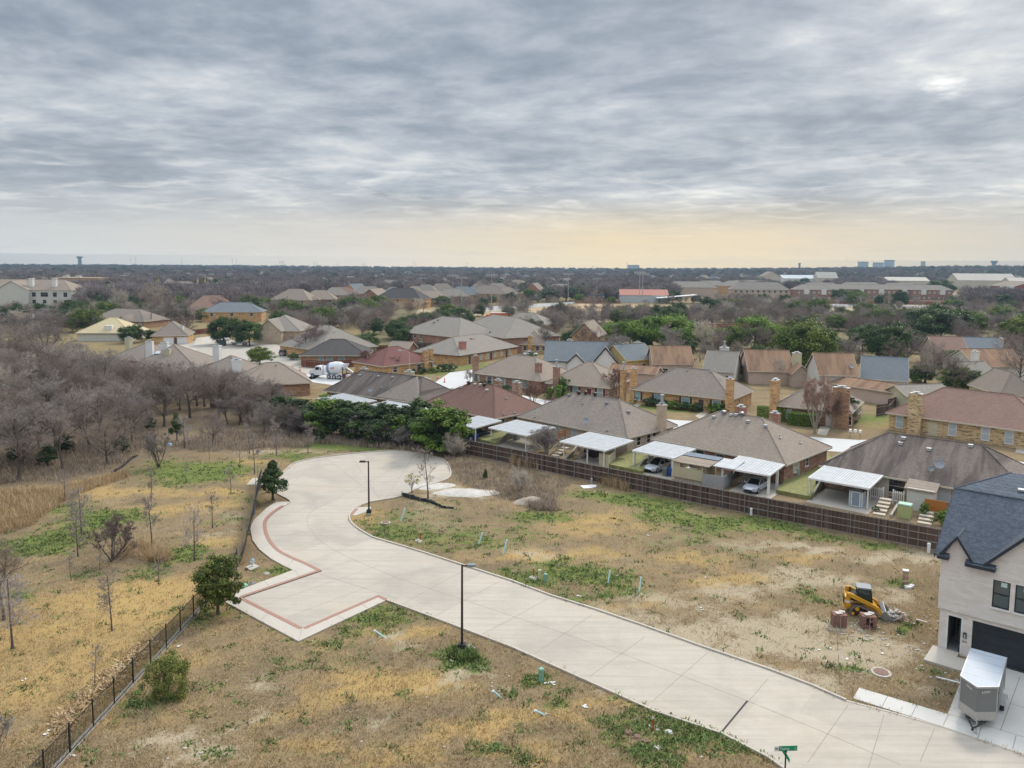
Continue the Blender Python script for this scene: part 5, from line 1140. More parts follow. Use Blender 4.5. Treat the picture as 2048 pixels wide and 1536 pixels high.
q=MB();q.box((0,0,.06),(2.,.14,.08));o=q.build('timber',M['white_paint']);o.location=(*G(1908,1365),0);o.rotation_euler=(0,0,-.55);tag(o,'pale timber plank lying on the dirt beside the trailer','plank')
M['cat_y']=mat('machine_yellow',(.62,.31,.015,1),.1,2.,.5);M['mud']=mat('muddy_steel',(.2,.175,.15,1),.3,3.,.8);M['cabgrey']=mat('cab_roof_grey',(.2,.22,.235,1),.08,2.,.55)
sk=thing('tracked_loader','yellow and black tracked skid loader with debris at its bucket','loader',(26.75,56.1,0),math.radians(-19))
for sy in(-1,1):
 pr=[(-.98,.14),(-.84,0),(.78,0),(.98,.14),(.96,.32),(.8,.42),(-.3,.8),(-.62,.84),(-.92,.5)]
 inn=[(-.8,.18),(-.74,.12),(.74,.12),(.84,.18),(.78,.3),(-.36,.66),(-.58,.68),(-.78,.42)]
 q=MB();y0,y1=sy*.5,sy*.9;y0,y1=min(y0,y1),max(y0,y1);n=len(pr)
 for i in range(n):
  a,b=pr[i],pr[(i+1)%n];q.add([(a[0],y0,a[1]),(a[0],y1,a[1]),(b[0],y1,b[1]),(b[0],y0,b[1])],[(3,2,1,0)])
  L_=math.hypot(b[0]-a[0],b[1]-a[1]);k=max(1,int(L_/.13));an=math.atan2(b[1]-a[1],b[0]-a[0])
  for j in range(k):t_=(j+.5)/k;q.box((a[0]+(b[0]-a[0])*t_,(y0+y1)/2,a[1]+(b[1]-a[1])*t_),(.05,.41,.05),ry=-an)
 for yy in(y0,y1):
  ring=[]
  for i in range(n):a=pr[i];c_=(.0,.35);ring.append(((a[0]-c_[0])*.86+c_[0],(a[1]-c_[1])*.8+c_[1]))
  for i in range(n):
   a,b,c2,d2=pr[i],pr[(i+1)%n],ring[(i+1)%n],ring[i];P=[(a[0],yy,a[1]),(b[0],yy,b[1]),(c2[0],yy,c2[1]),(d2[0],yy,d2[1])];q.add(P,[(0,1,2,3),(3,2,1,0)])
 t_=q.build('track',M['mud'],sk)
 q=MB();q.extr([(-.7,.2),(.7,.2),(.7,.34),(-.3,.56),(-.7,.5)],sy*.55,sy*.85);q.build('undercarriage',M['bronze_metal'],t_)
 q=MB()
 for x,z,r in((-.5,.6,.15),(-.78,.22,.12),(.76,.22,.12),(-.3,.13,.09),(0,.13,.09),(.3,.13,.09),(.52,.13,.09)):q.lathe([(.02,-.05),(r,-.05),(r,.05),(.02,.05)],12,(x,sy*.86,z),axis='y')
 q.build('roller',M['cat_y'],t_)
 q=MB();y0,y1=sorted((sy*.62,sy*.8));q.extr([(-1.2,1.62),(-1.02,1.72),(.45,1.12),(.98,.86),(1.28,.42),(1.18,.3),(1.02,.36),(.86,.66),(.35,.9),(-1.05,1.42)],y0,y1);q.build('lift_arm',M['cat_y'],sk)
 q=MB();q.extr([(-1.28,.62),(-.92,.62),(-.98,1.2),(-1.0,1.7),(-1.26,1.7)],sorted((sy*.55,sy*.66))[0],sorted((sy*.55,sy*.66))[1]);q.build('tower',M['cat_y'],sk)
 q=MB();q.tube((-.9,sy*.7,.9),(.35,sy*.7,1.0),.055,.055,8);q.tube((.15,sy*.71,.98),(1.0,sy*.71,.55),.03,.03,8);q.build('cylinder',M['dark_metal'],sk)
q=MB();q.extr([(-1.15,.38),(.85,.32),(.95,.62),(.6,1.0),(-.55,1.05),(-1.15,1.05)],-.5,.5);q.extr([(-1.38,.45),(-1.1,.45),(-1.1,1.32),(-1.34,1.32)],-.6,.6);q.build('chassis',M['cat_y'],sk)
q=MB();q.extr([(-1.12,1.05),(-.5,1.05),(-.5,1.5),(-1.1,1.36)],-.52,.52);q.box((-1.36,0,.95),(.1,.7,.5));q.build('engine_cover',M['black_paint'],sk)
q=MB();q.tube((-.95,.25,1.4),(-.95,.25,1.82),.06,.07,8);q.build('exhaust',M['black_paint'],sk)
q=MB()
for sy in(-1,1):
 for a,b in(((-.5,1.05),(-.46,2.02)),((.55,.98),(.42,2.02)),((-.46,1.98),(.42,1.98)),((-.5,1.08),(.55,1.02))):q.tube((a[0],sy*.47,a[1]),(b[0],sy*.47,b[1]),.05,.05,6)
q.build('cab_frame',M['black_paint'],sk)
q=MB()
for sy in(-1,1):q.extr([(-.46,1.1),(.5,1.04),(.4,1.96),(-.43,1.96)],sorted((sy*.455,sy*.46))[0],sorted((sy*.455,sy*.46))[1])
q.box((-.47,0,1.5),(.02,.88,.9));q.box((.47,0,1.5),(.02,.88,.9),ry=-.12);q.build('window',glass('cab_glass',(.02,.04,.035,1),.05),sk)
q=MB();q.prism([(-.56,-.5),(.38,-.5),(.46,-.4),(.46,.4),(.38,.5),(-.56,.5)],2.02,2.13);q.build('roof',M['cabgrey'],sk)
q=MB();q.box((-.1,0,1.2),(.4,.5,.3));q.box((-.28,0,1.45),(.12,.45,.5));q.build('seat',mat('seat_red',(.35,.02,.02,1),.1),sk)
q=MB();q.extr([(1.2,.55),(1.26,.6),(1.42,.72),(1.46,.72),(1.36,.1),(2.05,.02),(2.05,-.0),(1.3,.0),(1.2,.2)],-.92,.92)
for sy in(-1,1):q.extr([(1.24,.04),(1.44,.72),(2.04,.05)],sorted((sy*.9,sy*.94))[0],sorted((sy*.9,sy*.94))[1])
q.build('bucket',M['grey_metal'],sk)
text('CAT',.3,M['white_paint'],sk,(-1.08,-.672,1.0),name='lettering');q=MB();q.box((-1.18,-.668,.97),(.25,.012,.16));q.build('emblem',M['white_paint'],sk)
db=thing('debris_pile','pile of broken lath and plaster debris in front of the loader bucket','debris pile',(28.75,55.2,0),0)
rg=random.Random(4)
q=MB();q.rock((0,0,.1),.75,0,(1.2,.8,.45),rg);q.build('rubble',mat('grey_rubble',(.34,.32,.3,1),.4,5.,.95),db)
q=MB();q2=MB()
for i in range(110):
 a=rg.uniform(0,6.28);r=abs(rg.gauss(0,.6));(q if rg.random()<.6 else q2).box((1.1*r*math.cos(a),.8*r*math.sin(a),.12+max(0,.5-r*.5)*rg.random()),(rg.uniform(.25,1.),rg.uniform(.03,.08),rg.uniform(.02,.05)),rz=rg.gauss(.3,.8),ry=rg.uniform(-.5,.5))
q.build('lath',M['white_paint'],db);q2.build('splinters',mat('splinters',(.32,.22,.16,1),.3),db)
M['stackbrick']=mat('stacked_brick',(.24,.125,.095,1),.3,9.,.95)
def bstack(label,A,holes):
 x,y=G(*A);t=thing('brick_stack',label,'brick stack',(x,y,0),math.radians(-8));q=MB();rg=random.Random(A[0])
 for k in range(7):
  for i in range(4):
   for j in range(2):
    if holes and j==0 and i in(1,2)and 0<k<6 and rg.random()<.85:continue
    q.box((-.36+.24*i+rg.uniform(-.015,.015),-.2+.4*j+rg.uniform(-.02,.02),.07+.135*k),(.23,.38,.125),rz=rg.uniform(-.04,.04))
 q.build('bricks',M['stackbrick'],t)
 q=MB();q.box((-.05,-.05,1.0),(.5,.4,.03),rz=.3);q.box((.25,.2,1.01),(.4,.3,.03),rz=-.4);q.build('cover',mat('pale_scrap',(.52,.45,.4,1),.3,4.),t)
 q=MB();q.box((.02,-.41,.48),(.02,.01,.96));q.build('strap',M['cream_trim'],t)
bstack('solid stack of red bricks behind the thin pole',(1677,1251),False);bstack('hollow stack of red bricks in front of the loader track',(1735,1254),True)
for i in range(16):
 pass
FP=gp((913,905),(994,922),(1184,963),(1360,1000),(1536,1036),(1700,1067.5),(1876,1101.5),(1985,1124))
def boards_mat(name,cols):
 n=N(name);a=n.new('ShaderNodeAttribute',attribute_name='tint');co=n.coord('Object',(1,1,.25));f=n.math('ADD',n.math('MULTIPLY',a.outputs['Fac'],.75),n.math('MULTIPLY',n.noise(co,4.,4.,.65),.35))
 return n.done(n.ramp(f,[(.2,cols[0]),(.5,cols[1]),(.8,cols[2])]),.9,0.,.2)
M['fence']=boards_mat('dark_fence_boards',[(.055,.034,.026,1),(.098,.062,.048,1),(.165,.115,.09,1)])
M['fence_red']=boards_mat('red_fence_boards',[(.09,.03,.02,1),(.17,.06,.035,1),(.25,.1,.055,1)])
M['fence_post']=mat('steel_fence_post',(.2,.19,.185,1),.2,3.,.6);M['fence_rail']=mat('weathered_rail',(.31,.265,.225,1),.2,2.,.9)
def board_fence(label,P,h=2.1,m='fence',bay=2.44,bw=.145,rails=(.06,.74,1.42,2.06),group=None,posts=True,side=-1,pm='fence_post',railm='fence_rail'):
 t=thing('board_fence',label,'fence',(*P[0],0),0,group);o0=Vector((*P[0],0));rg=random.Random(int(P[0][0]*10));q=MB();rl=[MB()for _ in rails];np_=0
 for i in range(len(P)-1):
  a,b=Vector((*P[i],0))-o0,Vector((*P[i+1],0))-o0;d=b-a;L=d.length;d.normalize();n_=Vector((d.y,-d.x,0));an=math.atan2(d.y,d.x);k=int(L/bw)
  for j in range(k):
   c=a+d*(L*(j+.5)/k);hh=h+rg.uniform(-.025,.025);q.box((c.x,c.y,hh/2+.02),(L/k*.965,.02,hh),rz=an+rg.uniform(-.02,.02),col=min(1,max(0,rg.gauss(.45,.2))))
  for r_,z in zip(rl,rails):c=(a+b)/2+n_*.045;r_.box((c.x,c.y,z),(L,.045,.07),rz=an)
  if posts:
   kk=max(1,round(L/bay))
   for j in range(kk+(i==len(P)-2)):
    c=a+d*(L*j/kk)+n_*.1;w=MB();w.box((0,0,(h+.05)/2),(.075,.075,h+.05));w.box((0,0,h+.06),(.1,.1,.03));p=w.build('post',M[pm],t);p.location=c;p.rotation_euler=(0,0,an)
 q.build('boards',M[m],t)
 for r_ in rl:r_.build('rail',M[railm],t)
 return t
bf=board_fence('long dark board fence with steel posts along the back of the empty lots',FP)
board_fence('red-brown board fence behind the cement mixer truck',gp((603,734),(650,738),(707,734),(712,726)),1.9,'fence_red',posts=False,rails=(.3,1.6))
board_fence('dark board fence beyond the maroon roof',gp((742,704),(776,703)),1.9,'fence_red',posts=False,rails=(.3,1.6))
board_fence('dark board fence behind the two-storey brick house',gp((818,697),(872,699)),1.9,'fence',posts=False,rails=(.3,1.6))
board_fence('tan board fence below the big tree on the far cul-de-sac',gp((372,671),(405,668),(424,665)),1.9,'fence_red',posts=False,rails=(.3,1.6))
board_fence('grey board fence between the brown house and the blond brick house',gp((1752,833),(1776,829),(1793,812)),2.,'fence',posts=False,rails=(.3,1.6))
board_fence('dark red board fence around the patio left of the blond brick house',gp((1775,819),(1816,808)),1.9,'fence_red',posts=False,rails=(.3,1.6))
board_fence('dark board fence under the rust-roofed townhouse',gp((1397,768),(1474,778)),1.9,'fence',posts=False,rails=(.3,1.6))
board_fence('brown board fence in the bare wood behind the patio roofs',gp((420,815),(468,818),(490,808)),1.8,'fence_red',posts=False,rails=(.3,1.5))
def picket_metal(label,P,bay=2.28,h=1.62,group=None,kerb=True):
 t=thing('metal_fence',label,'fence',(*P[0],0),0);o0=Vector((*P[0],0));q=MB();r1=MB();r2=MB();kb_=MB()
 for i in range(len(P)-1):
  a,b=Vector((*P[i],0))-o0,Vector((*P[i+1],0))-o0;d=b-a;L=d.length;d.normalize();an=math.atan2(d.y,d.x);n=int(L/.115)
  for j in range(n):c=a+d*(L*(j+.5)/n);q.box((c.x,c.y,h/2+.04),(.019,.019,h-.16),rz=an)
  c=(a+b)/2;r1.box((c.x,c.y,h-.06),(L,.035,.035),rz=an);r2.box((c.x,c.y,.16),(L,.035,.035),rz=an);kb_.box((c.x-.1,c.y,.06),(L,.3,.12),rz=an)
  k=round(L/bay)
  for j in range(k+(i==len(P)-2)):c=a+d*(L*j/k);w=MB();w.box((0,0,(h+.12)/2),(.065,.065,h+.12));w.box((0,0,h+.13),(.085,.085,.03));p=w.build('post',M['dark_metal'],t);p.location=c;p.rotation_euler=(0,0,an)
 q.build('pickets',M['dark_metal'],t);r1.build('rail',M['dark_metal'],t);r2.build('rail',M['dark_metal'],t)
 if kerb:kb_.build('base_kerb',M['concrete_old'],t)
picket_metal('black metal picket fence on a concrete kerb left of the front lot',[(-23.3,34.),(-23.25,49.87),(-23.35,63.6)])
def mesh_fence(label,P,h,m,lean=.25,name='silt_fence',posts=True,wav=.12,seed=1):
 rg=random.Random(seed);t=thing(name,label,'fence',(*P[0],0),0);o0=P[0];pp=cat(P,6);pp=[(p[0]-o0[0],p[1]-o0[1])for p in pp];q=MB();of=offset(pp,1.)
 rows=4;V=[]
 for i,p in enumerate(pp):
  nx,ny=of[i][0]-p[0],of[i][1]-p[1];hh=h[0]+(h[1]-h[0])*i/(len(pp)-1);hh*=rg.uniform(.8,1.1)
  for k in range(rows+1):f=k/rows;o=lean*f*f*hh+rg.uniform(-wav,wav)*f;V.append((p[0]+nx*o,p[1]+ny*o,hh*f*(1-.15*lean)))
 fs=[(i*(rows+1)+k,(i+1)*(rows+1)+k,(i+1)*(rows+1)+k+1,i*(rows+1)+k+1)for i in range(len(pp)-1)for k in range(rows)]
 q.add(V,fs);o=q.build('fabric',M[m],t,smooth=True);md=o.modifiers.new('thick','SOLIDIFY');md.thickness=.012
 if posts:
  for i in range(0,len(pp),4):hh=h[0]+(h[1]-h[0])*i/(len(pp)-1);w=MB();w.box((pp[i][0],pp[i][1],hh*.52),(.05,.05,hh*1.04),rx=rg.uniform(-.08,.08));w.build('post',M['fence_rail'],t)
M['silt']=mat('black_silt_fabric',(.018,.018,.02,1),.4,3.,.75)
mesh_fence('leaning black mesh fence left of the narrow street bend',gp((478,1133),(490,1095),(500,1052),(509,1010),(516,965)),(1.5,2.1),'silt',-.3,seed=3)
mesh_fence('low sagging black silt fence at the edge of the bulb',gp((803,992),(830,1000),(860,1006),(885,1016),(908,1018)),(.55,.2),'silt',.3,seed=5)
mesh_fence('black silt fence strip at the edge of the wood',gp((222,950),(245,935),(262,920),(276,912)),(.4,.3),'silt',.2,seed=6)
def lamp(label,A,vtop,dirx,group='square dark lamp posts along the street'):
 x,y=G(*A);h=zat(x,y,vtop)-.0;t=thing('street_lamp',label,'street lamp',(x,y,0),0,group)
 q=MB();q.box((0,0,.12),(.56,.56,.28));q.build('footing',M['concrete_old'],t)
 q=MB();q.box((0,0,.4),(.48,.48,.32),taper=.94);q.build('base_cover',M['black_paint'],t)
 q=MB();q.box((0,0,h/2+.2),(.17,.17,h-.4),taper=.72);q.build('pole',M['bronze_metal'],t)
 q=MB();q.box((dirx*.2,0,h-.08),(.4,.08,.09));q.build('arm',M['bronze_metal'],t)
 q=MB();q.box((dirx*.62,0,h-.05),(.62,.34,.16),taper=.86);q.build('lamp_head',M['cabgrey']if dirx>0 else M['bronze_metal'],t)
lamp('near dark street lamp on the grass by the long straight',(924,1303),1129,1);lamp('far dark street lamp beside the bulb of the street',(738,1030),922,-1)
def cobra(label,A,vt,arm,group='grey cobra-head street lamps',lean=0.):
 x,y=G(*A);h=zat(x,y,vt);t=thing('street_lamp',label,'street lamp',(x,y,0),0,group)
 q=MB();q.tube((0,0,0),(lean,0,h-.4),.11,.07,8);q.build('pole',M['galv'],t);q=MB();q.path([(lean,0,h-.4),(lean+arm*.5,0,h),(lean+arm,0,h)],.045,6);q.build('arm',M['galv'],t)
 q=MB();q.lathe([(.05,-.35),(.14,-.25),(.17,.1),(.1,.35)],8,(lean+arm*1.15,0,h),axis='x');q.build('lamp_head',M['white_metal'],t)
cobra('grey cobra-head lamp in front of the maroon-roofed house',(819,764),701,-1.9);cobra('leaning cobra-head lamp by the parked white pickup',(434,688),657,-1.2,lean=-.8)
def pipe(label,A,B,r=.065,L=None,g='pale blue pipe stubs sticking out of the lots'):
 """A ground end, B top end (picture)"""
 x,y=G(*A);d=Vector(ray(*B));best=None
 for i in range(60):
  z=.1+i*.03;p=Vector((*G(*B,z),z));l=(p-Vector((x,y,0))).length
  if best is None or abs(l-(L or 1.1))<best[0]:best=(abs(l-(L or 1.1)),p)
 p=best[1]-Vector((x,y,0));t=thing('pipe_stub',label,'pipe',(x,y,0),0,g);u=p.normalized()
 q=MB();q.tube(-u*.12,p,r,r,12);q.build('pipe',M['pvc'],t);q=MB();q.tube(p-u*.06,p+u*.03,r*1.22,r*1.22,12);q.build('cap',M['pvc_end'],t)
for lb,A,B,L in(('pale blue pipe stub near the round manhole cover',(802,1042),(810,1017),1.2),('pale blue pipe stub leaning alone, left of its neighbour on the back lot',(957,1090),(965,1065),1.1),('pale blue pipe stub with pale soil at its foot on the back lot',(1006,1107),(1014,1079),1.15),('pale blue pipe stub among weeds right of the green pedestals',(1216,1166),(1220,1141),1.),('pale blue pipe stub with a white tuft behind it by the tan dirt',(1278,1183),(1282,1154),1.1),('pale blue pipe lying low below the parking bay corner',(769,1275),(749,1261),.9),('pale blue pipe lying low in grey soil right of the near lamp',(1001,1395),(986,1382),.75),('pale blue pipe lying low beside a pale stone on the front lot',(1088,1430),(1070,1421),.75)):pipe(lb,A,B,.065,L)
def ped(label,A,vt,m,w=.2,name='utility_pedestal',g=None,cat_='utility pedestal'):
 x,y=G(*A);h=zat(x,y,vt);t=thing(name,label,cat_,(x,y,0),.3,g);q=MB();q.lathe([(w*.55,0),(w*.55,h*.8)],10);q.build('body',M[m],t);q=MB();q.lathe([(w*.6,h*.78),(w*.62,h*.94),(w*.45,h)],10);q.build('cap',M[m],t)
ped('green telecom pedestal on the near side of the street',(1082,1363),1336,'pedestal',.3);ped('green pedestal right of the cream one at the kerb',(1091,1163),1147,'pedestal',.28);ped('cream pedestal left of the green one at the kerb',(1079,1158),1139,'cream_siding',.24)
ped('pale green post in front of the board fence near the middle',(1502,1031),1016,'pvc_end',.22);ped('pale post in front of the board fence at its left part',(1183,967),956,'galv',.22);ped('tall pale green post by the board fence near the new house',(1857,1105),1086,'pvc_end',.26)
x,y=G(1810,1168);t=thing('meter_pillar','white-topped brick pillar with a white bag at its foot behind the loader','pillar',(x,y,0),-.4);q=MB();q.box((0,0,.55),(.42,.34,1.1));q.build('shaft',BR['mixed'],t);q=MB();q.box((0,0,1.16),(.46,.4,.1));q.box((.0,.18,.75),(.44,.05,.7));q.build('cap',M['white_paint'],t)
q=MB();q.rock((0,0,.1),.4,0,(1.,.7,.4),rg);q.rock((.25,.1,.15),.22,0,(1,1,.8),rg);o=q.build('plastic_bag',M['white_paint']);o.location=(*G(1818,1176),0);tag(o,'crumpled white bag on the dirt right of the brick pillar','bag')
def marker(label,A,vt,g='red and white marker posts'):
 x,y=G(*A);h=zat(x,y,vt);t=thing('marker_post',label,'marker post',(x,y,0),.2,g);q=MB();q.box((0,0,h*.5),(.1,.035,h));q.build('post',M['marker'],t);q=MB();q.box((0,0,h*.9),(.105,.04,h*.18));q.build('band',M['white_paint'],t)
M['marker']=mat('marker_red',(.42,.05,.03,1),.15,3.,.6)
marker('red marker post standing on a pale slab in the weeds',(1306,1461),1432);marker('reddish marker post left of the cream pedestal',(1067,1153),1133);marker('white-topped marker post near the round manhole cover',(841,1080),1062);marker('orange marker post behind the foot of the near lamp',(930,1292),1281)
def slab(label,P,z=.05,m='concrete_old',name='slab'):
 q=MB();q.prism(gp(*P),-.05,z);o=q.build(name,M[m]);tag(o,label,'slab')
slab('pale slab under the red marker post',((1296,1452),(1304,1446),(1327,1457),(1318,1465)));slab('small slab beside the foot of the near lamp',((932,1292),(941,1288),(951,1297),(943,1303)));slab('thin slab at the reddish marker post',((1057,1156),(1062,1151),(1076,1155),(1071,1161)));slab('slab at the foot of the white-topped marker',((829,1082),(836,1078),(846,1081),(840,1087)))
slab('pale square pad under the fire hydrant',((490,1136),(507,1128),(519,1134),(502,1142)),.08,'concrete_walk');slab('pale slab below the hydrant',((526,1148),(534,1144),(541,1147),(534,1151)));slab('dark lid near the pavement corner',((497,1167),(505,1163),(511,1167),(503,1171)),.04,'grey_metal')
slab('grey-green lid box near the evergreen',((480,1174),(490,1168),(497,1172),(487,1178)),.12,'pedestal')
def manhole(label,A,r,m='redband',rim=True,z=.08):
 x,y=G(*A);t=thing('manhole',label,'manhole',(x,y,0),0);q=MB();q.lathe([(r,-.05),(r*.97,z)],24);q.build('ring',M['concrete_walk' if rim else m],t);q=MB();q.lathe([(r*.72,z),(r*.7,z+.03)],24);q.build('cover',M[m],t)
M['rustlid']=mat('rusty_lid',(.2,.115,.085,1),.3,6.,.8)
manhole('round rusty manhole cover by the far lamp',(771,1046),.5,'rustlid');manhole('big round manhole in a pale ring near the brick stacks',(1762,1346),.64,'rustlid');
for lb,A,m in(('grey round lid right of the pale slab',(1338,1465),'galv'),('reddish round lid left in the weed patch',(1256,1465),'rustlid'),('small reddish lid upper in the weed patch',(1275,1474),'rustlid'),('small lid in the middle of the weed patch',(1292,1483),'rustlid'),('tan round lid low in the weed patch',(1315,1496),'stone')):manhole(lb,A,.24,m,False,.05)
x,y=G(505,1134);t=thing('fire_hydrant','white and blue fire hydrant on its pad by the pavement','fire hydrant',(x,y,.08));q=MB();q.lathe([(.16,0),(.16,.06),(.1,.08),(.1,.5),(.14,.52),(.14,.58),(.11,.66),(.03,.72)],12);q.tube((-.22,0,.4),(.22,0,.4),.06,.06,8);q.tube((0,-.2,.38),(0,0,.38),.07,.07,8);q.build('body',mat('hydrant_silver',(.55,.62,.68,1),.08),t);q=MB();q.lathe([(.13,.56),(.1,.68),(.04,.76)],12);q.build('bonnet',mat('hydrant_blue',(.12,.3,.5,1),.08),t)
x,y=G(1680,1366);h=zat(x,y,1254);t=thing('thin_pole','thin pale pole standing at the street edge by the brick stacks','pole',(x,y,0));q=MB();q.tube((0,0,0),(-.35,.1,h),.028,.022,6);q.build('pole',M['fence_rail'],t);q=MB();q.tube((-.17,.05,h*.5),(-.18,.05,h*.56),.04,.04,6);q.build('tape',M['white_paint'],t)
x,y=G(1572,1498,2.75);t=thing('street_sign','green street name sign on a black pole at the bottom edge','street sign',(x,y,0),.06)
q=MB();q.tube((0,0,0),(0,0,2.55),.04,.04,8);q.build('pole',M['black_paint'],t)
GS_=mat('sign_green',(.0,.27,.13,1),.05,2.,.4);M['signgreen']=GS_
q=MB();q.box((.1,0,2.78),(.92,.012,.26));q.box((-.47,0,2.78),(.22,.012,.26),mi=1);bl=q.build('name_blade',[GS_,M['white_paint']],t)
text('Tooroy',.2,M['white_paint'],bl,(-.08,-.012,2.77),sx=.8);text('LN',.07,M['white_paint'],bl,(.46,-.012,2.83));text('100',.07,M['white_paint'],bl,(.46,-.012,2.73));q=MB();q.box((-.47,-.01,2.78),(.12,.01,.05));q.build('emblem',M['black_paint'],bl)
q=MB();q.box((0,0,2.45),(.012,.9,.22));q.build('cross_blade',GS_,t);q=MB();q.box((0,0,2.62),(.1,.05,.08));q.build('bracket',M['black_paint'],t)
M['chalk']=mat('chalky_soil',(.5,.46,.41,1),.3,1.2,.95);M['paleearth']=mat('pale_earth',(.4,.33,.26,1),.25,2.,.97)
M['deadgrass']=mat('dead_grass_soil',(.24,.17,.1,1),.3,3.,.97)
def heap(name,label,cat_,A,r,h,m,seed,asp=.7):
 rg=np.random.default_rng(seed);x,y=G(*A);n,k=26,8;V=[(0,0,h)];
 ph=rg.uniform(.7,1.25,n);ph=(ph+np.roll(ph,1)+np.roll(ph,-1))/3
 for j in range(1,k+1):
  for i in range(n):a=2*PI*i/n;rr=r*j/k*ph[i];V.append((rr*math.cos(a),asp*rr*math.sin(a),max(-.03,h*(1-(j/k)**1.6)+(rg.uniform(-.07,.07)*h if j<k else-.04))))
 fs=[(0,1+i,1+(i+1)%n)for i in range(n)]+[(1+(j-1)*n+i,1+j*n+i,1+j*n+(i+1)%n,1+(j-1)*n+(i+1)%n)for j in range(1,k)for i in range(n)]
 b=MB();b.add(V,fs);o=b.build(name,M[m],smooth=True);o.location=(x,y,0);tag(o,label,cat_)
heap('earth_mound','pale earth mound among dry weeds before the board fence','mound',(1065,1004),2.1,.6,'paleearth',3);heap('chalk_heap','flat white chalky spoil right of the bulb of the street','spoil heap',(935,985),3.6,.28,'chalk',5,.55);heap('chalk_heap','thin whitish gravel spill at the bulb edge near the small bare tree','spoil heap',(862,972),3.2,.1,'chalk',8,.5)
heap('earth_mound','low brown mound of dead grass by the bare shrub in the field','mound',(265,1112),2.6,.5,'deadgrass',9)
q=MB();q.box((0,0,.05),(1.6,1.,.05),rz=.3,rx=.06);q.box((.6,.2,.08),(.8,.9,.04),rz=-.3);o=q.build('plywood_sheet',M['white_paint']);o.location=(*G(1176,974),0);tag(o,'pale board lying in weeds before the fence','board')
q=MB();q.box((0,0,.12),(1.8,.6,.12),rz=-.15);q.box((-.6,.3,.2),(.9,.5,.1),rz=.4);o=q.build('scrap_sheet',M['white_metal']);o.location=(*G(642,877),0);tag(o,'white scrap sheet dumped on the grass by the evergreen screen','scrap')
q=MB();q.rock((0,0,.15),.35,0,(1,.8,.7),rg);o=q.build('blue_tub',mat('pale_blue_plastic',(.3,.5,.7,1),.1));o.location=(*G(339,891),0);tag(o,'pale blue tub dumped on the bare ground by the wood','tub')
rg=random.Random(21);q=MB()
for i in range(260):
 u,v=rg.choice([(rg.uniform(1180,1880),rg.uniform(1090,1390)),(rg.uniform(300,1500),rg.uniform(1220,1530)),(rg.uniform(780,1250),rg.uniform(1000,1190))]);x,y=G(u,v)
 if inpoly(np.array([x]),np.array([y]),STREET_POLY)[0]or inpoly(np.array([x]),np.array([y]),APRON_POLY)[0]or v>1536:continue
 q.rock((x,y,.02),rg.uniform(.025,.075)*rg.uniform(.6,1.2),0,(1.3,1,.6),rg)
for c,n,s in(((1690,1258),25,1.),((1740,1262),25,1.2),((1850,1240),14,1.),((1860,1300),22,1.2),((1880,1345),20,1.),((1100,1445),1,.1),((1088,1433),2,.3),((345,1510),3,.5),((985,1380),5,.5),((530,1180),20,1.5)):
 x0,y0=G(*c)
 for i in range(n):
  a_,b_=x0+rg.gauss(0,s),y0+rg.gauss(0,s)
  if not(inpoly(np.array([a_]),np.array([b_]),APRON_POLY)[0]or inpoly(np.array([a_]),np.array([b_]),STREET_POLY)[0]):q.rock((a_,b_,.03),rg.uniform(.04,.12),0,(1.2,1,.7),rg)
o=q.build('stones',M['stone']);tag(o,kind='stuff')
q=MB()
for u,v in((361,1293),(48,1361),(234,1332),(95,1466),(145,1512),(1640,1304),(1690,1317),(1662,1298),(1764,1308),(1777,1290),(906,1324),(1095,1366),(1108,1370),(1169,1415),(1176,1416),(1155,1192),(1405,1218),(1296,1072),(1411,1156)):
 x,y=G(u,v)
 for k in range(3):q.rock((x+rg.gauss(0,.12),y+rg.gauss(0,.12),.05),rg.uniform(.04,.1),0,(1.3,.9,.35),rg)
o=q.build('litter',M['white_paint']);tag(o,kind='stuff')
def loft(b,st,mi=0,capf=True,close=True):
 """st: list of rings (same length), skinned along"""
 n=len(st[0]);base=len(b.v);V=[p for r in st for p in r]
 fs=[(k*n+i,k*n+(i+1)%n,(k+1)*n+(i+1)%n,(k+1)*n+i)for k in range(len(st)-1)for i in range(n)]
 fs+=[tuple(range(n))[::-1],tuple(range((len(st)-1)*n,len(st)*n))]
 b.add(V,fs,mi)
M['silver']=mat('silver_paint',(.5,.52,.56,1),.05,.6,.28,.25);M['silver2']=mat('pale_silver_paint',(.58,.58,.62,1),.05,.6,.3,.2);M['white_car']=mat('white_car_paint',(.72,.73,.75,1),.04,.6,.3);M['dark_car']=mat('dark_navy_paint',(.012,.016,.028,1),.1,.6,.25);M['grey_car']=mat('grey_car_paint',(.2,.21,.22,1),.06,.6,.3);M['tail']=mat('tail_lamp',(.35,.01,.01,1),.1,3.,.3);M['blue_car']=mat('blue_car_paint',(.03,.1,.3,1),.06,.6,.3)
def wheel(t,x,y,r,w=.22):
 q=MB();q.lathe([(.05,-w/2),(r-.04,-w/2),(r,-w/2+.04),(r,w/2-.04),(r-.04,w/2),(.05,w/2)],20,axis='y');o=q.build('wheel',M['black_rubber'],t);o.location=(x,y,r)
 q=MB();q.lathe([(.03,-w/2-.012),(r*.62,-w/2-.006),(r*.62,w/2+.006),(.03,w/2+.012)],14,axis='y');q.build('rim',M['galv'],o)
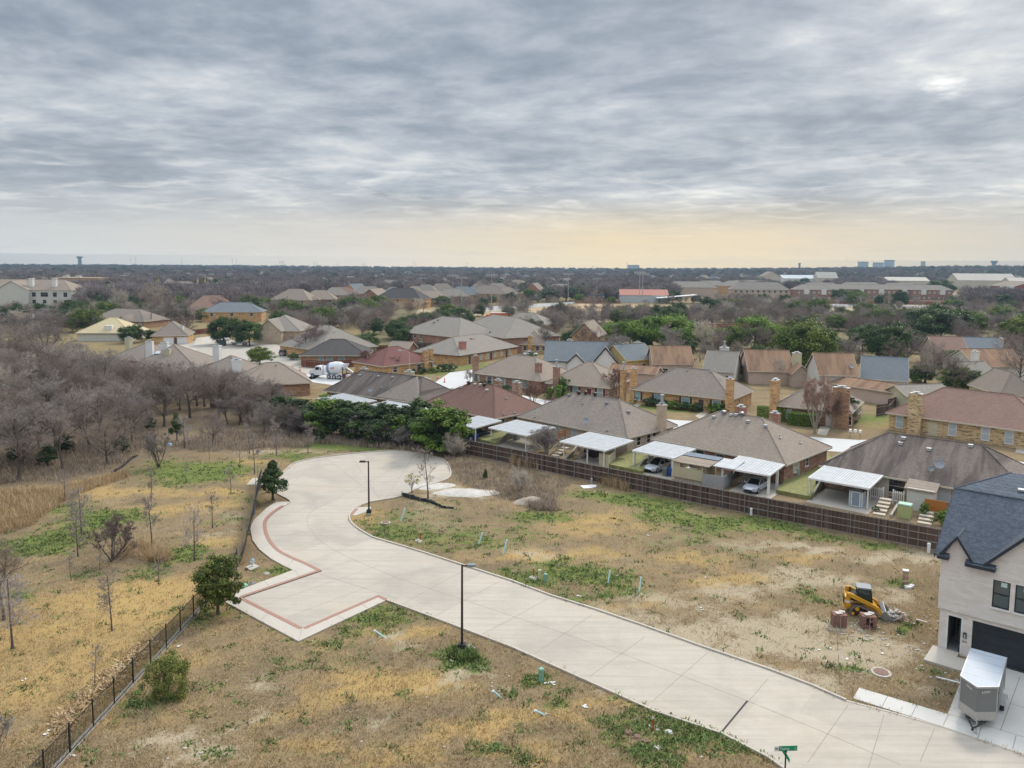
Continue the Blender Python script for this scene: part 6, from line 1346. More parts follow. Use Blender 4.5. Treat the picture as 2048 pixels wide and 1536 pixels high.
def car(label,P,head,paint,kind='sedan',roofm=None,cat_='car',name='parked_car',group=None):
 t=thing(name,label,cat_,(P[0],P[1],P[2]if len(P)>2 else.03),head,group)
 if kind=='sedan':
  S=[(-2.33,.62,.42,.78),(-2.25,.78,.3,.93),(-1.8,.88,.23,1.0),(-.9,.905,.2,.96),(.5,.905,.2,.93),(1.15,.9,.2,.9),(1.75,.88,.22,.8),(2.1,.8,.26,.68),(2.28,.62,.34,.56)]
  R=(-1.75,-.95,.2,1.1,.96,.9,1.44);wx,wr=(-1.38,1.4),.325
 elif kind=='suv':
  S=[(-2.45,.8,.42,1.0),(-2.4,.92,.34,1.12),(-1.8,.96,.3,1.14),(.5,.96,.28,1.12),(1.1,.95,.3,1.1),(1.9,.93,.32,1.02),(2.3,.84,.38,.92),(2.4,.7,.45,.8)]
  R=(-2.38,-2.1,.3,1.05,1.12,1.06,1.86);wx,wr=(-1.5,1.5),.38
 else:
  S=[(-2.7,.9,.5,1.02),(-2.65,.95,.45,1.04),(-.9,.95,.42,1.04),(.6,.95,.4,1.12),(1.2,.95,.42,1.14),(2.2,.93,.45,1.06),(2.55,.85,.5,.98),(2.62,.8,.55,.9)]
  R=(-.85,-.6,.35,1.05,1.1,1.1,1.82);wx,wr=(-1.75,1.65),.39
 q=MB();st=[]
 for x,hw,zb,zt in S:
  h=zt-zb;hf=[(hw*.86,zb),(hw*.97,zb+.1*h/.7),(hw,zb+.45*h),(hw*.97,zb+.8*h),(hw*.86,zt-.03),(hw*.5,zt)]
  st.append([(x,-y,z)for y,z in hf][::1]+[(x,y,z)for y,z in hf[::-1]])
 loft(q,[r[::-1]for r in st]);o=q.build('body',M[paint],t,smooth=True);md=o.modifiers.new('sub','SUBSURF');md.levels=1;md.render_levels=1
 xb,xr,xf,xw,zb,zf,zt=R;hb=S[2][1]*.86;ht=S[2][1]*.66
 C=[(xb,-hb,zb-.03),(xw,-hb,zf-.03),(xw,hb,zf-.03),(xb,hb,zb-.03),(xr,-ht,zt-.03),(xf,-ht,zt-.03),(xf,ht,zt-.03),(xr,ht,zt-.03)]
 q=MB();q.add(C,[(0,1,5,4),(1,2,6,5),(2,3,7,6),(3,0,4,7),(4,5,6,7)]);q.build('window',M['dark_glass'],t)
 q=MB();q.add([(xr-.08,-ht-.03,zt-.05),(xf+.1,-ht-.03,zt-.06),(xf+.1,ht+.03,zt-.06),(xr-.08,ht+.03,zt-.05),(xr+.15,-ht*.85,zt+.02),(xf-.1,-ht*.85,zt+.01),(xf-.1,ht*.85,zt+.01),(xr+.15,ht*.85,zt+.02)],[(0,1,5,4),(1,2,6,5),(2,3,7,6),(3,0,4,7),(4,5,6,7)]);q.build('roof',M[roofm or paint],t)
 q=MB()
 for s in(0,1):
  a=(0,4)if not s else(3,7);c=(1,5)if not s else(2,6)
  for i,j in(a,c):q.tube(C[i],C[j],.05,.045,6)
  m0=[(C[a[0]][k]+C[c[0]][k])/2-(.05 if k==0 else 0)for k in range(3)];m1=[(C[a[1]][k]+C[c[1]][k])/2 for k in range(3)];q.tube(m0,m1,.035,.035,6)
  q.tube(C[a[1]],C[c[1]],.045,.045,6)
 q.build('pillar',M[paint],t)
 for x in wx:
  for sy in(-1,1):wheel(t,x,sy*(S[3][1]-.11),wr)
 fx,fh=S[-2][0],S[-2][3];
 for sy in(-1,1):
  q=MB();q.box((fx+.0,sy*S[-2][1]*.74,fh-.07),(.26,.3,.12),rz=-sy*.5);q.build('headlight',M['pale_glass'],t)
  q=MB();q.box((S[1][0]-.01,sy*S[1][1]*.8,S[1][3]-.16),(.12,.24,.16 if kind=='sedan' else.4));q.build('tail_light',M['tail'],t)
  q=MB();q.box((xw-.25,sy*(S[4][1]+.1),zf+.1),(.14,.2,.14),taper=.8);q.build('mirror',M[paint],t)
 q=MB();q.box((S[-1][0]-.02,0,.42 if kind=='sedan' else.65),(.1,.9,.14));q.build('grille',M['black_paint'],t)
 q=MB();q.box((S[0][0]-.01,0,.68),(.03,.32,.16));q.build('number_plate',M['white_paint'],t)
 if kind=='pickup':
  q=MB();q.box((-1.8,0,1.045),(1.6,1.5,.02));q.build('bed',M['black_paint'],t)
 return t
car('silver sedan with black roof under the dirty white carport',(*loc(fD,fD[2]*.48,1.6),.05),fD[1]-PI/2-.04,'silver2','sedan','black_paint')
car('plain silver sedan under the carport right of the grey porch',(*loc(fE,fE[2]*.66,1.3),.05),fE[1]-PI/2-.04,'silver','sedan')
car('dark navy van seen from behind under the leftmost fenced carport',(*loc(fA,fA[2]*.6,1.9),.05),fA[1]+PI/2-.08,'dark_car','suv')
car('white pickup truck in the shade of round evergreens',(*G(479,690),.03),math.radians(172),'white_car','pickup',cat_='pickup')
car('white sedan half hidden beside the blue-grey townhouse roof',(*G(1100,706),.03),.5,'white_car','sedan');car('silver-white car by the small red hedge of the long brick house',(*G(1061,712),.03),.55,'silver2','sedan')
car('grey car in front of the low brown-roofed house',(*G(572,711),.03),1.3,'grey_car','suv');car('blue car parked at the left rear of the blond brick house',(*G(1793,800),.03),1.1,'blue_car','sedan')
car('pale green car behind the dark red patio fence',(*G(1800,793),.03),.3,'silver','sedan')
car('white car parked near the leaning lamp under evergreens',(*G(449,681),.03),2.4,'white_car','sedan')
mx,my=G(664,757);mt=thing('cement_mixer_truck','white cement mixer truck with blue-ringed drum on the inner street','truck',(mx,my,.03),math.radians(162))
q=MB();q.extr([(2.0,.9),(2.0,2.0),(2.3,2.75),(3.6,2.8),(3.9,2.0),(5.0,1.75),(5.25,1.5),(5.25,.75),(2.0,.75)][::1],-1.1,1.1);q.build('cab',M['white_car'],mt)
q=MB()
for sy in(-1,1):q.extr([(2.7,1.95),(3.75,1.95),(3.5,2.6),(2.7,2.6)],sorted((sy*1.1,sy*1.115))[0],sorted((sy*1.1,sy*1.115))[1]);q.extr([(2.1,2.0),(2.5,2.0),(2.5,2.5),(2.25,2.5)],sorted((sy*1.1,sy*1.115))[0],sorted((sy*1.1,sy*1.115))[1])
q.add([(3.92,-.95,2.05),(3.92,.95,2.05),(3.66,.95,2.72),(3.66,-.95,2.72)],[(0,1,2,3)]);q.build('window',M['dark_glass'],mt)
q=MB();q.box((-.3,0,.95),(8.6,.9,.3));q.box((-.9,0,.85),(3.4,2.3,.12));q.build('chassis',M['white_car'],mt)
for x in(4.4,.2,-1.2,-2.5):
 for sy in(-1,1):wheel(mt,x,sy*1.0,.52,.34)
q=MB();ax=MB();ax.lathe([(.5,-2.7),(1.15,-1.6),(1.38,-.4),(1.38,.9),(.95,1.9),(.6,2.1)],24,axis='x');d=ax.build('drum',M['white_car'],mt,smooth=False);d.location=(-.75,0,2.5);d.rotation_euler=(0,math.radians(12),0)
q=MB();q.lathe([(1.17,1.45),(1.2,1.46),(1.42,.75),(1.39,.75)],24,axis='x');q.build('blue_ring',mat('drum_blue',(.12,.22,.42,1),.1),d);q=MB();q.lathe([(1.395,-.75),(1.395,-.45),(1.385,-.45)],24,axis='x');q.build('red_band',mat('drum_red',(.5,.12,.08,1),.2),d)if 0 else None
q=MB();q.box((-.1,-1.36,.0),(1.,.03,.4));q.box((-.1,1.36,.0),(1.,.03,.4));q.build('marking',mat('drum_red',(.55,.2,.15,1),.4,6.),d)
q=MB();q.add([(-3.2,-.7,3.5),(-4.2,-.7,3.6),(-4.2,.7,3.6),(-3.2,.7,3.5),(-3.2,-.35,2.7),(-3.8,-.3,2.6),(-3.8,.3,2.6),(-3.2,.35,2.7)],[(0,1,5,4),(1,2,6,5),(2,3,7,6),(3,0,4,7)]);q.build('hopper',M['white_car'],mt)
q=MB();q.tube((-3.7,0,2.6),(-5.0,-.6,1.5),.25,.22,8);q.build('chute',M['galv'],mt)
q=MB()
for sy in(-1,1):q.box((-3.3,sy*.9,1.9),(.15,.15,1.9));q.box((-3.3,sy*.6,2.2),(.1,.7,.1))
q.box((-3.6,0,1.1),(.4,2.1,.5));q.build('rear_frame',M['dark_metal'],mt)
q=MB();q.tube((1.8,.8,1.),(1.8,.8,3.3),.1,.1,8);q.build('exhaust',M['galv'],mt)
for sy in(-1,1):q=MB();q.extr([(5.1,1.0),(4.9,1.2),(3.7,1.2),(3.7,1.1),(4.85,1.1)],sorted((sy*.9,sy*1.2))[0],sorted((sy*.9,sy*1.2))[1]);q.build('fender',M['white_car'],mt)
for sy in(-1,1):q=MB();q.box((5.2,sy*.85,1.2),(.1,.3,.22));q.build('headlight',M['pale_glass'],mt)
q=MB();q.box((-3.9,0,.95),(.08,1.9,.5));q.build('tail_board',M['marker'],mt)
def person(label,P,head,shirt,trousers,hat):
 t=thing('person',label,'person',P,head)
 V=[(0,0,.95),(0,0,1.15),(0,0,1.4),(0,0,1.52),(0,.02,1.68),(.1,0,.88),(.12,.02,.5),(.13,-.02,.08),(.13,.14,.04),(-.1,0,.88),(-.13,.05,.5),(-.14,0,.08),(-.14,.16,.04),(.2,0,1.42),(.27,.02,1.15),(.25,.2,.97),(.25,.28,.94),(-.2,0,1.42),(-.28,.0,1.15),(-.26,.12,.93),(-.26,.18,.88)]
 E=[(0,1),(1,2),(2,3),(3,4),(0,5),(5,6),(6,7),(7,8),(0,9),(9,10),(10,11),(11,12),(2,13),(13,14),(14,15),(15,16),(2,17),(17,18),(18,19),(19,20)]
 R=[.15,.14,.15,.06,.1,.1,.07,.05,.045,.1,.07,.05,.045,.07,.05,.038,.03,.07,.05,.038,.03]
 for b in(16,20):
  x,y,z=V[b]
  for k in range(4):V+=[(x+(k-1.5)*.018,y+.04,z-.01),(x+(k-1.5)*.02,y+.075-abs(k-1.3)*.008,z-.035)];n=len(V);E+=[(b,n-2),(n-2,n-1)];R+=[.009,.008]
  s=-1 if x>0 else 1;V+=[(x+s*.035,y+.02,z),(x+s*.05,y+.05,z-.015)];n=len(V);E+=[(b,n-2),(n-2,n-1)];R+=[.01,.009]
 me=bpy.data.meshes.new('person');me.from_pydata(V,E,[]);me.materials.append(trousers);o=bpy.data.objects.new('body',me);COL.objects.link(o);o.parent=t
 md=o.modifiers.new('skin','SKIN');sv=me.skin_vertices[0].data
 for i,r in enumerate(R):sv[i].radius=(r,r)
 sv[0].use_root=True;o.modifiers.new('sub','SUBSURF').levels=1
 me2=bpy.data.meshes.new('vest');ids=[0,1,2,13,14,17,18];mp={j:i for i,j in enumerate(ids)};me2.from_pydata([V[i]for i in ids],[(mp[a],mp[b])for a,b in E[:20]if a in mp and b in mp],[]);me2.materials.append(shirt)
 o2=bpy.data.objects.new('vest',me2);COL.objects.link(o2);o2.parent=t;o2.modifiers.new('skin','SKIN');sv=me2.skin_vertices[0].data
 for i,j in enumerate(ids):sv[i].radius=(R[j]*1.2,R[j]*1.2)
 sv[0].use_root=True;o2.modifiers.new('sub','SUBSURF').levels=1
 q=MB();q.sphere((0,.02,1.68),.105,12,0,(.9,1,1.15));q.box((0,.12,1.66),(.03,.04,.05));q.box((0,.112,1.6),(.05,.02,.012),mi=1);q.box((-.035,.108,1.69),(.02,.02,.012),mi=1);q.box((.035,.108,1.69),(.02,.02,.012),mi=1);q.build('head',[mat('skin',(.35,.2,.13,1),.05),M['black_paint']],t)
 q=MB();q.sphere((0,.01,1.73),.125,12,0,(1,1.1,.8));q.box((0,.1,1.73),(.2,.16,.02));q.build('helmet',hat,t)
person('worker in a yellow-green vest and blue trousers beside the mixer truck cab',(*G(637.5,754),.02),PI,mat('hi_vis',(.42,.72,.12,1),.05),mat('blue_denim',(.08,.16,.28,1),.1),M['white_paint'])
x,y=G(1710,876);t=thing('mailbox_cluster','white cluster of mailboxes at the pale street','mailbox',(x,y,0),-.5);q=MB()
for k in(-.7,0,.7):q.box((k,0,1.1),(.35,.5,.4))
q.build('box',M['white_paint'],t);q=MB()
for k in(-.7,.7):q.box((k,0,.5),(.1,.1,1.))
q.box((0,.02,.88),(1.9,.12,.06));q.build('post',M['fence_rail'],t)
block('brick_mailbox','brick mailbox pillar with white top before the blond brick house','mailbox',(1843,862),(1.6,1.,1.5),'stackbrick',-.6)
block('dumpster','dark green dumpster on the grass verge of the far cul-de-sac','dumpster',(442,692),(2.4,1.4,1.6),'bingreen',.05)
def unit(v):return v/np.maximum(np.linalg.norm(v,axis=-1,keepdims=True),1e-9)
def branches(rg,start,dirs,length,rad,segs,wig,up,taper=.45):
 """march N branches; returns node positions (N, segs+1, 3) and radii (N, segs+1)"""
 n=len(start);P=np.zeros((n,segs+1,3));P[:,0]=start;d=unit(dirs);st=(length/segs)[:,None]
 for k in range(segs):
  d=unit(d+rg.normal(0,wig,(n,3))+np.array([0,0,up]));P[:,k+1]=P[:,k]+d*st
 t=np.linspace(0,1,segs+1)[None];R=rad[:,None]*(1-(1-taper)*t)
 return P,R
def spawn(rg,P,R,per,lo,hi,ang,lrat,plen,rrat,upb=0.):
 n,s1,_=P.shape;m=n*per;ip=np.repeat(np.arange(n),per);t=rg.uniform(lo,hi,m)*(s1-1);k=np.minimum(t.astype(int),s1-2);f=(t-k)[:,None]
 st=P[ip,k]*(1-f)+P[ip,k+1]*f;pd=unit(P[ip,k+1]-P[ip,k]);rr=R[ip,k]*(1-f[:,0])+R[ip,k+1]*f[:,0]
 q=unit(np.cross(pd,rg.normal(0,1,(m,3))));a=np.radians(rg.normal(ang,12,m))[:,None]
 d=unit(pd*np.cos(a)+q*np.sin(a)+np.array([0,0,upb]));tt=t/(s1-1)
 ln=plen[ip]*lrat*(1.15-.5*tt)*rg.uniform(.7,1.25,m)
 return st,d,ln,np.minimum(rr*rrat,rr*.9)
def tubes(P,R,sides):
 """(N,S+1,3) polylines to quads"""
 n,s1,_=P.shape;d=np.empty_like(P);d[:,:-1]=P[:,1:]-P[:,:-1];d[:,-1]=d[:,-2];d=unit(d)
 a=np.where(np.abs(d[...,2:])<.9,np.array([0,0,1.]),np.array([1.,0,0]));u=unit(np.cross(d,a));w=np.cross(d,u)
 th=2*PI*np.arange(sides)/sides
 V=P[:,:,None]+R[:,:,None,None]*(u[:,:,None]*np.cos(th)[:,None]+w[:,:,None]*np.sin(th)[:,None])
 idx=np.arange(n*s1*sides).reshape(n,s1,sides);nx=np.roll(idx,-1,2)
 F=np.stack([idx[:,:-1],nx[:,:-1],nx[:,1:],idx[:,1:]],-1).reshape(-1,4)
 return V.reshape(-1,3),F
def blades(rg,st,d,ln,w):
 """thin flat quads for the finest twigs"""
 s=unit(np.cross(d,rg.normal(0,1,d.shape)))*(w[:,None]/2);e=st+d*ln[:,None];n=len(st)
 V=np.stack([st-s,st+s,e+s*.5,e-s*.5],1).reshape(-1,3);return V,np.arange(4*n).reshape(n,4)
def merge(parts):
 V,F,o=[],[],0
 for v,f in parts:V.append(v);F.append(f+o);o+=len(v)
 return np.concatenate(V),np.concatenate(F)
def bare(seed,h=10.,kind='wood',dense=1.):
 """nominal height h; returns (trunk mesh data, crown mesh data)"""
 rg=np.random.default_rng(seed);z3=np.zeros((1,3))
 if kind=='wood':n0,tl,tr,w0=1,.58*h,.0145*h,.06;L1=(11,.24,1.,46,.68,.52,.13);L2=(7,.15,1.,44,.55,.55,.08);L3=(6,.12,1.,42,.52,.55,.04);L4=(6,.1,1.,45,.52,.6,.03)
 elif kind=='broad':n0,tl,tr,w0=1,.3*h,.024*h,.05;L1=(9,.5,1.,52,1.9,.62,.14);L2=(7,.2,1.,42,.52,.6,.12);L3=(6,.15,1.,40,.55,.55,.08);L4=(7,.1,1.,42,.5,.6,.05)
 elif kind=='sapling':n0,tl,tr,w0=1,.97*h,.0125*h,.015;L1=(28,.24,.97,60,.26,.36,.12);L2=(6,.15,1.,40,.42,.6,.1);L3=(4,.1,1.,38,.5,.6,.05);L4=(0,)*7
 elif kind=='thin':n0,tl,tr,w0=1,.97*h,.011*h,.03;L1=(16,.25,.97,48,.24,.4,.16);L2=(5,.2,1.,40,.45,.6,.1);L3=(4,.1,1.,38,.5,.6,.05);L4=(0,)*7
 elif kind=='myrtle':n0,tl,tr,w0=6,.55*h,.011*h,.05;L1=(5,.35,1.,26,.62,.62,.3);L2=(5,.3,1.,28,.55,.6,.2);L3=(6,.2,1.,30,.5,.6,.15);L4=(4,.1,1.,32,.5,.6,.1)
 elif kind=='shrub':n0,tl,tr,w0=14,.6*h,.01*h,.1;L1=(6,.2,1.,38,.6,.6,.12);L2=(6,.2,1.,40,.5,.6,.08);L3=(5,.1,1.,40,.5,.6,.05);L4=(0,)*7
 st=np.zeros((n0,3));st[:,:2]=rg.normal(0,.012*h if n0>1 else 0,(n0,2))
 d=np.zeros((n0,3));d[:,2]=1
 if n0>1:d[:,:2]=rg.normal(0,.3 if kind=='myrtle' else.55,(n0,2))
 P0,R0=branches(rg,st,d,np.full(n0,tl)*rg.uniform(.85,1.1,n0),np.full(n0,tr),7,w0,.05,.25 if kind in('sapling','thin')else.45)
 R0[:,0]*=1.35
 tp=[tubes(P0,R0,7)];cp=[];Pp,Rp,pl=P0,R0,np.full(n0,tl)
 for i,L in enumerate((L1,L2,L3,L4)):
  per=int(round(L[0]*(dense if i>1 else 1)))
  if not per:break
  s,dd,ln,r=spawn(rg,Pp,Rp,per,L[1],L[2],L[3],L[4],pl,L[5],L[6])
  Pn,Rn=branches(rg,s,dd,ln,r,(6,4,3,2)[i],(.13,.15,.16,.18)[i],(.05,.04,.02,.0)[i],.4)
  Rn=np.maximum(Rn,.0075 if kind in('sapling','thin')else.0045)
  (tp if i==0 and kind in('wood','broad','myrtle')else cp).append(tubes(Pn,Rn,(5,4,3,3)[i]));Pp,Rp,pl=Pn,Rn,ln
 s,dd,ln,r=spawn(rg,Pp,Rp,4 if kind!='sapling' else 3,.1,1.,38,.5,pl,.6,.03)
 cp.append(blades(rg,s,dd,np.maximum(ln,.12),np.full(len(s),.012)))
 return merge(tp),merge(cp)
def leafy(seed,rx,rz,zc,n,leaf,clumps=70,form='round',shell=.55):
 """leaf quads in clumps over an uneven crown; returns V, F, tint"""
 rg=np.random.default_rng(seed);k=clumps
 if form=='cone':t=rg.uniform(0,1,k)**.8;a=rg.uniform(0,2*PI,k);rad=rx*(1-t*.92)*np.sqrt(rg.uniform(.2,1,k));C=np.stack([rad*np.cos(a),rad*np.sin(a),zc-rz+2*rz*t],1);cr=rx*.34*(1.1-t*.7)
 else:
  v=unit(rg.normal(0,1,(k,3)));v[:,2]=np.where(v[:,2]<-.8,-v[:,2],v[:,2]);rr=shell+(1-shell)*rg.uniform(0,1,k)**.6;lob=1+.16*np.sin(3*np.arctan2(v[:,1],v[:,0])+seed)+rg.normal(0,.07,k)
  C=v*(rr*lob)[:,None]*np.array([rx,rx,rz]);C[:,2]+=zc;cr=np.full(k,rx*.27)*rg.uniform(.65,1.3,k)
 ip=rg.integers(0,k,n);o=unit(rg.normal(0,1,(n,3)))*(rg.uniform(0,1,n)**.5)[:,None];o[:,2]*=.72
 c=C[ip]+o*cr[ip][:,None]
 nrm=unit(o+.5*unit(c-np.array([0,0,zc]))+rg.normal(0,.55,(n,3))+np.array([0,0,.3]));u=unit(np.cross(nrm,rg.normal(0,1,(n,3))));w=np.cross(nrm,u);sz=leaf*rg.uniform(.6,1.35,n)[:,None]
 V=np.stack([c-u*sz*.5,c-w*sz*.3,c+u*sz*.5,c+w*sz*.3],1).reshape(-1,3);F=np.arange(4*n).reshape(n,4)
 ct=rg.normal(.48,.13,k);tint=np.clip(ct[ip]+rg.normal(0,.12,n),0,1);return V,F,np.repeat(tint,4)
def limbs(seed,h,rx,n=7,tr=.05):
 rg=np.random.default_rng(seed);P0,R0=branches(rg,np.zeros((1,3)),np.array([[0,0,1.]]),np.array([h*.45]),np.array([tr*h*.6]),5,.07,.1,.6);R0[:,0]*=1.3
 s,d,l,r=spawn(rg,P0,R0,n,.45,1.,42,1.1,np.array([h*.45]),.62,.25);P1,R1=branches(rg,s,d,l,r,5,.14,.06,.4)
 s,d,l,r=spawn(rg,P1,R1,4,.3,1.,40,.6,l,.6,.1);P2,R2=branches(rg,s,d,l,r,3,.15,.04,.4)
 return merge([tubes(P0,R0,8),tubes(P1,R1,6),tubes(P2,R2,4)])
TW={}
def twig(name,a,b,c):
 a,b,c=[mul(q,1.35 if name!='twig_far' else 1.)for q in(a,b,c)];TW[name]=tinted(name,[(.25,a),(.5,b),(.78,c)],.95,.55,(.9,.5))
twig('twig_brown',(.13,.098,.077,1),(.19,.147,.12,1),(.26,.21,.178,1));twig('twig_purple',(.125,.09,.08,1),(.175,.13,.117,1),(.24,.185,.168,1));twig('twig_pale',(.24,.2,.17,1),(.33,.28,.23,1),(.42,.37,.31,1));twig('twig_red',(.16,.09,.065,1),(.23,.14,.105,1),(.3,.2,.15,1));twig('twig_grey',(.155,.129,.113,1),(.22,.188,.167,1),(.29,.252,.23,1))
LF={}
def leafm(name,a,b,c):
 a,b,c=[(q[0]*1.8,q[1]*1.75,q[2]*1.15,1)if name not in('leaf_far','leaf_yellow')else q for q in(a,b,c)];LF[name]=tinted(name,[(.12,a),(.5,b),(.88,c)],.6,.22,None,.22)
leafm('leaf_dark',(.012,.024,.011,1),(.032,.055,.023,1),(.075,.11,.045,1));leafm('leaf_oak',(.02,.034,.01,1),(.06,.088,.022,1),(.14,.17,.05,1));leafm('leaf_bright',(.026,.05,.01,1),(.075,.125,.025,1),(.16,.22,.055,1));leafm('leaf_yg',(.022,.034,.009,1),(.06,.078,.024,1),(.14,.155,.05,1));leafm('leaf_olive',(.04,.05,.018,1),(.1,.115,.04,1),(.2,.205,.09,1));leafm('leaf_yellow',(.18,.14,.03,1),(.32,.27,.07,1),(.45,.4,.14,1))
TV={}
def tmesh(key,tr,cr,twm,bark='bark'):
 V,F=cr;rg=np.random.default_rng(len(TV));
 TV[key]=(np_mesh(key[0]+'_trunk',*tr,M[bark],smooth=True),np_mesh(key[0]+'_crown',V,F,twm,np.full(len(V),.5)))
for i in range(7):tmesh(('wood',i),*bare(100+i,10,'wood'),TW['twig_brown'])
for i in range(3):tmesh(('greywood',i),*bare(120+i,10,'wood',1.15),TW['twig_grey'])
for i in range(3):tmesh(('broad',i),*bare(130+i,8,'broad'),TW['twig_purple'])
for i in range(2):tmesh(('palewood',i),*bare(140+i,10,'wood'),TW['twig_pale'],'pale_bark')
for i in range(5):tmesh(('sapling',i),*bare(150+i,5,'sapling'),TW['twig_grey'])
for i in range(3):tmesh(('thin',i),*bare(160+i,5,'thin'),TW['twig_grey'])
for i in range(3):tmesh(('myrtle',i),*bare(170+i,5,'myrtle'),TW['twig_red'],'pale_bark')
tmesh(('darkmyrtle',0),*bare(175,5,'myrtle'),TW['twig_purple']);tmesh(('darkmyrtle',1),*bare(176,5,'myrtle'),TW['twig_grey'])
for i in range(3):tmesh(('shrub',i),*bare(180+i,2.5,'shrub'),TW['twig_grey'])
for i in range(2):tmesh(('paleshrub',i),*bare(190+i,3,'shrub'),TW['twig_pale'],'pale_bark')
def emesh(key,seed,h,rx,form,n,leaf,mat_,clumps=80,z0=.2,lim=True):
 rz=h*(1-z0)/2;zc=h*z0+rz;V,F,t=leafy(seed,rx,rz,zc,n,leaf,clumps,form);TV[key]=(np_mesh(key[0]+'_trunk',*limbs(seed,h,rx),M['bark'],smooth=True),np_mesh(key[0]+'_crown',V,F,LF[mat_],t))
for i in range(3):emesh(('oak',i),210+i,8,4.6,'round',15000,.34,'leaf_oak',110,.1)
for i in range(3):emesh(('darkoak',i),220+i,8,4.4,'round',15000,.34,'leaf_dark',110,.1)
emesh(('brightoak',0),230,8,5.,'round',15000,.34,'leaf_bright',110,.08);emesh(('brightoak',1),231,8,4.6,'round',15000,.34,'leaf_bright',105,.08)
emesh(('youngoak',0),240,4,1.45,'round',14000,.15,'leaf_yg',130,.1);emesh(('youngdark',0),241,3.6,1.35,'cone',6500,.19,'leaf_dark',60,.24)
for i in range(3):emesh(('privet',i),250+i,4.5,1.7,'round',7500,.23,'leaf_bright' if i==1 else 'leaf_dark',70,.02)
emesh(('cypress',0),260,9,.75,'cone',6000,.22,'leaf_dark',90,.02)
for i in range(2):emesh(('bush',i),270+i,1.4,.85,'round',2600,.14,('leaf_dark','leaf_bright')[i],40,.0)
emesh(('oliveshrub',0),280,2.6,1.75,'round',11000,.12,'leaf_olive',80,-.05)
emesh(('yellowshrub',0),281,2.,.8,'round',420,.12,'leaf_yellow',30,.4)
TREES={}
def tree(key,u,v,vtop,label,cat_='tree',group=None,wid=1.,name=None,nominal=None,rz=None,at=None,h=None):
 x,y=at if at else G(u,v);hh=h if h else max(.4,zat(x,y,vtop))
 tm,cm=TV[key];H0={'wood':10,'greywood':10,'palewood':10,'broad':8,'sapling':5,'thin':5,'myrtle':5,'darkmyrtle':5,'shrub':2.5,'paleshrub':3,'oak':8,'darkoak':8,'brightoak':8,'youngoak':4,'youngdark':3.6,'privet':4.5,'cypress':9,'bush':1.4,'oliveshrub':2.6,'yellowshrub':2.}[key[0]]
 if key not in MEASURED:c=np.zeros(len(cm.vertices)*3,np.float32);cm.vertices.foreach_get('co',c);MEASURED[key]=float(np.percentile(c.reshape(-1,3)[:,2],99.6))
 s=hh/MEASURED[key]
 nm=name or{'wood':'bare_tree','greywood':'bare_tree','palewood':'bare_tree','broad':'bare_tree','sapling':'bare_sapling','thin':'bare_sapling','myrtle':'crape_myrtle','shrub':'bare_shrub','paleshrub':'bare_shrub','cypress':'cypress_tree','bush':'bush','privet':'evergreen_shrub','oliveshrub':'evergreen_shrub','yellowshrub':'shrub'}.get(key[0],'evergreen_tree')
 t=thing(nm,label,cat_,(x,y,0),rnd.uniform(0,6.28)if rz is None else rz,group);t.scale=(s*wid,s*wid,s)
 put('trunk',tm,t);put('crown',cm,t);return t
MEASURED={}
GW='bare trees of the dense wood'
LW='leafless brown tree in the dense wood at the left'
def scatter(P,n,dmin,seed,avoid=()):
 rg=np.random.default_rng(seed);P=np.array(P);lo,hi=P.min(0),P.max(0);out=[];tries=0
 while len(out)<n and tries<n*60:
  tries+=1;q=lo+(hi-lo)*rg.uniform(0,1,2)
  if not inpoly(q[:1],q[1:],P)[0]:continue
  if any((q[0]-a)**2+(q[1]-b)**2<dmin*dmin for a,b in out)or any((q[0]-a)**2+(q[1]-b)**2<r*r for a,b,r in avoid):continue
  u,v=PJ(q[0],q[1],4.)
  if u<-140 or u>2190:continue
  out.append((float(q[0]),float(q[1])))
 return out
HOUSES=[(o.location.x,o.location.y,11.)for o in COL.objects if o.get('category')in('house','townhouse')]
WOODP=gp((-160,968),(60,962),(125,956),(180,940),(232,924),(268,898),(305,872),(345,846),(385,836),(430,838),(505,850),(560,838),(560,806),(480,795),(420,790),(365,778),(300,770),(180,760),(60,745),(-160,745))
TOPL=lambda u:float(np.interp(u,[-100,60,130,230,300,400,450,600],[655,664,680,704,724,730,738,770]))
pts=scatter(WOODP,200,4.5,5,HOUSES)
for i,p in enumerate(pts):
 u,v=PJ(*p,0);k=rnd.random();hh_=min(rnd.uniform(7.,10.6)*(1.05 if v<850 else.9),zat(*p,TOPL(u)+rnd.uniform(-4,14)))
 if hh_<3.5:continue
 key=('wood',i%7)if k<.62 else('greywood',i%3)if k<.9 else('palewood',i%2)
 tree(key,0,0,0,LW,group=GW,at=p,h=hh_,wid=rnd.uniform(1.15,1.5))
for u,v,vt in((60,880,838),(132,905,868),(95,930,890),(245,905,872),(20,870,820),(180,845,800),(300,860,835),(30,925,890)):tree(('privet',0),u,v,vt,'dark evergreen bush under the bare trees of the wood','bush','evergreen bushes inside the wood',1.2,'evergreen_bush')
for u,v,vt in((352,800,716),(395,812,722),(330,815,735),(420,800,730),(460,812,738)):tree(('greywood',u%3),u,v,vt,'gnarled bare tree at the edge of the wood before the white patio roofs','tree',GW,1.25)
UP=gp((-120,735),(150,740),(220,712),(140,690),(120,665),(-120,640))
for i,p in enumerate(scatter(UP,34,7.,8,HOUSES)):tree((('wood',i%7),('greywood',i%3))[i%2],0,0,0,'bare tree in the mixed wood near the far cul-de-sac houses',group='bare trees near the far cul-de-sac',at=p,h=max(3.5,min(rnd.uniform(8,11.5),zat(*p,640 if PJ(*p,0)[0]<135 else 684))),wid=1.2)
UP2=gp((-120,628),(60,636),(140,632),(260,626),(330,640),(440,650),(560,636),(560,606),(430,592),(180,600),(-120,606))
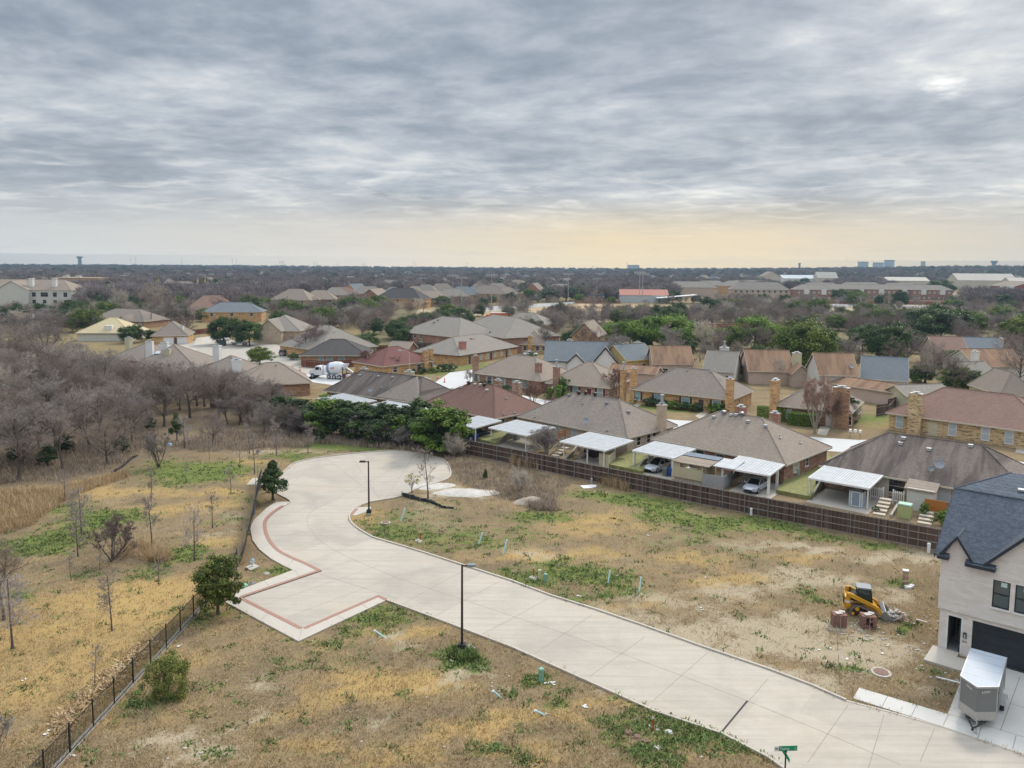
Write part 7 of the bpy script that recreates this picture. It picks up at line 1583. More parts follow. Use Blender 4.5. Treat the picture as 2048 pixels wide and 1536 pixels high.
for i,p in enumerate([p for p in scatter(UP2,44,10.,9,HOUSES)if PJ(*p,0)[0]>175]):tree((('wood',i%7),('greywood',i%3),('palewood',i%2),('broad',i%3))[i%4 if i%5 else 3],0,0,0,'bare tree in the belt beyond the far cul-de-sac',group='bare trees beyond the cul-de-sac',at=p,h=rnd.uniform(9,14),wid=1.25)
tree(('broad',0),372,677,606,'round brown bare tree above the white chimney house',wid=1.1);tree(('palewood',0),300,655,563,'tall pale-limbed bare tree beyond the tan new roof');tree(('palewood',1),235,640,565,'pale bare tree left of the tall pale-limbed one');tree(('broad',1),612,716,640,'broad purple-brown bare tree before the huge grey roof',wid=1.15)
for u,v,vt,w,lb in((449,689,634,1.1,'dark round evergreen left of the white pickup'),(499,692,640,1.05,'dark round evergreen on bare trunk right of the white pickup'),(262,686,650,1.3,'green-brown evergreen beside the tan new roof'),(304,682,660,1.1,'small dark evergreen left of the pale garage doors')):tree(('darkoak',u%3),u,v,vt,lb,wid=w)
tree(('oak',0),520,729,694,'low wide green shrub left of the mixer truck','shrub',wid=1.3);tree(('bush',0),588,720,706,'dark bush at the corner of the low brown-roofed house','bush',wid=1.3)
GSAP='bare saplings planted in the field'
SAP=[(304,1088,985,'s','tall grey sapling in the middle of the field, in front of its twin'),(303,996,932,'s','grey sapling directly behind the tall middle one'),(163,1066,970,'s','grey sapling on the green patch left of the field middle'),(144,1032,985,'t','thin sapling left of the one on the green patch'),(156,1113,1018,'s','grey sapling in front of the green patch'),(142,1161,1100,'t','thin sapling with reddish leaves at its foot'),(389,1121,1008,'s','grey sapling nearest the black mesh fence'),(425,1056,982,'t','forked sapling beside the black mesh fence'),(372,963,919,'t','faint sapling on the bright green patch'),(480,935,886,'t','thin sapling right of the bright green patch'),(509,948,874,'t','thin sapling beside the pale path stub'),(419,918,876,'t','thin sapling behind the bright green patch'),(499,908,845,'t','pale sapling in front of the bare thicket'),(369,896,830,'s','sapling beside the small dark evergreen'),(129,1001,938,'t','sapling in the tall straw at the left'),(224,1262,1138,'s','pale sapling on the golden grass nearest the camera'),(318,1171,1106,'t','two-stemmed little sapling on the golden grass'),(25,1297,1150,'s','grey sapling at the left edge on golden grass'),(190,1366,1288,'t','faint thin sapling by the black picket fence'),(200,1138,1100,'t','short sapling stub beside the dark leaning tree'),(616,906,842,'s','pale sapling at the back of the bulb'),(553,911,838,'s','dark sapling left of the bulb'),(462,988,930,'t','spreading bare sapling near the pale path stub')]
for i,(u,v,vt,k,lb)in enumerate(SAP):tree(('sapling',i%5)if k=='s' else('thin',i%3),u,v,vt,lb,'sapling',GSAP,1.1 if k=='s' else 1.15)
tree(('darkmyrtle',0),224,1122,1036,'dark leaning multi-stem bare tree by the dead-grass mound',wid=1.1,name='bare_tree');tree(('darkmyrtle',1),318,934,860,'bushy bare tree standing at the wood corner',wid=1.,name='bare_tree');tree(('broad',2),426,888,822,'round-headed bare tree in the dead grass behind the field',wid=.95)
tree(('wood',2),8,1240,1075,'dark bare tree cut by the left edge',wid=1.1);tree(('darkmyrtle',1),-14,1530,1420,'bare branches reaching in at the lower left corner',name='bare_tree',wid=1.2)
tree(('youngdark',0),354,882,826,'small dark evergreen at the back of the field',wid=.8);tree(('youngdark',0),640,888,846,'small dark evergreen before the white scrap',wid=.8)
tree(('youngoak',0),436,1229,1113,'bushy young evergreen oak at the corner of the parking bay',wid=1.02);tree(('youngdark',0),546,1000,922,'young dark evergreen tree at the neck of the bulb',wid=1.1);tree(('oliveshrub',0),336,1392,1308,'round olive-green shrub by the black picket fence','shrub',wid=.82)
tree(('thin',0),856,997,893,'slender pale bare tree beside the black silt fence','tree',wid=1.4,name='bare_tree');tree(('yellowshrub',0),824,986,944,'wispy yellow-leaved shrub at the bulb edge','shrub');tree(('paleshrub',0),906,914,862,'whitish bare shrub at the left end of the board fence','shrub',wid=.9);tree(('paleshrub',1),1040,985,935,'pale spindly bare shrub before the board fence','shrub',wid=.7)
tree(('shrub',0),1094,905,855,'purple-grey bare shrub between the two plain white carports','shrub',wid=1.1);tree(('youngdark',0),971,962,938,'small green sapling among the dry weeds','sapling',wid=.7)
GE='evergreen screen behind the bulb'
for i,(u,v,vt,w,k)in enumerate(((560,846,792,1.1,0),(590,852,796,1.2,2),(628,862,806,1.2,0),(655,868,792,1.1,1),(690,872,802,1.1,0),(722,877,806,1.1,2),(748,877,812,1.1,0),(772,884,806,1.1,0),(800,885,826,1.,1),(822,882,808,.9,0),(840,886,799,.8,0),(856,893,822,1.,2),(880,906,806,1.,1),(868,901,828,1.,0),(900,897,836,.8,1),(612,856,812,1.1,0),(708,870,815,1.1,2),(785,878,815,1.,0))):tree(('privet',k),u,v,vt,'tall glossy evergreen shrub of the screen behind the bulb','shrub',GE,w*1.45)
for u,v,vt,k,lb in((705,884,824,'s','silvery conical bare sapling before the evergreen screen'),(767,888,838,'b','brown dead shrub in the evergreen screen'),(812,893,852,'b','brown dead shrub low before the evergreen screen'),(600,868,818,'b','grey bare shrub left of the evergreen screen'),(668,860,802,'t','pale leaning dead stem in the evergreen screen')):tree({'s':('sapling',2),'b':('shrub',1),'t':('thin',2)}[k],u,v,vt,lb,'shrub',wid=1.3 if k!='t' else 1.)
GT_='bare thicket beside the evergreen screen'
for i,(u,v,vt)in enumerate(((500,855,780),(520,842,775),(545,862,800),(478,850,790),(530,870,815),(575,866,805),(455,848,785),(505,835,765),(540,825,770),(580,838,780))):tree((('greywood',i%3),('wood',i%7))[i%2],u,v,vt,'bare grey tree of the thicket beside the evergreen screen','tree',GT_,1.3)
for u,v,vt,k,w,lb in((728,744,700,2,1.2,'pinkish bare tree left of the maroon roof'),(752,746,706,0,1.2,'pinkish bare tree in front of the maroon roof left end'),(792,749,712,1,1.1,'bare shrub-like tree below the maroon roof'),(1236,800,738,0,1.,'rust-tinged crape myrtle right of the red shutters'),(1066,812,764,1,1.25,'round bare purple-brown crape myrtle between brick chimneys'),(1630,866,754,2,.85,'tall bare crape myrtle before the brown brick house'),(1664,858,784,1,.8,'slim bare tree before the white door of the brown brick house'),(1030,800,770,2,1.2,'small dark bare shrub left of the round one'),(1302,765,735,0,1.6,'low wide bare crape myrtle before the long rust roof'),(1380,735,712,1,1.6,'low bare crape myrtle below the pink parapet')):tree(('myrtle',k),u,v,vt,lb,wid=w)
for u,v,vt,k,w,lb in((1234,742,664,'w',1.1,'bare tree before the white gable of the blue-grey townhouse'),(1400,724,638,'p',.9,'pale yellowish bare tree among the green oaks'),(1090,706,652,'w',1.,'bare tree behind the tan hip roof house'),(1165,690,640,'w',1.2,'bare tree beside the dark evergreen in the middle'),(1850,766,694,'b',1.2,'wide pale bare tree between the townhouses at the right'),(1925,690,632,'w',1.2,'reddish bare tree right of the large dark oak'),(1560,775,715,'p',.9,'pale bare tree before the tan-brown townhouse'),(940,772,738,'w',1.1,'small bare tree with green tuft at the pale street corner'),(1045,668,628,'b',1.1,'bare spreading tree above the skylight roof'),(1950,640,600,'w',1.2,'brown bare tree before the far red-gabled hall'),(1700,850,805,'w',.9,'dark leaning bare tree at the right corner of the brown brick house'),(2030,745,700,'w',1.1,'bare tree at the right edge among rust roofs'),(1990,800,752,'w',1.,'bare tree above the pink-brown roof at the right')):tree({'w':('greywood',u%3),'p':('palewood',u%2),'b':('broad',u%3)}[k],u,v,vt,lb,wid=w)
GO='green oaks behind the townhouses'
for i,(u,v,vt,k,w,lb)in enumerate(((1225,690,645,'b',1.2,'bright green oak at the left end of the oak row'),(1262,693,640,'b',1.2,'bright green oak, second in the oak row'),(1302,698,633,'b',1.15,'bright green oak above the rust-brown roof'),(1344,702,630,'b',1.15,'bright green oak with dark stems right of its like'),(1372,700,640,'b',.95,'bright green oak beside the pale bare tree'),(1430,702,655,'o',1.2,'dull green oak behind the pale box chimney'),(1470,700,652,'o',1.2,'dull green oak behind the tan-brown roof'),(1508,698,632,'b',1.2,'high yellow-green oak behind the tan-brown roof'),(1545,702,648,'b',1.1,'green oak left of the big trunked oak'),(1606,740,640,'o',1.12,'big green oak with forked dark trunk'),(1640,725,660,'o',1.1,'oak bough right of the narrow cypress'),(1725,702,648,'d',1.1,'olive-dark oak above the rust roof with dishes'),(1775,722,646,'d',1.15,'big dark oak above the blue-grey roof'),(1880,684,610,'d',1.35,'very large dark oak at the right'),(1835,690,660,'d',1.2,'low dark oak left of the pink roof'),(2045,700,632,'o',1.2,'oak cut by the right edge'),(1165,698,648,'d',1.,'dark green tree by the tall tan-roofed house'),(1140,700,660,'d',.9,'dark shrubby evergreen left of the tall tan-roofed house'))):tree(({'b':'brightoak','o':'oak','d':'darkoak'}[k],i%2),u,v,vt,lb,group=GO,wid=w)
tree(('cypress',0),1632,744,679,'narrow dark cypress by the big trunked oak',wid=.9)
for i,(u,v,vt,w,lb)in enumerate(((796,680,640,1.3,'dark evergreen at the left of the two-storey house'),(822,668,628,1.3,'dark evergreen above the left two-storey roof'),(852,660,625,1.4,'evergreen in the row behind the two-storey roofs, third from its left'),(886,655,620,1.4,'evergreen behind the gap of the two-storey roofs'),(918,650,614,1.4,'evergreen above the right two-storey roof'),(885,618,592,1.2,'round dark evergreen among the far roofs'))):tree(('darkoak',i%3),u,v,vt,lb,group='dark evergreens behind the two-storey houses',wid=w)
for u,v,vt,k,w,lb in((1912,782,730,1,1.5,'glossy ligustrum tree left above the pink-brown roof'),(1950,785,742,2,1.4,'glossy ligustrum tree right above the pink-brown roof'),(1484,756,714,0,1.1,'glossy evergreen before the grey-roofed townhouse'),(1118,742,708,2,1.2,'olive evergreen before the blue-grey carport roof'),(1748,765,741,1,1.1,'small bright evergreen before the blue-grey townhouse'),(1832,766,747,1,1.4,'low bright evergreen under the wide pale bare tree'),(1697,845,792,0,.9,'dark evergreen at the porch of the brown brick house'),(1126,795,754,1,.9,'dark laurel left of the red shutters'),(1062,725,705,1,1.3,'bright shrub by the parked silver-white car'),(1848,1035,1004,1,.7,'yellow-flowering shrub by the orange fence panel'),(1808,1026,1001,1,.8,'yellow-flowering shrub by the mint-lid cabinet'),(960,770,752,0,.7,'small dark evergreen on the island of the pale street')):tree(('privet',k),u,v,vt,lb,'shrub',wid=w)
GB='clipped bushes along the house fronts'
for i,(u,v,vt,w)in enumerate(((1275,806,792,1.1),(1300,812,795,1.5),(1322,815,799,1.4),(1345,818,802,1.5),(1368,820,804,1.4),(1390,823,806,1.4),(1432,826,806,1.6),(1448,828,810,1.3),(1105,796,778,1.4),(1118,800,770,1.2),(1202,798,776,1.),(1180,795,783,1.2),(930,716,702,.9),(958,718,704,1.2),(978,714,702,1.4),(992,712,699,1.5),(1005,709,697,1.3),(1020,705,694,1.3),(1030,706,696,1.2),(826,748,738,1.2),(845,748,735,1.2),(866,746,734,1.3),(884,743,728,1.4),(900,742,727,1.5),(740,748,736,1.1),(760,750,740,1.1),(968,776,762,1.3),(990,780,767,1.4),(1012,784,770,1.4),(1032,788,774,1.3),(1890,1052,1022,1.1),(1752,1024,1012,1.),(1640,918,905,1.))):tree(('bush',1 if i%3==0 else 0),u,v,vt,'clipped green bush along a brick house front','bush',GB,w)
def hedge(label,A,B,h,w,m='leaf_bright',n=5200):
 a,b=G(*A),G(*B);L=math.hypot(b[0]-a[0],b[1]-a[1]);rg=np.random.default_rng(int(A[0]));c=np.stack([rg.uniform(0,L,n),rg.uniform(-w/2,w/2,n),rg.uniform(.05,h,n)],1);f=rg.integers(0,3,n);c[f==0,2]=h+rg.normal(0,.05,(f==0).sum());c[f==1,1]=-w/2+rg.normal(0,.05,(f==1).sum())
 nr_=unit(rg.normal(0,.6,(n,3))+np.where((f==0)[:,None],np.array([0,0,1.]),np.array([0,-1.,.2])));u=unit(np.cross(nr_,rg.normal(0,1,(n,3))));v=np.cross(nr_,u);s=rg.uniform(.1,.2,n)[:,None]
 V=np.stack([c-u*s*.6,c-v*s*.4,c+u*s*.6,c+v*s*.4],1).reshape(-1,3);me=np_mesh('hedge',V,np.arange(4*n).reshape(n,4),LF[m],np.repeat(np.clip(rg.normal(.5,.2,n),0,1),4));o=put('hedge',me,None,(*a,0),math.atan2(b[1]-a[1],b[0]-a[0]));tag(o,label,'hedge')
hedge('boxy bright hedge left, before the brown brick house',(1514,838),(1572,843),2.2,1.6);hedge('boxy bright hedge right, before the brown brick house',(1576,848),(1634,854),2.,1.8);hedge('low dark hedge along the tan hip roof house',(960,772),(1036,790),.9,1.,'leaf_dark')
def clear(x,y):
 bad=inpoly(x,y,STREET_POLY)|inpoly(x,y,APRON_POLY)|inpoly(x,y,SWR)|inpoly(x,y,PLATE)
 hx_,hy_=x-HP[0],y-HP[1];c,s=math.cos(HR),math.sin(HR);lx,ly=hx_*c+hy_*s,-hx_*s+hy_*c
 return~(bad|((lx>-.2)&(ly>-2.7)))
def blade_field(name,px,py,h,w,mat_,seed,per=4,spread=.1,lean=.5,tmu=.5,tsd=.22):
 rg=np.random.default_rng(seed);n=len(px)*per;x=np.repeat(px,per)+rg.normal(0,spread,n);y=np.repeat(py,per)+rg.normal(0,spread,n);hh=np.repeat(h,per)*rg.uniform(.6,1.2,n);a=rg.uniform(0,2*PI,n);l=hh*np.abs(rg.normal(0,lean,n));ww=np.repeat(w,per)if np.ndim(w)else np.full(n,w)
 b=np.stack([x,y,np.zeros(n)],1);s=np.stack([-np.sin(a),np.cos(a),np.zeros(n)],1)*(ww/2)[:,None];t=b+np.stack([np.cos(a)*l,np.sin(a)*l,hh],1);V=np.stack([b-s,b+s,t+s*.45,t-s*.45],1).reshape(-1,3)
 tt=np.clip(np.repeat(rg.normal(tmu,tsd,len(px)),per)+rg.normal(0,.1,n),0,1)
 o=put(name,np_mesh(name,V,np.arange(4*n).reshape(n,4),mat_,np.repeat(tt,4)));tag(o,kind='stuff');return o
M['drygrass']=tinted('dry_grass_blades',[(.1,(.24,.17,.085,1)),(.5,(.4,.285,.145,1)),(.9,(.54,.42,.245,1))],.95,0,None,.15);M['weed']=tinted('weed_leaves',[(.1,(.06,.095,.024,1)),(.5,(.13,.185,.05,1)),(.9,(.24,.29,.1,1))],.85,0,None,.15);M['tallstraw']=tinted('tall_straw',[(.1,(.3,.2,.11,1)),(.5,(.5,.36,.2,1)),(.9,(.62,.48,.3,1))],.95,0,None,.2);M['deadweed']=tinted('dead_weed',[(.1,(.2,.145,.105,1)),(.5,(.33,.255,.19,1)),(.9,(.46,.375,.29,1))],.95,0,None,.15)
rg=np.random.default_rng(31)
def view_pts(n,vmin=900,vmax=1560,u0=-40,u1=2090):
 """points on the ground, denser close to us"""
 u=rg.uniform(u0,u1,n);v=rg.uniform(vmin,vmax,n);d=np.array([ray(a,b)for a,b in((0,0),(1,0),(0,1))]);D=d[0][None]+u[:,None]*(d[1]-d[0])[None]+v[:,None]*(d[2]-d[0])[None];t=-CAMH/D[:,2];return D[:,0]*t,D[:,1]*t
x,y=view_pts(60000);g,p,s,d=masks(x,y);k=clear(x,y)&(rg.uniform(0,1,len(x))<np.clip(.85-p*.6-g*.15,.08,1));f_=~inpoly(x,y,gp((880,905),(2100,1130),(2100,800),(800,800)));k&=f_
blade_field('dry_grass',x[k],y[k],rg.uniform(.06,.2,k.sum()),.035,M['drygrass'],41,4,.16,.9)
x,y=view_pts(70000);g,p,s,d=masks(x,y);cl_=np.sin(x*1.9+np.sin(y*1.3)*1.4)+np.sin(y*2.3+np.sin(x*1.1)*1.7)+rg.normal(0,.7,len(x));k=clear(x,y)&(g*1.15+cl_*.17>.56+rg.uniform(-.12,.62,len(x)))&~inpoly(x,y,gp((880,905),(2100,1130),(2100,800),(800,800)))
blade_field('weeds',x[k],y[k],rg.uniform(.05,.17,k.sum()),rg.uniform(.06,.14,k.sum()),M['weed'],42,6,.15,1.1,.5,.24)
def patch(P,n,hmin,hmax,name,m,w=.03,per=10,spread=.18,lean=.35,seed=1,u=None):
 pp=np.array(scatter(gp(*P),n,.0,seed));k=clear(pp[:,0],pp[:,1]);pp=pp[k];r_=np.random.default_rng(seed);blade_field(name,pp[:,0],pp[:,1],r_.uniform(hmin,hmax,len(pp)),w,M[m],seed,per,spread,lean)
patch(((-20,1075),(60,1050),(110,1010),(165,985),(255,955),(252,946),(190,962),(140,975),(60,985),(-30,985)),1500,.3,.85,'tall_straw','tallstraw',.05,9,.3,.5,51)
patch(((255,1120),(335,1125),(330,1110),(290,1095),(262,1090),(240,1105)),420,.4,.9,'tall_straw','tallstraw',.04,9,.25,.6,52)
patch(((893,915),(960,925),(1060,940),(1140,965),(1100,1010),(1020,1000),(960,985),(925,965),(900,940)),800,.2,.6,'dead_weeds','deadweed',.04,10,.28,.7,53)
patch(((1035,995),(1065,1020),(1110,1022),(1105,1000),(1070,990)),420,.3,.7,'dead_weeds','deadweed',.04,10,.25,.8,54)
patch(((1195,965),(1255,985),(1258,972),(1200,955)),130,.8,1.5,'tall_straw','tallstraw',.05,9,.16,.25,55);patch(((1020,930),(1075,942),(1080,934),(1025,922)),90,.8,1.7,'tall_straw','tallstraw',.05,9,.16,.25,56)
patch(((400,905),(620,895),(640,875),(560,862),(430,865),(340,895)),900,.3,.9,'dead_weeds','deadweed',.05,8,.35,.7,57);patch(((640,888),(860,905),(900,905),(830,890),(640,872)),600,.3,.8,'dead_weeds','deadweed',.05,8,.3,.7,58)
patch(((-30,970),(120,962),(250,925),(320,870),(300,850),(200,880),(50,900),(-30,910)),900,.3,.8,'dead_weeds','deadweed',.06,8,.4,.7,59)
patch(((900,1318),(930,1326),(955,1318),(945,1302),(905,1298)),260,.2,.45,'weeds','weed',.06,8,.12,.6,60)
patch(((225,1122),(265,1118),(275,1105),(240,1100)),120,.3,.7,'dead_weeds','deadweed',.04,9,.25,.7,61)
patch(((96,1455),(180,1370),(300,1275),(320,1285),(200,1385),(120,1475)),260,.08,.2,'leaf_litter','tallstraw',.12,6,.3,1.3,62)
for u,v,vt,w,lb in((1682,606,578,1.3,'dark evergreen left of its twin before the red apartment wall'),(1712,608,580,1.2,'dark evergreen on short trunk before the red apartments'),(1797,612,581,1.1,'dark evergreen standing alone right of the pair'),(1772,632,606,1.3,'bushy evergreen clump on the straw field'),(1768,606,588,.8,'small conical evergreen between the field trees'),(1852,566,551,1.5,'umbrella-shaped evergreen before the cream hall'),(1878,592,560,1.5,'dark spreading tree left of the covered walk'),(1098,602,594,1.2,'small round evergreen at the park road'),(1610,572,556,1.2,'dark evergreen right of the cream stepped hall'),(1510,572,556,1.6,'dark evergreen clump left of the church front')):tree(('darkoak',u%3),u,v,vt,lb,wid=w)
ZN=[]
for lb,P,n,dm,sd in(('bare tree in the yards of the townhouses',((1085,735),(1240,745),(1500,760),(1790,800),(2060,800),(2060,690),(1560,690),(1240,690)),40,7.,14),('bare tree between the inner street and the far estate',((700,700),(790,690),(905,700),(1080,690),(1220,680),(1220,650),(1000,645),(760,660),(690,680)),26,8.,15)):
 for i,p in enumerate(scatter(gp(*P),n,dm,sd,[(a,b,7.)for a,b,_ in HOUSES])):tree((('greywood',i%3),('wood',i%7),('broad',i%3))[i%3],0,0,0,lb,group='bare trees between the houses',at=p,h=rnd.uniform(6.5,10),wid=1.15)
for i,p in enumerate(scatter(gp((1085,735),(1240,745),(1500,760),(1790,800),(2060,800),(2060,690),(1560,690),(1240,690)),34,6.,24,[(a,b,6.8)for a,b,_ in HOUSES])):tree((('darkoak',i%3),('privet',i%3))[i%2],0,0,0,'evergreen shrub in the yards of the townhouses','shrub','evergreens in the townhouse yards',at=p,h=rnd.uniform(2.5,5.5),wid=1.2,name='evergreen_shrub')
for i,p in enumerate(scatter(gp((700,705),(900,740),(1080,700),(1200,690),(1200,655),(1000,648),(760,660),(690,690)),12,9.,25,[(a,b,8.5)for a,b,_ in HOUSES])):tree(('darkoak',i%3),0,0,0,'evergreen tree between the long brick house and the far estate',group='evergreens between the brick houses',at=p,h=rnd.uniform(4,7),wid=1.2)
def far_house(label,u,v,L,D,ze,zr,wall,roof,rz=0.,kind='hip',group=None,cat_='house',name='far_house',win=0,z0=0.):
 """small house whose middle stands at picture ground point (u, v)"""
 x,y=G(u,v);c,s=math.cos(rz),math.sin(rz);a=(x-L/2*c+D/2*s,y-L/2*s-D/2*c);b=(x+L/2*c+D/2*s,y+L/2*s-D/2*c)
 h=House(name,label,cat_,a,b,D,ze,zr,wall,roof,kind,group,oh=.3,world=True)
 if win:
  for i in range(win):h.window('f',0,1.3,1.5,ze-1.9,'glass',local=(-h.wx+2*h.wx*(i+.5)/win,-h.wy))
 return h
rf_=[RF['palegrey'],RF['grey'],RF['taupe'],RF['palegrey'],RF['bluegrey'],RF['palegrey'],RF['pinkbrown'],RF['char']]
wl_=[BR['tan'],BR['red'],BR['tan'],M['pinkish_siding'],BR['brown'],BR['rose']]
GF_='brick houses of the far estate'
FH=[(425,637,22,15,5,11,1,6,.3,'pink-brown hip roof with dark solar panels among bare trees'),(470,642,26,14,4.5,8.5,0,4,.15,'long blue-grey roof with tan walls behind the bare belt'),(592,620,24,16,6,12,0,2,-.2,'tall taupe-roofed brick house left in the far estate'),(640,618,20,14,6,11,1,2,.1,'taupe roof right behind the tall one'),(672,608,18,12,6,11,3,0,.4,'pale grey roof with white trim and pink chimney'),(690,602,18,13,5.5,10,1,6,.1,'maroon roof in the far estate'),(712,600,17,12,6,12,0,4,1.2,'blue-grey gabled house with timber-framed peak'),(738,604,22,13,6,11,0,0,.1,'pale grey long roof beside the gabled house'),(752,612,20,14,6,11,1,2,1.35,'brown roof with orange brick gable end'),(786,604,16,12,6,10.5,0,4,.5,'blue-grey hip roof left of the black roof'),(806,616,30,17,6,12,2,7,-.25,'wide black-roofed house in the far estate'),(830,606,18,14,6,11.5,0,2,.3,'tan arched gable house behind the black roof'),(852,602,20,14,6,12,0,0,-.1,'pale hip roof behind the tan arch'),(862,612,24,14,5.5,10,4,2,.3,'brown timber-gabled roof in the far estate'),(884,600,24,16,6,12.5,1,1,.1,'tall grey-brown roof left of the light poles'),(905,608,24,14,5.5,10.5,1,3,.1,'grey roof behind the first light pole'),(925,606,22,14,6,11.5,0,4,.2,'blue-grey roof between the light poles'),(950,604,20,14,6,11,0,4,.3,'small blue-grey roof right of the light poles'),(975,604,26,15,6.2,12,0,1,.05,'tall pale brick house behind the third light pole'),(994,596,22,14,6,12,4,0,.3,'pale grey roof with white chimney'),(1012,602,18,13,5.5,10.5,1,2,.2,'brown roof with orange end wall'),(1070,597,19,14,6,12.5,5,1,1.3,'brick house with steep orange gable beside the park road'),(1120,590,26,14,5.5,10,3,0,.2,'white-walled house behind bare trees of the park'),(1130,575,30,16,6,11,3,0,.3,'pale house far behind the blue shelters')]
for u,v,L,D,ze,zr,w,r,a,lb in FH:far_house(lb,u,v,L,D,ze,zr,wl_[w],rf_[r],a,'gable' if a>1 else 'hip',GF_,win=3)
ap=far_house('long cream apartment block with gables and four chimneys at the far left',42,610,76,22,9.5,15.5,M['pale_siding'],RF['taupe'],-.03,'hip',None,'apartment block','apartment_block')
for i in range(12):
 ap.window('f',0,2.4 if i%3 else 4.5,2.6,5.6,'dark_glass',local=(-35+i*6.3,-ap.wy));ap.window('f',0,2.2,2.2,1.6,'dark_glass',local=(-35+i*6.3,-ap.wy))
for x in(-30,-18,12,26):q=MB();q.box((x,-7,13),(2.2,2.,6.));q.box((x,-7,16.1),(2.6,2.4,.5));q.build('chimney',M['white_paint'],ap.t)
wing(ap,'wing',-6,14,-13.5,0,9.6,15,'gabley',wallm=M['pale_siding'])
def hall(label,u,v,L,D,H,wallm,roofm,rz=0.,roof='flat',zr=None,cat_='building',name='hall'):
 return far_house(label,u,v,L,D,H,zr or H+.3,wallm,roofm,rz,roof,None,cat_,name)
M['tanwall']=mat('tan_school_wall',(.46,.31,.17,1),.08,.05);M['greywall']=mat('pale_grey_wall',(.5,.53,.55,1),.08,.05);M['redroof']=mat('salmon_roof',(.5,.22,.16,1),.08,.05);M['creamwall']=mat('cream_hall_wall',(.6,.53,.42,1),.08,.05);M['creamroof']=mat('cream_hall_roof',(.5,.45,.38,1),.08,.05);M['redwall']=mat('dark_red_gable',(.3,.075,.05,1),.1,.05);M['brownwall']=mat('brown_estate_wall',(.26,.14,.09,1),.1,.1)
sc_=hall('flat tan school building with rooftop units',165,581,46,24,12,M['tanwall'],M['tanwall'],-.05)
for x in(-15,-3):q=MB();q.box((x,0,12.9),(5,3,1.3));q.box((x,-.5,13.7),(3,2,.4));q.build('rooftop_unit',M['greywall'],sc_.t)
pv=hall('pale park hall with salmon roof by the straw field',1286,605,35,12,5.5,M['greywall'],M['redroof'],-.02,'gable',9.6,name='park_hall')
a_=hall('long peach apartment block with small windows',1516,598,47,16,8,M['pinkish_siding'],RF['palegrey'],-.06,'hip',14,'apartment block','apartment_block')
for i in range(10):a_.window('f',0,1.8,1.6,5.6,'dark_glass',local=(-20+i*4.5,-a_.wy))
b_2=hall('peach apartment block left of the long one',1380,594,44,16,8.5,M['pinkish_siding'],RF['palegrey'],.05,'hip',13.5,'apartment block','apartment_block')
c_=hall('tan house with gable left of the long peach block',1465,588,26,16,8,BR['tan'],RF['palegrey'],.2,'hip',13,name='apartment_block',cat_='apartment block')
for i,(u,v,L,lb)in enumerate(((1622,600,30,'left red brick apartment block with white windows'),(1688,598,46,'middle red brick apartment block with white gable bays'),(1775,599,42,'right red brick apartment block with white gable bays'),(1855,600,34,'far right red brick apartment block behind the covered walk'))):
 h=hall(lb,u,v,L,14,8.6,BR['red'],RF['palegrey'],-.04,'hip',12.5,'apartment block','apartment_block')
 for k in range(int(L/4)):
  h.window('f',0,1.5,1.5,5.6,'pale_glass',local=(-L/2+3+k*4,-h.wy));h.window('f',0,1.5,1.5,1.2,'pale_glass',local=(-L/2+3+k*4,-h.wy))
 for k in(-L*.2,L*.25):q=MB();q.box((k,-h.wy-.3,6.6),(4.,.5,4.));q.build('bay',M['white_paint'],h.t)
for u,v,L,lb in((1640,590,40,'grey roofs row behind the red brick blocks'),(1500,582,50,'grey townhouse roofs behind the peach blocks'),(1720,588,46,'long grey roof behind the middle red brick block'),(1420,584,34,'brown grey roof behind the left peach block'),(1800,590,40,'grey roof behind the right red brick block')):hall(lb,u,v,L,16,7,BR['brown'],RF['palegrey'],.04,'hip',12,'house','far_house')
hall('white church hall with low cream gables',1594,570,52,30,10,M['white_paint'],M['greywall'],-.03,'gable',15,name='church_hall');hall('cream church front with pointed gable',1538,570,26,20,13,M['creamwall'],RF['taupe'],.1,'gabley',20,name='church');hall('cream stepped hall right of the white church hall',1650,571,30,20,11,M['creamwall'],M['creamroof'],-.03,'gable',20,name='hall')
hall('long low cream hall with shallow roof',1808,574,58,26,9,M['creamwall'],M['creamroof'],-.02,'gable',14,name='hall');hall('long cream barn-like hall with clerestory windows',1962,577,78,30,11,M['creamwall'],M['creamroof'],-.03,'gable',20,name='hall');hall('cream roofed hall at the right edge with grey end',2046,586,40,26,10,M['creamwall'],M['creamroof'],-.03,'gable',17,name='hall')
rg1=hall('hall with dark red gable and white side wall at the right edge',2034,590,34,34,9,M['redwall'],M['taupe_roof']if 'taupe_roof' in M else RF['taupe'],.1,'gabley',14,name='hall')
q=MB();q.box((-rg1.L2-7,-rg1.D2+1,4.8),(15,1.,9.6));q.build('side_wall',M['white_paint'],rg1.t)
cw=thing('covered_walk','long white covered walkway on posts before the red-gabled hall','walkway',(*G(1946,598),0),-.02);q=MB();q.box((0,0,4.2),(52,5,.4));q.build('roof',M['white_paint'],cw)
for i in range(6):q=MB();q.box((-24+i*9.6,-2,2.),(.8,.8,4.));q.build('post',M['white_paint'],cw)
M['redfence']=mat('red_masonry_wall',(.3,.125,.08,1),.15,.08,.9)
def longwall(label,A,B,h,w=.4,m='redfence',name='masonry_wall',cat_='wall'):
 a,b=G(*A),G(*B);L=math.hypot(b[0]-a[0],b[1]-a[1]);q=MB();q.box((L/2,0,h/2),(L,w,h));n=max(2,int(L/8))
 for i in range(n+1):q.box((L*i/n,-w*.3,h/2+.1),(w*1.3,w*1.3,h+.2))
 o=q.build(name,M[m]);o.location=(*a,0);o.rotation_euler=(0,0,math.atan2(b[1]-a[1],b[0]-a[0]));tag(o,label,cat_)
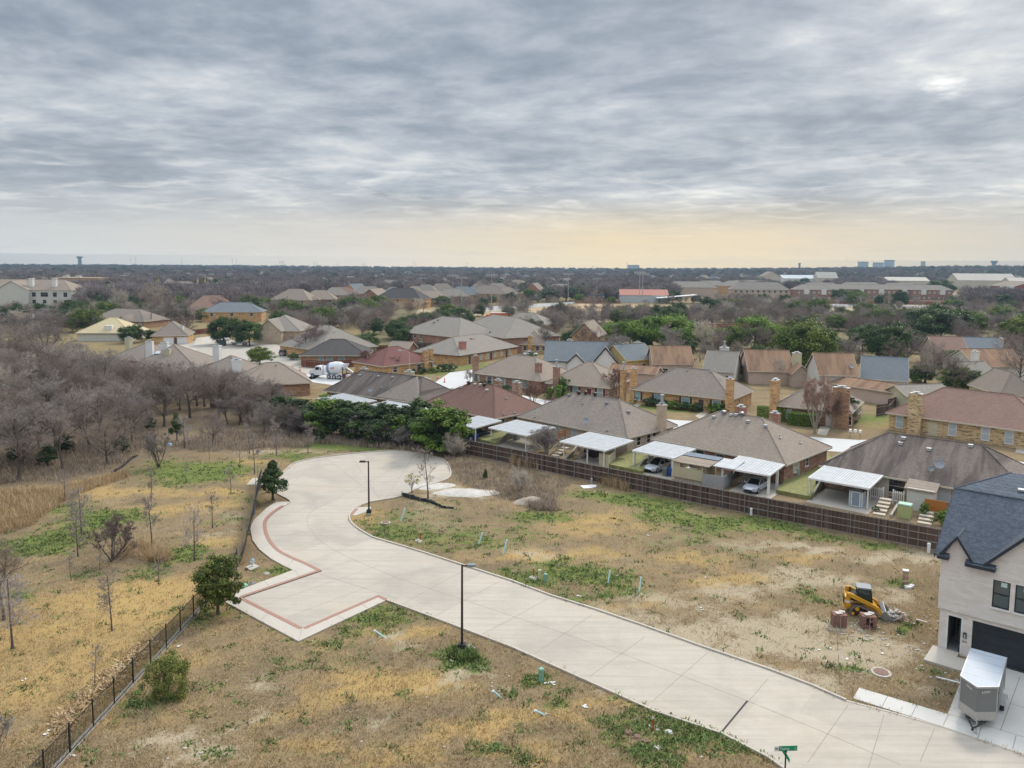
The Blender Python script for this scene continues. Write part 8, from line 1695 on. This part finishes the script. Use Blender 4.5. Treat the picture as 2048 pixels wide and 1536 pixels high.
longwall('far red masonry wall before the school yard',(1500,606),(2080,611),2.4);longwall('near red masonry wall beyond the oaks',(1560,655),(1860,652),2.2);longwall('red wall segment behind the bare trees',(1330,658),(1560,655),2.);longwall('dark fence of the park at the far field',(1150,607),(1240,607),2.,m='brownwall')
M['parkblue']=mat('blue_shelter',(.03,.2,.55,1),.05,.1)
for u,lb in((1183,'left blue pyramid shelter in the far park'),(1208,'right blue pyramid shelter in the far park')):
 t=thing('park_shelter',lb,'shelter',(*G(u,601),0));q=MB();q.add([(-6,-5,3.5),(6,-5,3.5),(6,5,3.5),(-6,5,3.5),(0,0,6.)],[(0,1,4),(1,2,4),(2,3,4),(3,0,4),(3,2,1,0)]);q.build('roof',M['parkblue'],t)
 for sx in(-5,5):q=MB();q.box((sx,-4,1.75),(.4,.4,3.5));q.build('post',M['galv'],t)
t=thing('open_shed','open white-roofed shed beside the park hall','shed',(*G(1352,607),0));q=MB();q.add([(-14,-5,4),(14,-5,6.5),(14,5,6.5),(-14,5,4),(-14,-5,3.6),(14,-5,6.1),(14,5,6.1),(-14,5,3.6)],[(0,1,2,3),(7,6,5,4),(0,4,5,1)]);q.build('roof',M['white_paint'],t)
for sx in(-12,12):q=MB();q.box((sx,0,2.2),(.5,.5,4.4));q.build('post',M['dark_metal'],t)
def far_sheet(name,px,z,m):b=MB();b.poly(gp(*px),0,z);tag(b.build(name,M[m]),kind='structure')
def fieldmat(nm,c):n=N(nm);f=n.noise(n.coord(),.06,5.,.65);return n.done(n.ramp(f,[(.3,mul(c,.75)),(.7,mul(c,1.15))]),.97)
M['straw']=fieldmat('straw_field',(.42,.3,.165,1));M['straw2']=fieldmat('pale_straw_field',(.36,.285,.165,1));M['asphalt']=concrete('far_road',(.36,.345,.33,1),.08)
far_sheet('field',((1040,640),(1055,611),(1150,607),(1420,612),(1400,636),(1250,645)),.03,'straw');far_sheet('field',((1600,640),(1640,614),(1900,617),(1860,640),(1720,650)),.03,'straw2');far_sheet('field',((290,592),(300,581),(470,583),(480,596)),.03,'straw');far_sheet('field',((820,640),(840,616),(1010,614),(1030,630)),.03,'straw2');far_sheet('road',((940,622),(980,613),(1160,603),(1165,606),(1000,622)),.08,'asphalt');far_sheet('road',((1610,613),(1620,607),(1900,612),(1890,616)),.08,'asphalt');far_sheet('road',((280,582),(288,579),(430,580),(430,583)),.08,'asphalt')
GLM='tall floodlight masts of the playing fields'
def mast(label,u,v,vt,w=7.,n=5,m='galv'):
 x,y=G(u,v);h=zat(x,y,vt);t=thing('floodlight_mast',label,'floodlight',(x,y,0),0,GLM);q=MB();q.tube((0,0,0),(0,0,h),.24,.14,8);q.build('pole',M[m],t)
 q=MB();q.box((0,0,h-.3),(w,.3,.3));q.build('crossarm',M['galv'],t)
 for i in range(n):q=MB();q.box((-w/2+w*(i+.5)/n,-.3,h+.4),(w/n*.7,.5,.7));q.build('lamp_head',M['white_metal'],t)
for u,v,vt,lb in((906,615,552,'first floodlight mast above the far estate'),(923,622,556,'second floodlight mast, the shorter of the close pair'),(983,620,551,'third floodlight mast over the park road'),(1136,608,549,'floodlight mast right of the white house'),(1193,602,558,'floodlight mast behind the blue shelters'),(1278,622,546,'left mast of the pair before the park hall'),(1284,627,549,'right mast of the pair before the park hall')):mast(lb,u,v,vt)
for u,v,vt,lb in((302,575,548,'left slim pole at the school field'),(257,570,547,'slim pole by the school roof'),(424,583,549,'slim pole right of the yellow goal posts'),(459,574,551,'far slim pole in the left field')):mast(lb,u,v,vt,5.,3)
M['goal']=mat('goal_yellow',(.6,.45,.1,1),.05)
for u,lb in((317,'yellow foul pole at the left ball field'),(395,'left one of the close yellow foul poles'),(410,'right one of the close yellow foul poles')):x,y=G(u,580);q=MB();q.tube((0,0,0),(0,0,zat(x,y,560)),.4,.4,6);q.box((.6,0,8),(1.,.2,6));o=q.build('foul_pole',M['goal']);o.location=(x,y,0);tag(o,lb,'pole')
b_=thing('school_bus','orange school bus on the far left road','bus',(*G(345,584),0));q=MB();q.extr([(-11,.8),(11,.8),(11,3.2),(8.5,3.2),(8.2,5.),(-11,5.)],-1.6,1.6);q.build('body',M['orange'],b_);q=MB();q.box((-1.5,-1.62,4.),(17,.06,1.));q.build('window',M['dark_glass'],b_)
for x in(-7,8):q=MB();q.lathe([(.1,-.3),(.8,-.3),(.8,.3),(.1,.3)],10,(x,-1.5,.8),axis='y');q.build('wheel',M['black_rubber'],b_)
x,y=G(1000,640);t=thing('play_truck','orange and white truck beyond the grey hip roofs','truck',(x,y,0),.1);q=MB();q.box((0,0,2.2),(9,2.6,2.4));q.box((-5.6,0,1.6),(2,2.4,2.2));q.build('body',M['orange'],t);q=MB();q.box((0,0,3.46),(9,2.6,.12));q.build('roof',M['white_paint'],t)
for k in(-5,3):q=MB();q.lathe([(.1,-.2),(.5,-.2),(.5,.2),(.1,.2)],10,(k,-1.2,.5),axis='y');q.build('wheel',M['black_rubber'],t)
x,y=G(66,668);h=zat(x,y,606);up_=thing('utility_pole','grey wooden utility pole with transformer above the wood','utility pole',(x,y,0));q=MB();q.tube((0,0,0),(0,0,h),.2,.13,8);q.build('pole',M['fence_rail'],up_);q=MB();q.box((0,0,h-1.2),(2.4,.12,.14));q.build('crossarm',M['fence_rail'],up_);q=MB();q.lathe([(.05,-.6),(.32,-.55),(.32,.55),(.05,.6)],10,(.45,0,h-4.8));q.build('transformer',M['white_metal'],up_)
for lb,A,zA,B,zB in(('overhead wire running left from the utility pole',(66,668),618,(-60,690),625),('overhead wire running right from the utility pole over the bare trees',(66,668),618,(420,650),616)):
 a,b=G(*A),G(*B);za,zb=zat(*a,zA),zat(*b,zB);P=[]
 for i in range(15):f=i/14;P.append(((b[0]-a[0])*f,(b[1]-a[1])*f,za+(zb-za)*f-2.2*4*f*(1-f)*.4))
 q=MB();q.path(P,.05,4);o=q.build('overhead_wire',M['galv']);o.location=(*a,0);tag(o,lb,'wire')
M['office']=mat('pale_office_glass',(.72,.74,.76,1),.06,.01);M['tower']=mat('water_tower_grey',(.3,.32,.34,1),.05,.01)
def onsky(u,D,vt):d=ray(u,531);k=D/d[1];x,y=d[0]*k,D;return x,y,zat(x,y,vt)
for u,w,vt,lb in((1726,17,524,'left pale office block on the horizon'),(1756,17,525.5,'low middle office block on the horizon'),(1778,17,520.5,'tallest pale office block on the horizon'),(1846,5,523.5,'small distant block right of the offices'),(1267,22,530.5,'long low pale block on the horizon')):
 x,y,h=onsky(u,5200,vt);t=thing('office_block',lb,'office block',(x,y,0),.0,'office blocks on the skyline');W_=w*5200/F_;q=MB();q.box((0,0,h/2),(W_,30,h));q.build('tower',M['office'],t);q=MB();q.box((0,0,h+.8),(W_*1.04,32,1.6));q.box((0,-15.3,h*.96),(W_*.98,.6,h*.05));q.build('parapet',M['tower'],t)
for u,vt,k,D,lb in((160,512.5,1.,4300,'cup-topped water tower on the left skyline'),(1988,521.5,1.15,4300,'wide-topped water tower on the right skyline'),(1599,526.,.6,4800,'small water tower in the middle of the skyline')):
 x,y,h=onsky(u,D,vt);t=thing('water_tower',lb,'water tower',(x,y,0),0,'water towers on the skyline');r=13*k;q=MB();q.lathe([(r*.75,0),(r*.7,h*.8)],16);q.build('stem',M['tower'],t);q=MB();q.lathe([(r*.72,h*.79),(r*1.2,h*.9),(r*1.25,h*.97),(r*1.05,h)],18);q.build('tank',M['tower'],t)
GPY='power pylons along the horizon'
for u,vt in((262,516),(271,514),(363,517),(465,516),(473,517),(560,521),(564,521),(567,521),(628,523),(634,523),(674,527),(724,525),(729,525),(826,524),(831,524),(934,525),(1138,530),(1186,531),(1254,525)):
 x,y,h=onsky(u,4600,vt);t=thing('power_pylon','slender grey power pylon on the horizon','pylon',(x,y,0),0,GPY);q=MB()
 for sx in(-1,1):q.tube((sx*3.2,0,0),(sx*.6,0,h),.5,.4,4)
 q.build('mast',M['tower'],t);q=MB()
 for f in(.78,.88,.97):q.box((0,0,h*f),(14*(1.3-f),.6,.6))
 q.build('crossarm',M['tower'],t)
lib=bpy.data.collections.new('tree_kinds')
def low_bare(seed):
 rg=np.random.default_rng(seed);n=520;v=unit(rg.normal(0,1,(n,3)));v[:,2]=np.abs(v[:,2])*1.1-.15;c=v*rg.uniform(.55,1.,n)[:,None]*np.array([4.6,4.6,5.]);c[:,2]+=4.6;d=unit(c-np.array([0,0,2.])+rg.normal(0,1.2,(n,3)));V,F=blades(rg,c,d,rg.uniform(.9,2.,n),rg.uniform(.1,.3,n));t=np.array([[0,0,0.],[0,0,3.]])[None];tv,tf=tubes(t,np.array([[.3,.2]]),5);V2,F2=merge([(V,F),(tv,tf)]);return np_mesh('low_bare',V2,F2,TW['twig_far'],np.repeat(np.clip(rg.normal(.5,.15,len(V2)//4+1),0,1),4)[:len(V2)])
def low_green(seed):V,F,t=leafy(seed,4.4,3.8,4.8,420,1.5,40,'round',.6);return np_mesh('low_green',V,F,LF['leaf_far'],t)
twig('twig_far',(.17,.137,.128,1),(.25,.205,.195,1),(.34,.29,.275,1));leafm('leaf_far',(.045,.07,.035,1),(.09,.125,.06,1),(.15,.19,.09,1))
for i in range(4):lib.objects.link(bpy.data.objects.new('a_bare%d'%i,low_bare(300+i)))
for i in range(2):lib.objects.link(bpy.data.objects.new('b_green%d'%i,low_green(310+i)))
rg=np.random.default_rng(77);N_=21000
u=rg.uniform(-60,2110,N_);v=533.2+(rg.uniform(0,1,N_)**1.5)*88;
d0,dx_,dy_=ray(0,0),ray(1,0)-ray(0,0),ray(0,1)-ray(0,0);D=d0[None]+u[:,None]*dx_[None]+v[:,None]*dy_[None];ok=D[:,2]<-1e-6;D=D[ok];u,v=u[ok],v[ok];t=-CAMH/D[:,2];X,Y=D[:,0]*t,D[:,1]*t
keep=(Y<6300)&(np.abs(X)<6500)
for P in(((1030,646),(1050,608),(1150,604),(1430,606),(1410,640)),((1650,640),(1680,612),(1880,614),(1850,640)),((286,596),(296,578),(478,580),(486,600)),((815,646),(840,614),(1020,610),(1035,634)),((1330,642),(1350,596),(1920,598),(1960,642)),((-60,640),(-60,604),(170,604),(175,640)),((560,640),(575,600),(700,590),(1030,586),(1080,600),(1060,640)),((-40,618),(-40,600),(150,600),(155,618)),((120,588),(122,578),(215,578),(215,588)),((1350,606),(1360,588),(1440,583),(1640,586),(1900,588),(1900,606),(1500,606)),((1550,578),(1540,569),(1670,569),(1670,578)),((1780,580),(1775,572),(2090,574),(2090,602),(1900,602)),((390,650),(400,630),(520,630),(520,650))):keep&=~inpoly(X,Y,gp(*P))
dens=np.clip(.55+.45*np.sin(X*.013+np.sin(Y*.007)*2)+rg.normal(0,.3,len(X)),0,1);keep&=dens>.28
X,Y,u=X[keep],Y[keep],u[keep];n=len(X);dist=np.hypot(X,Y)
gr=rg.uniform(0,1,n)<np.clip(.14+.1*np.sin(X*.02+1)+(dist>1500)*.16+(dist>3000)*.2,0,1)
idx=np.where(gr,4+rg.integers(0,2,n),rg.integers(0,4,n)).astype(np.int32)
rise=np.clip((u-1450)/600,0,1)*np.clip((dist-900)/900,0,1)
def hillz(X,Y):uu=CX+F_*X/np.maximum(Y,1.);return 17*np.clip((uu-1150)/650,0,1.2)**1.3*np.clip((Y-1250)/1100,0,1)**.9
hx0,hy0=np.meshgrid(np.linspace(-100,4900,60),np.linspace(1150,6300,60));hz0=hillz(hx0,hy0)-.3;ii=np.arange(59)[None]+60*np.arange(59)[:,None];tag(put('hills',np_mesh('hills',np.stack([hx0.ravel(),hy0.ravel(),hz0.ravel()],1),np.stack([ii,ii+1,ii+61,ii+60],-1).reshape(-1,4),M['ground'],np.tile(np.array([[.5,.1,.2,.5]]),(3600,1)),True)),kind='structure')
wl2=[M['creamwall'],M['white_paint'],M['tanwall'],M['pinkish_siding']];rg2=random.Random(99)
base=[far_house('far house roof showing between the distant trees',700,560,24,15,6,11.5,wl2[i],rf_[i*2%5],.2*i,'hip','house roofs among the distant trees')for i in range(4)]
for i in range(140):
 if i<4:t=base[i].t
 else:t=copy_tree(base[i%4].t)
 v=540+rg2.random()*62;u=rg2.uniform(-20,2070)
 if 1150<u and v>572:v=545+rg2.random()*24
 if 560<u<1150 and v>592:v=560+rg2.random()*28
 x,y=G(u,v);t.location=(x,y,float(hillz(np.array([x]),np.array([y]))[0]));t.rotation_euler=(0,0,rg2.uniform(0,3.1))
sc=rg.uniform(.75,1.3,n)*(1+np.clip((dist-1200)/4000,0,.35)+rise*.15);S3=np.stack([sc*rg.uniform(.95,1.4,n)*(1+np.clip((dist-1500)/2500,0,.8)),sc*1.1,sc],1)
def plant(name,X,Y,S3,idx,lib,Z=None):
 n=len(X);me=bpy.data.meshes.new(name);me.vertices.add(n);me.vertices.foreach_set('co',np.stack([X,Y,np.zeros(n)if Z is None else Z],1).astype(np.float32).ravel())
 at=me.attributes.new('idx','INT','POINT');at.data.foreach_set('value',idx.astype(np.int32))
 for nm,v in(('sc',S3),('rot',np.stack([np.zeros(n),np.zeros(n),np.random.default_rng(3).uniform(0,6.28,n)],1))):at=me.attributes.new(nm,'FLOAT_VECTOR','POINT');at.data.foreach_set('vector',v.astype(np.float32).ravel())
 o=bpy.data.objects.new(name,me);COL.objects.link(o);tag(o,kind='stuff')
 ng=bpy.data.node_groups.new('plant_trees','GeometryNodeTree');ng.interface.new_socket('Geometry',in_out='INPUT',socket_type='NodeSocketGeometry');ng.interface.new_socket('Geometry',in_out='OUTPUT',socket_type='NodeSocketGeometry');L=ng.links.new
 gi,go_=ng.nodes.new('NodeGroupInput'),ng.nodes.new('NodeGroupOutput');ip_=ng.nodes.new('GeometryNodeInstanceOnPoints');ci=ng.nodes.new('GeometryNodeCollectionInfo');ci.inputs['Collection'].default_value=lib;ci.inputs['Separate Children'].default_value=True;ci.inputs['Reset Children'].default_value=True
 def attr(nm,ty):a=ng.nodes.new('GeometryNodeInputNamedAttribute');a.data_type=ty;a.inputs['Name'].default_value=nm;return[o for o in a.outputs if o.enabled][0]
 e2r=ng.nodes.new('FunctionNodeEulerToRotation');L(attr('rot','FLOAT_VECTOR'),e2r.inputs[0]);ip_.inputs['Pick Instance'].default_value=True
 L(gi.outputs[0],ip_.inputs['Points']);L(ci.outputs[0],ip_.inputs['Instance']);L(attr('idx','INT'),ip_.inputs['Instance Index']);L(e2r.outputs[0],ip_.inputs['Rotation']);L(attr('sc','FLOAT_VECTOR'),ip_.inputs['Scale']);L(ip_.outputs[0],go_.inputs[0])
 o.modifiers.new('plant','NODES').node_group=ng
plant('distant_woodland',X,Y,S3,idx,lib,hillz(X,Y))
lib2=bpy.data.collections.new('near_tree_kinds');kinds=[('wood',0),('wood',3),('greywood',0),('greywood',2),('palewood',0),('broad',0)]
for i,k in enumerate(kinds):
 tm,cm=TV[k];V,F=[],[];j=bpy.data.meshes.new('belt_tree')
 bm=bmesh.new();bm.from_mesh(tm);bm.from_mesh(cm);bm.to_mesh(j);bm.free();j.materials.append(cm.materials[0]);lib2.objects.link(bpy.data.objects.new('k%d'%i,j))
HF=[(o.location.x,o.location.y,max(8.,o.get('rad',0)))for o in COL.objects if o.get('category')in('house','apartment block','building','townhouse')]
for k,key in enumerate((('darkoak',0),('oak',1))):
 tm,cm=TV[key];bm=bmesh.new();bm.from_mesh(cm);j=bpy.data.meshes.new('belt_evergreen');bm.to_mesh(j);bm.free();j.materials.append(cm.materials[0]);lib2.objects.link(bpy.data.objects.new('z%d'%k,j))
rg=np.random.default_rng(5);n=3400;u=rg.uniform(-60,2110,n);v=596+70*rg.uniform(0,1,n)**.8;D=d0[None]+u[:,None]*dx_[None]+v[:,None]*dy_[None];t=-CAMH/D[:,2];PX=np.stack([D[:,0]*t,D[:,1]*t],1)
ok=~((u<175)&(v<634))&~((u>1380)&(v<604))&~((u>1130)&(u<1570)&(v>655))&~((u>180)&(u<560)&(v>645))&~((u>780)&(u<1090)&(v>636))
for a,b,r in HF:ok&=(PX[:,0]-a)**2+(PX[:,1]-b)**2>r*r
for P,k in((((1050,636),(1060,608),(1420,611),(1400,634)),.1),(((1640,648),(1660,612),(1900,614),(1870,646)),.3),(((1235,612),(1235,590),(1340,590),(1340,612)),0),(((820,636),(840,614),(1010,612),(1030,628)),.4)):w=inpoly(PX[:,0],PX[:,1],gp(*P));ok&=~w|(rg.uniform(0,1,n)<k)
ok&=np.sin(PX[:,0]*.045+np.sin(PX[:,1]*.03)*2)+rg.normal(0,.8,n)>-.75
PX=PX[ok];n=len(PX);s_=rg.uniform(.6,1.1,n);pass
plant('bare_woodland',PX[:,0],PX[:,1],np.stack([s_*1.2,s_*1.2,s_],1),rg.choice(8,n,p=[.24,.2,.18,.15,.08,.05,.06,.04]),lib2)
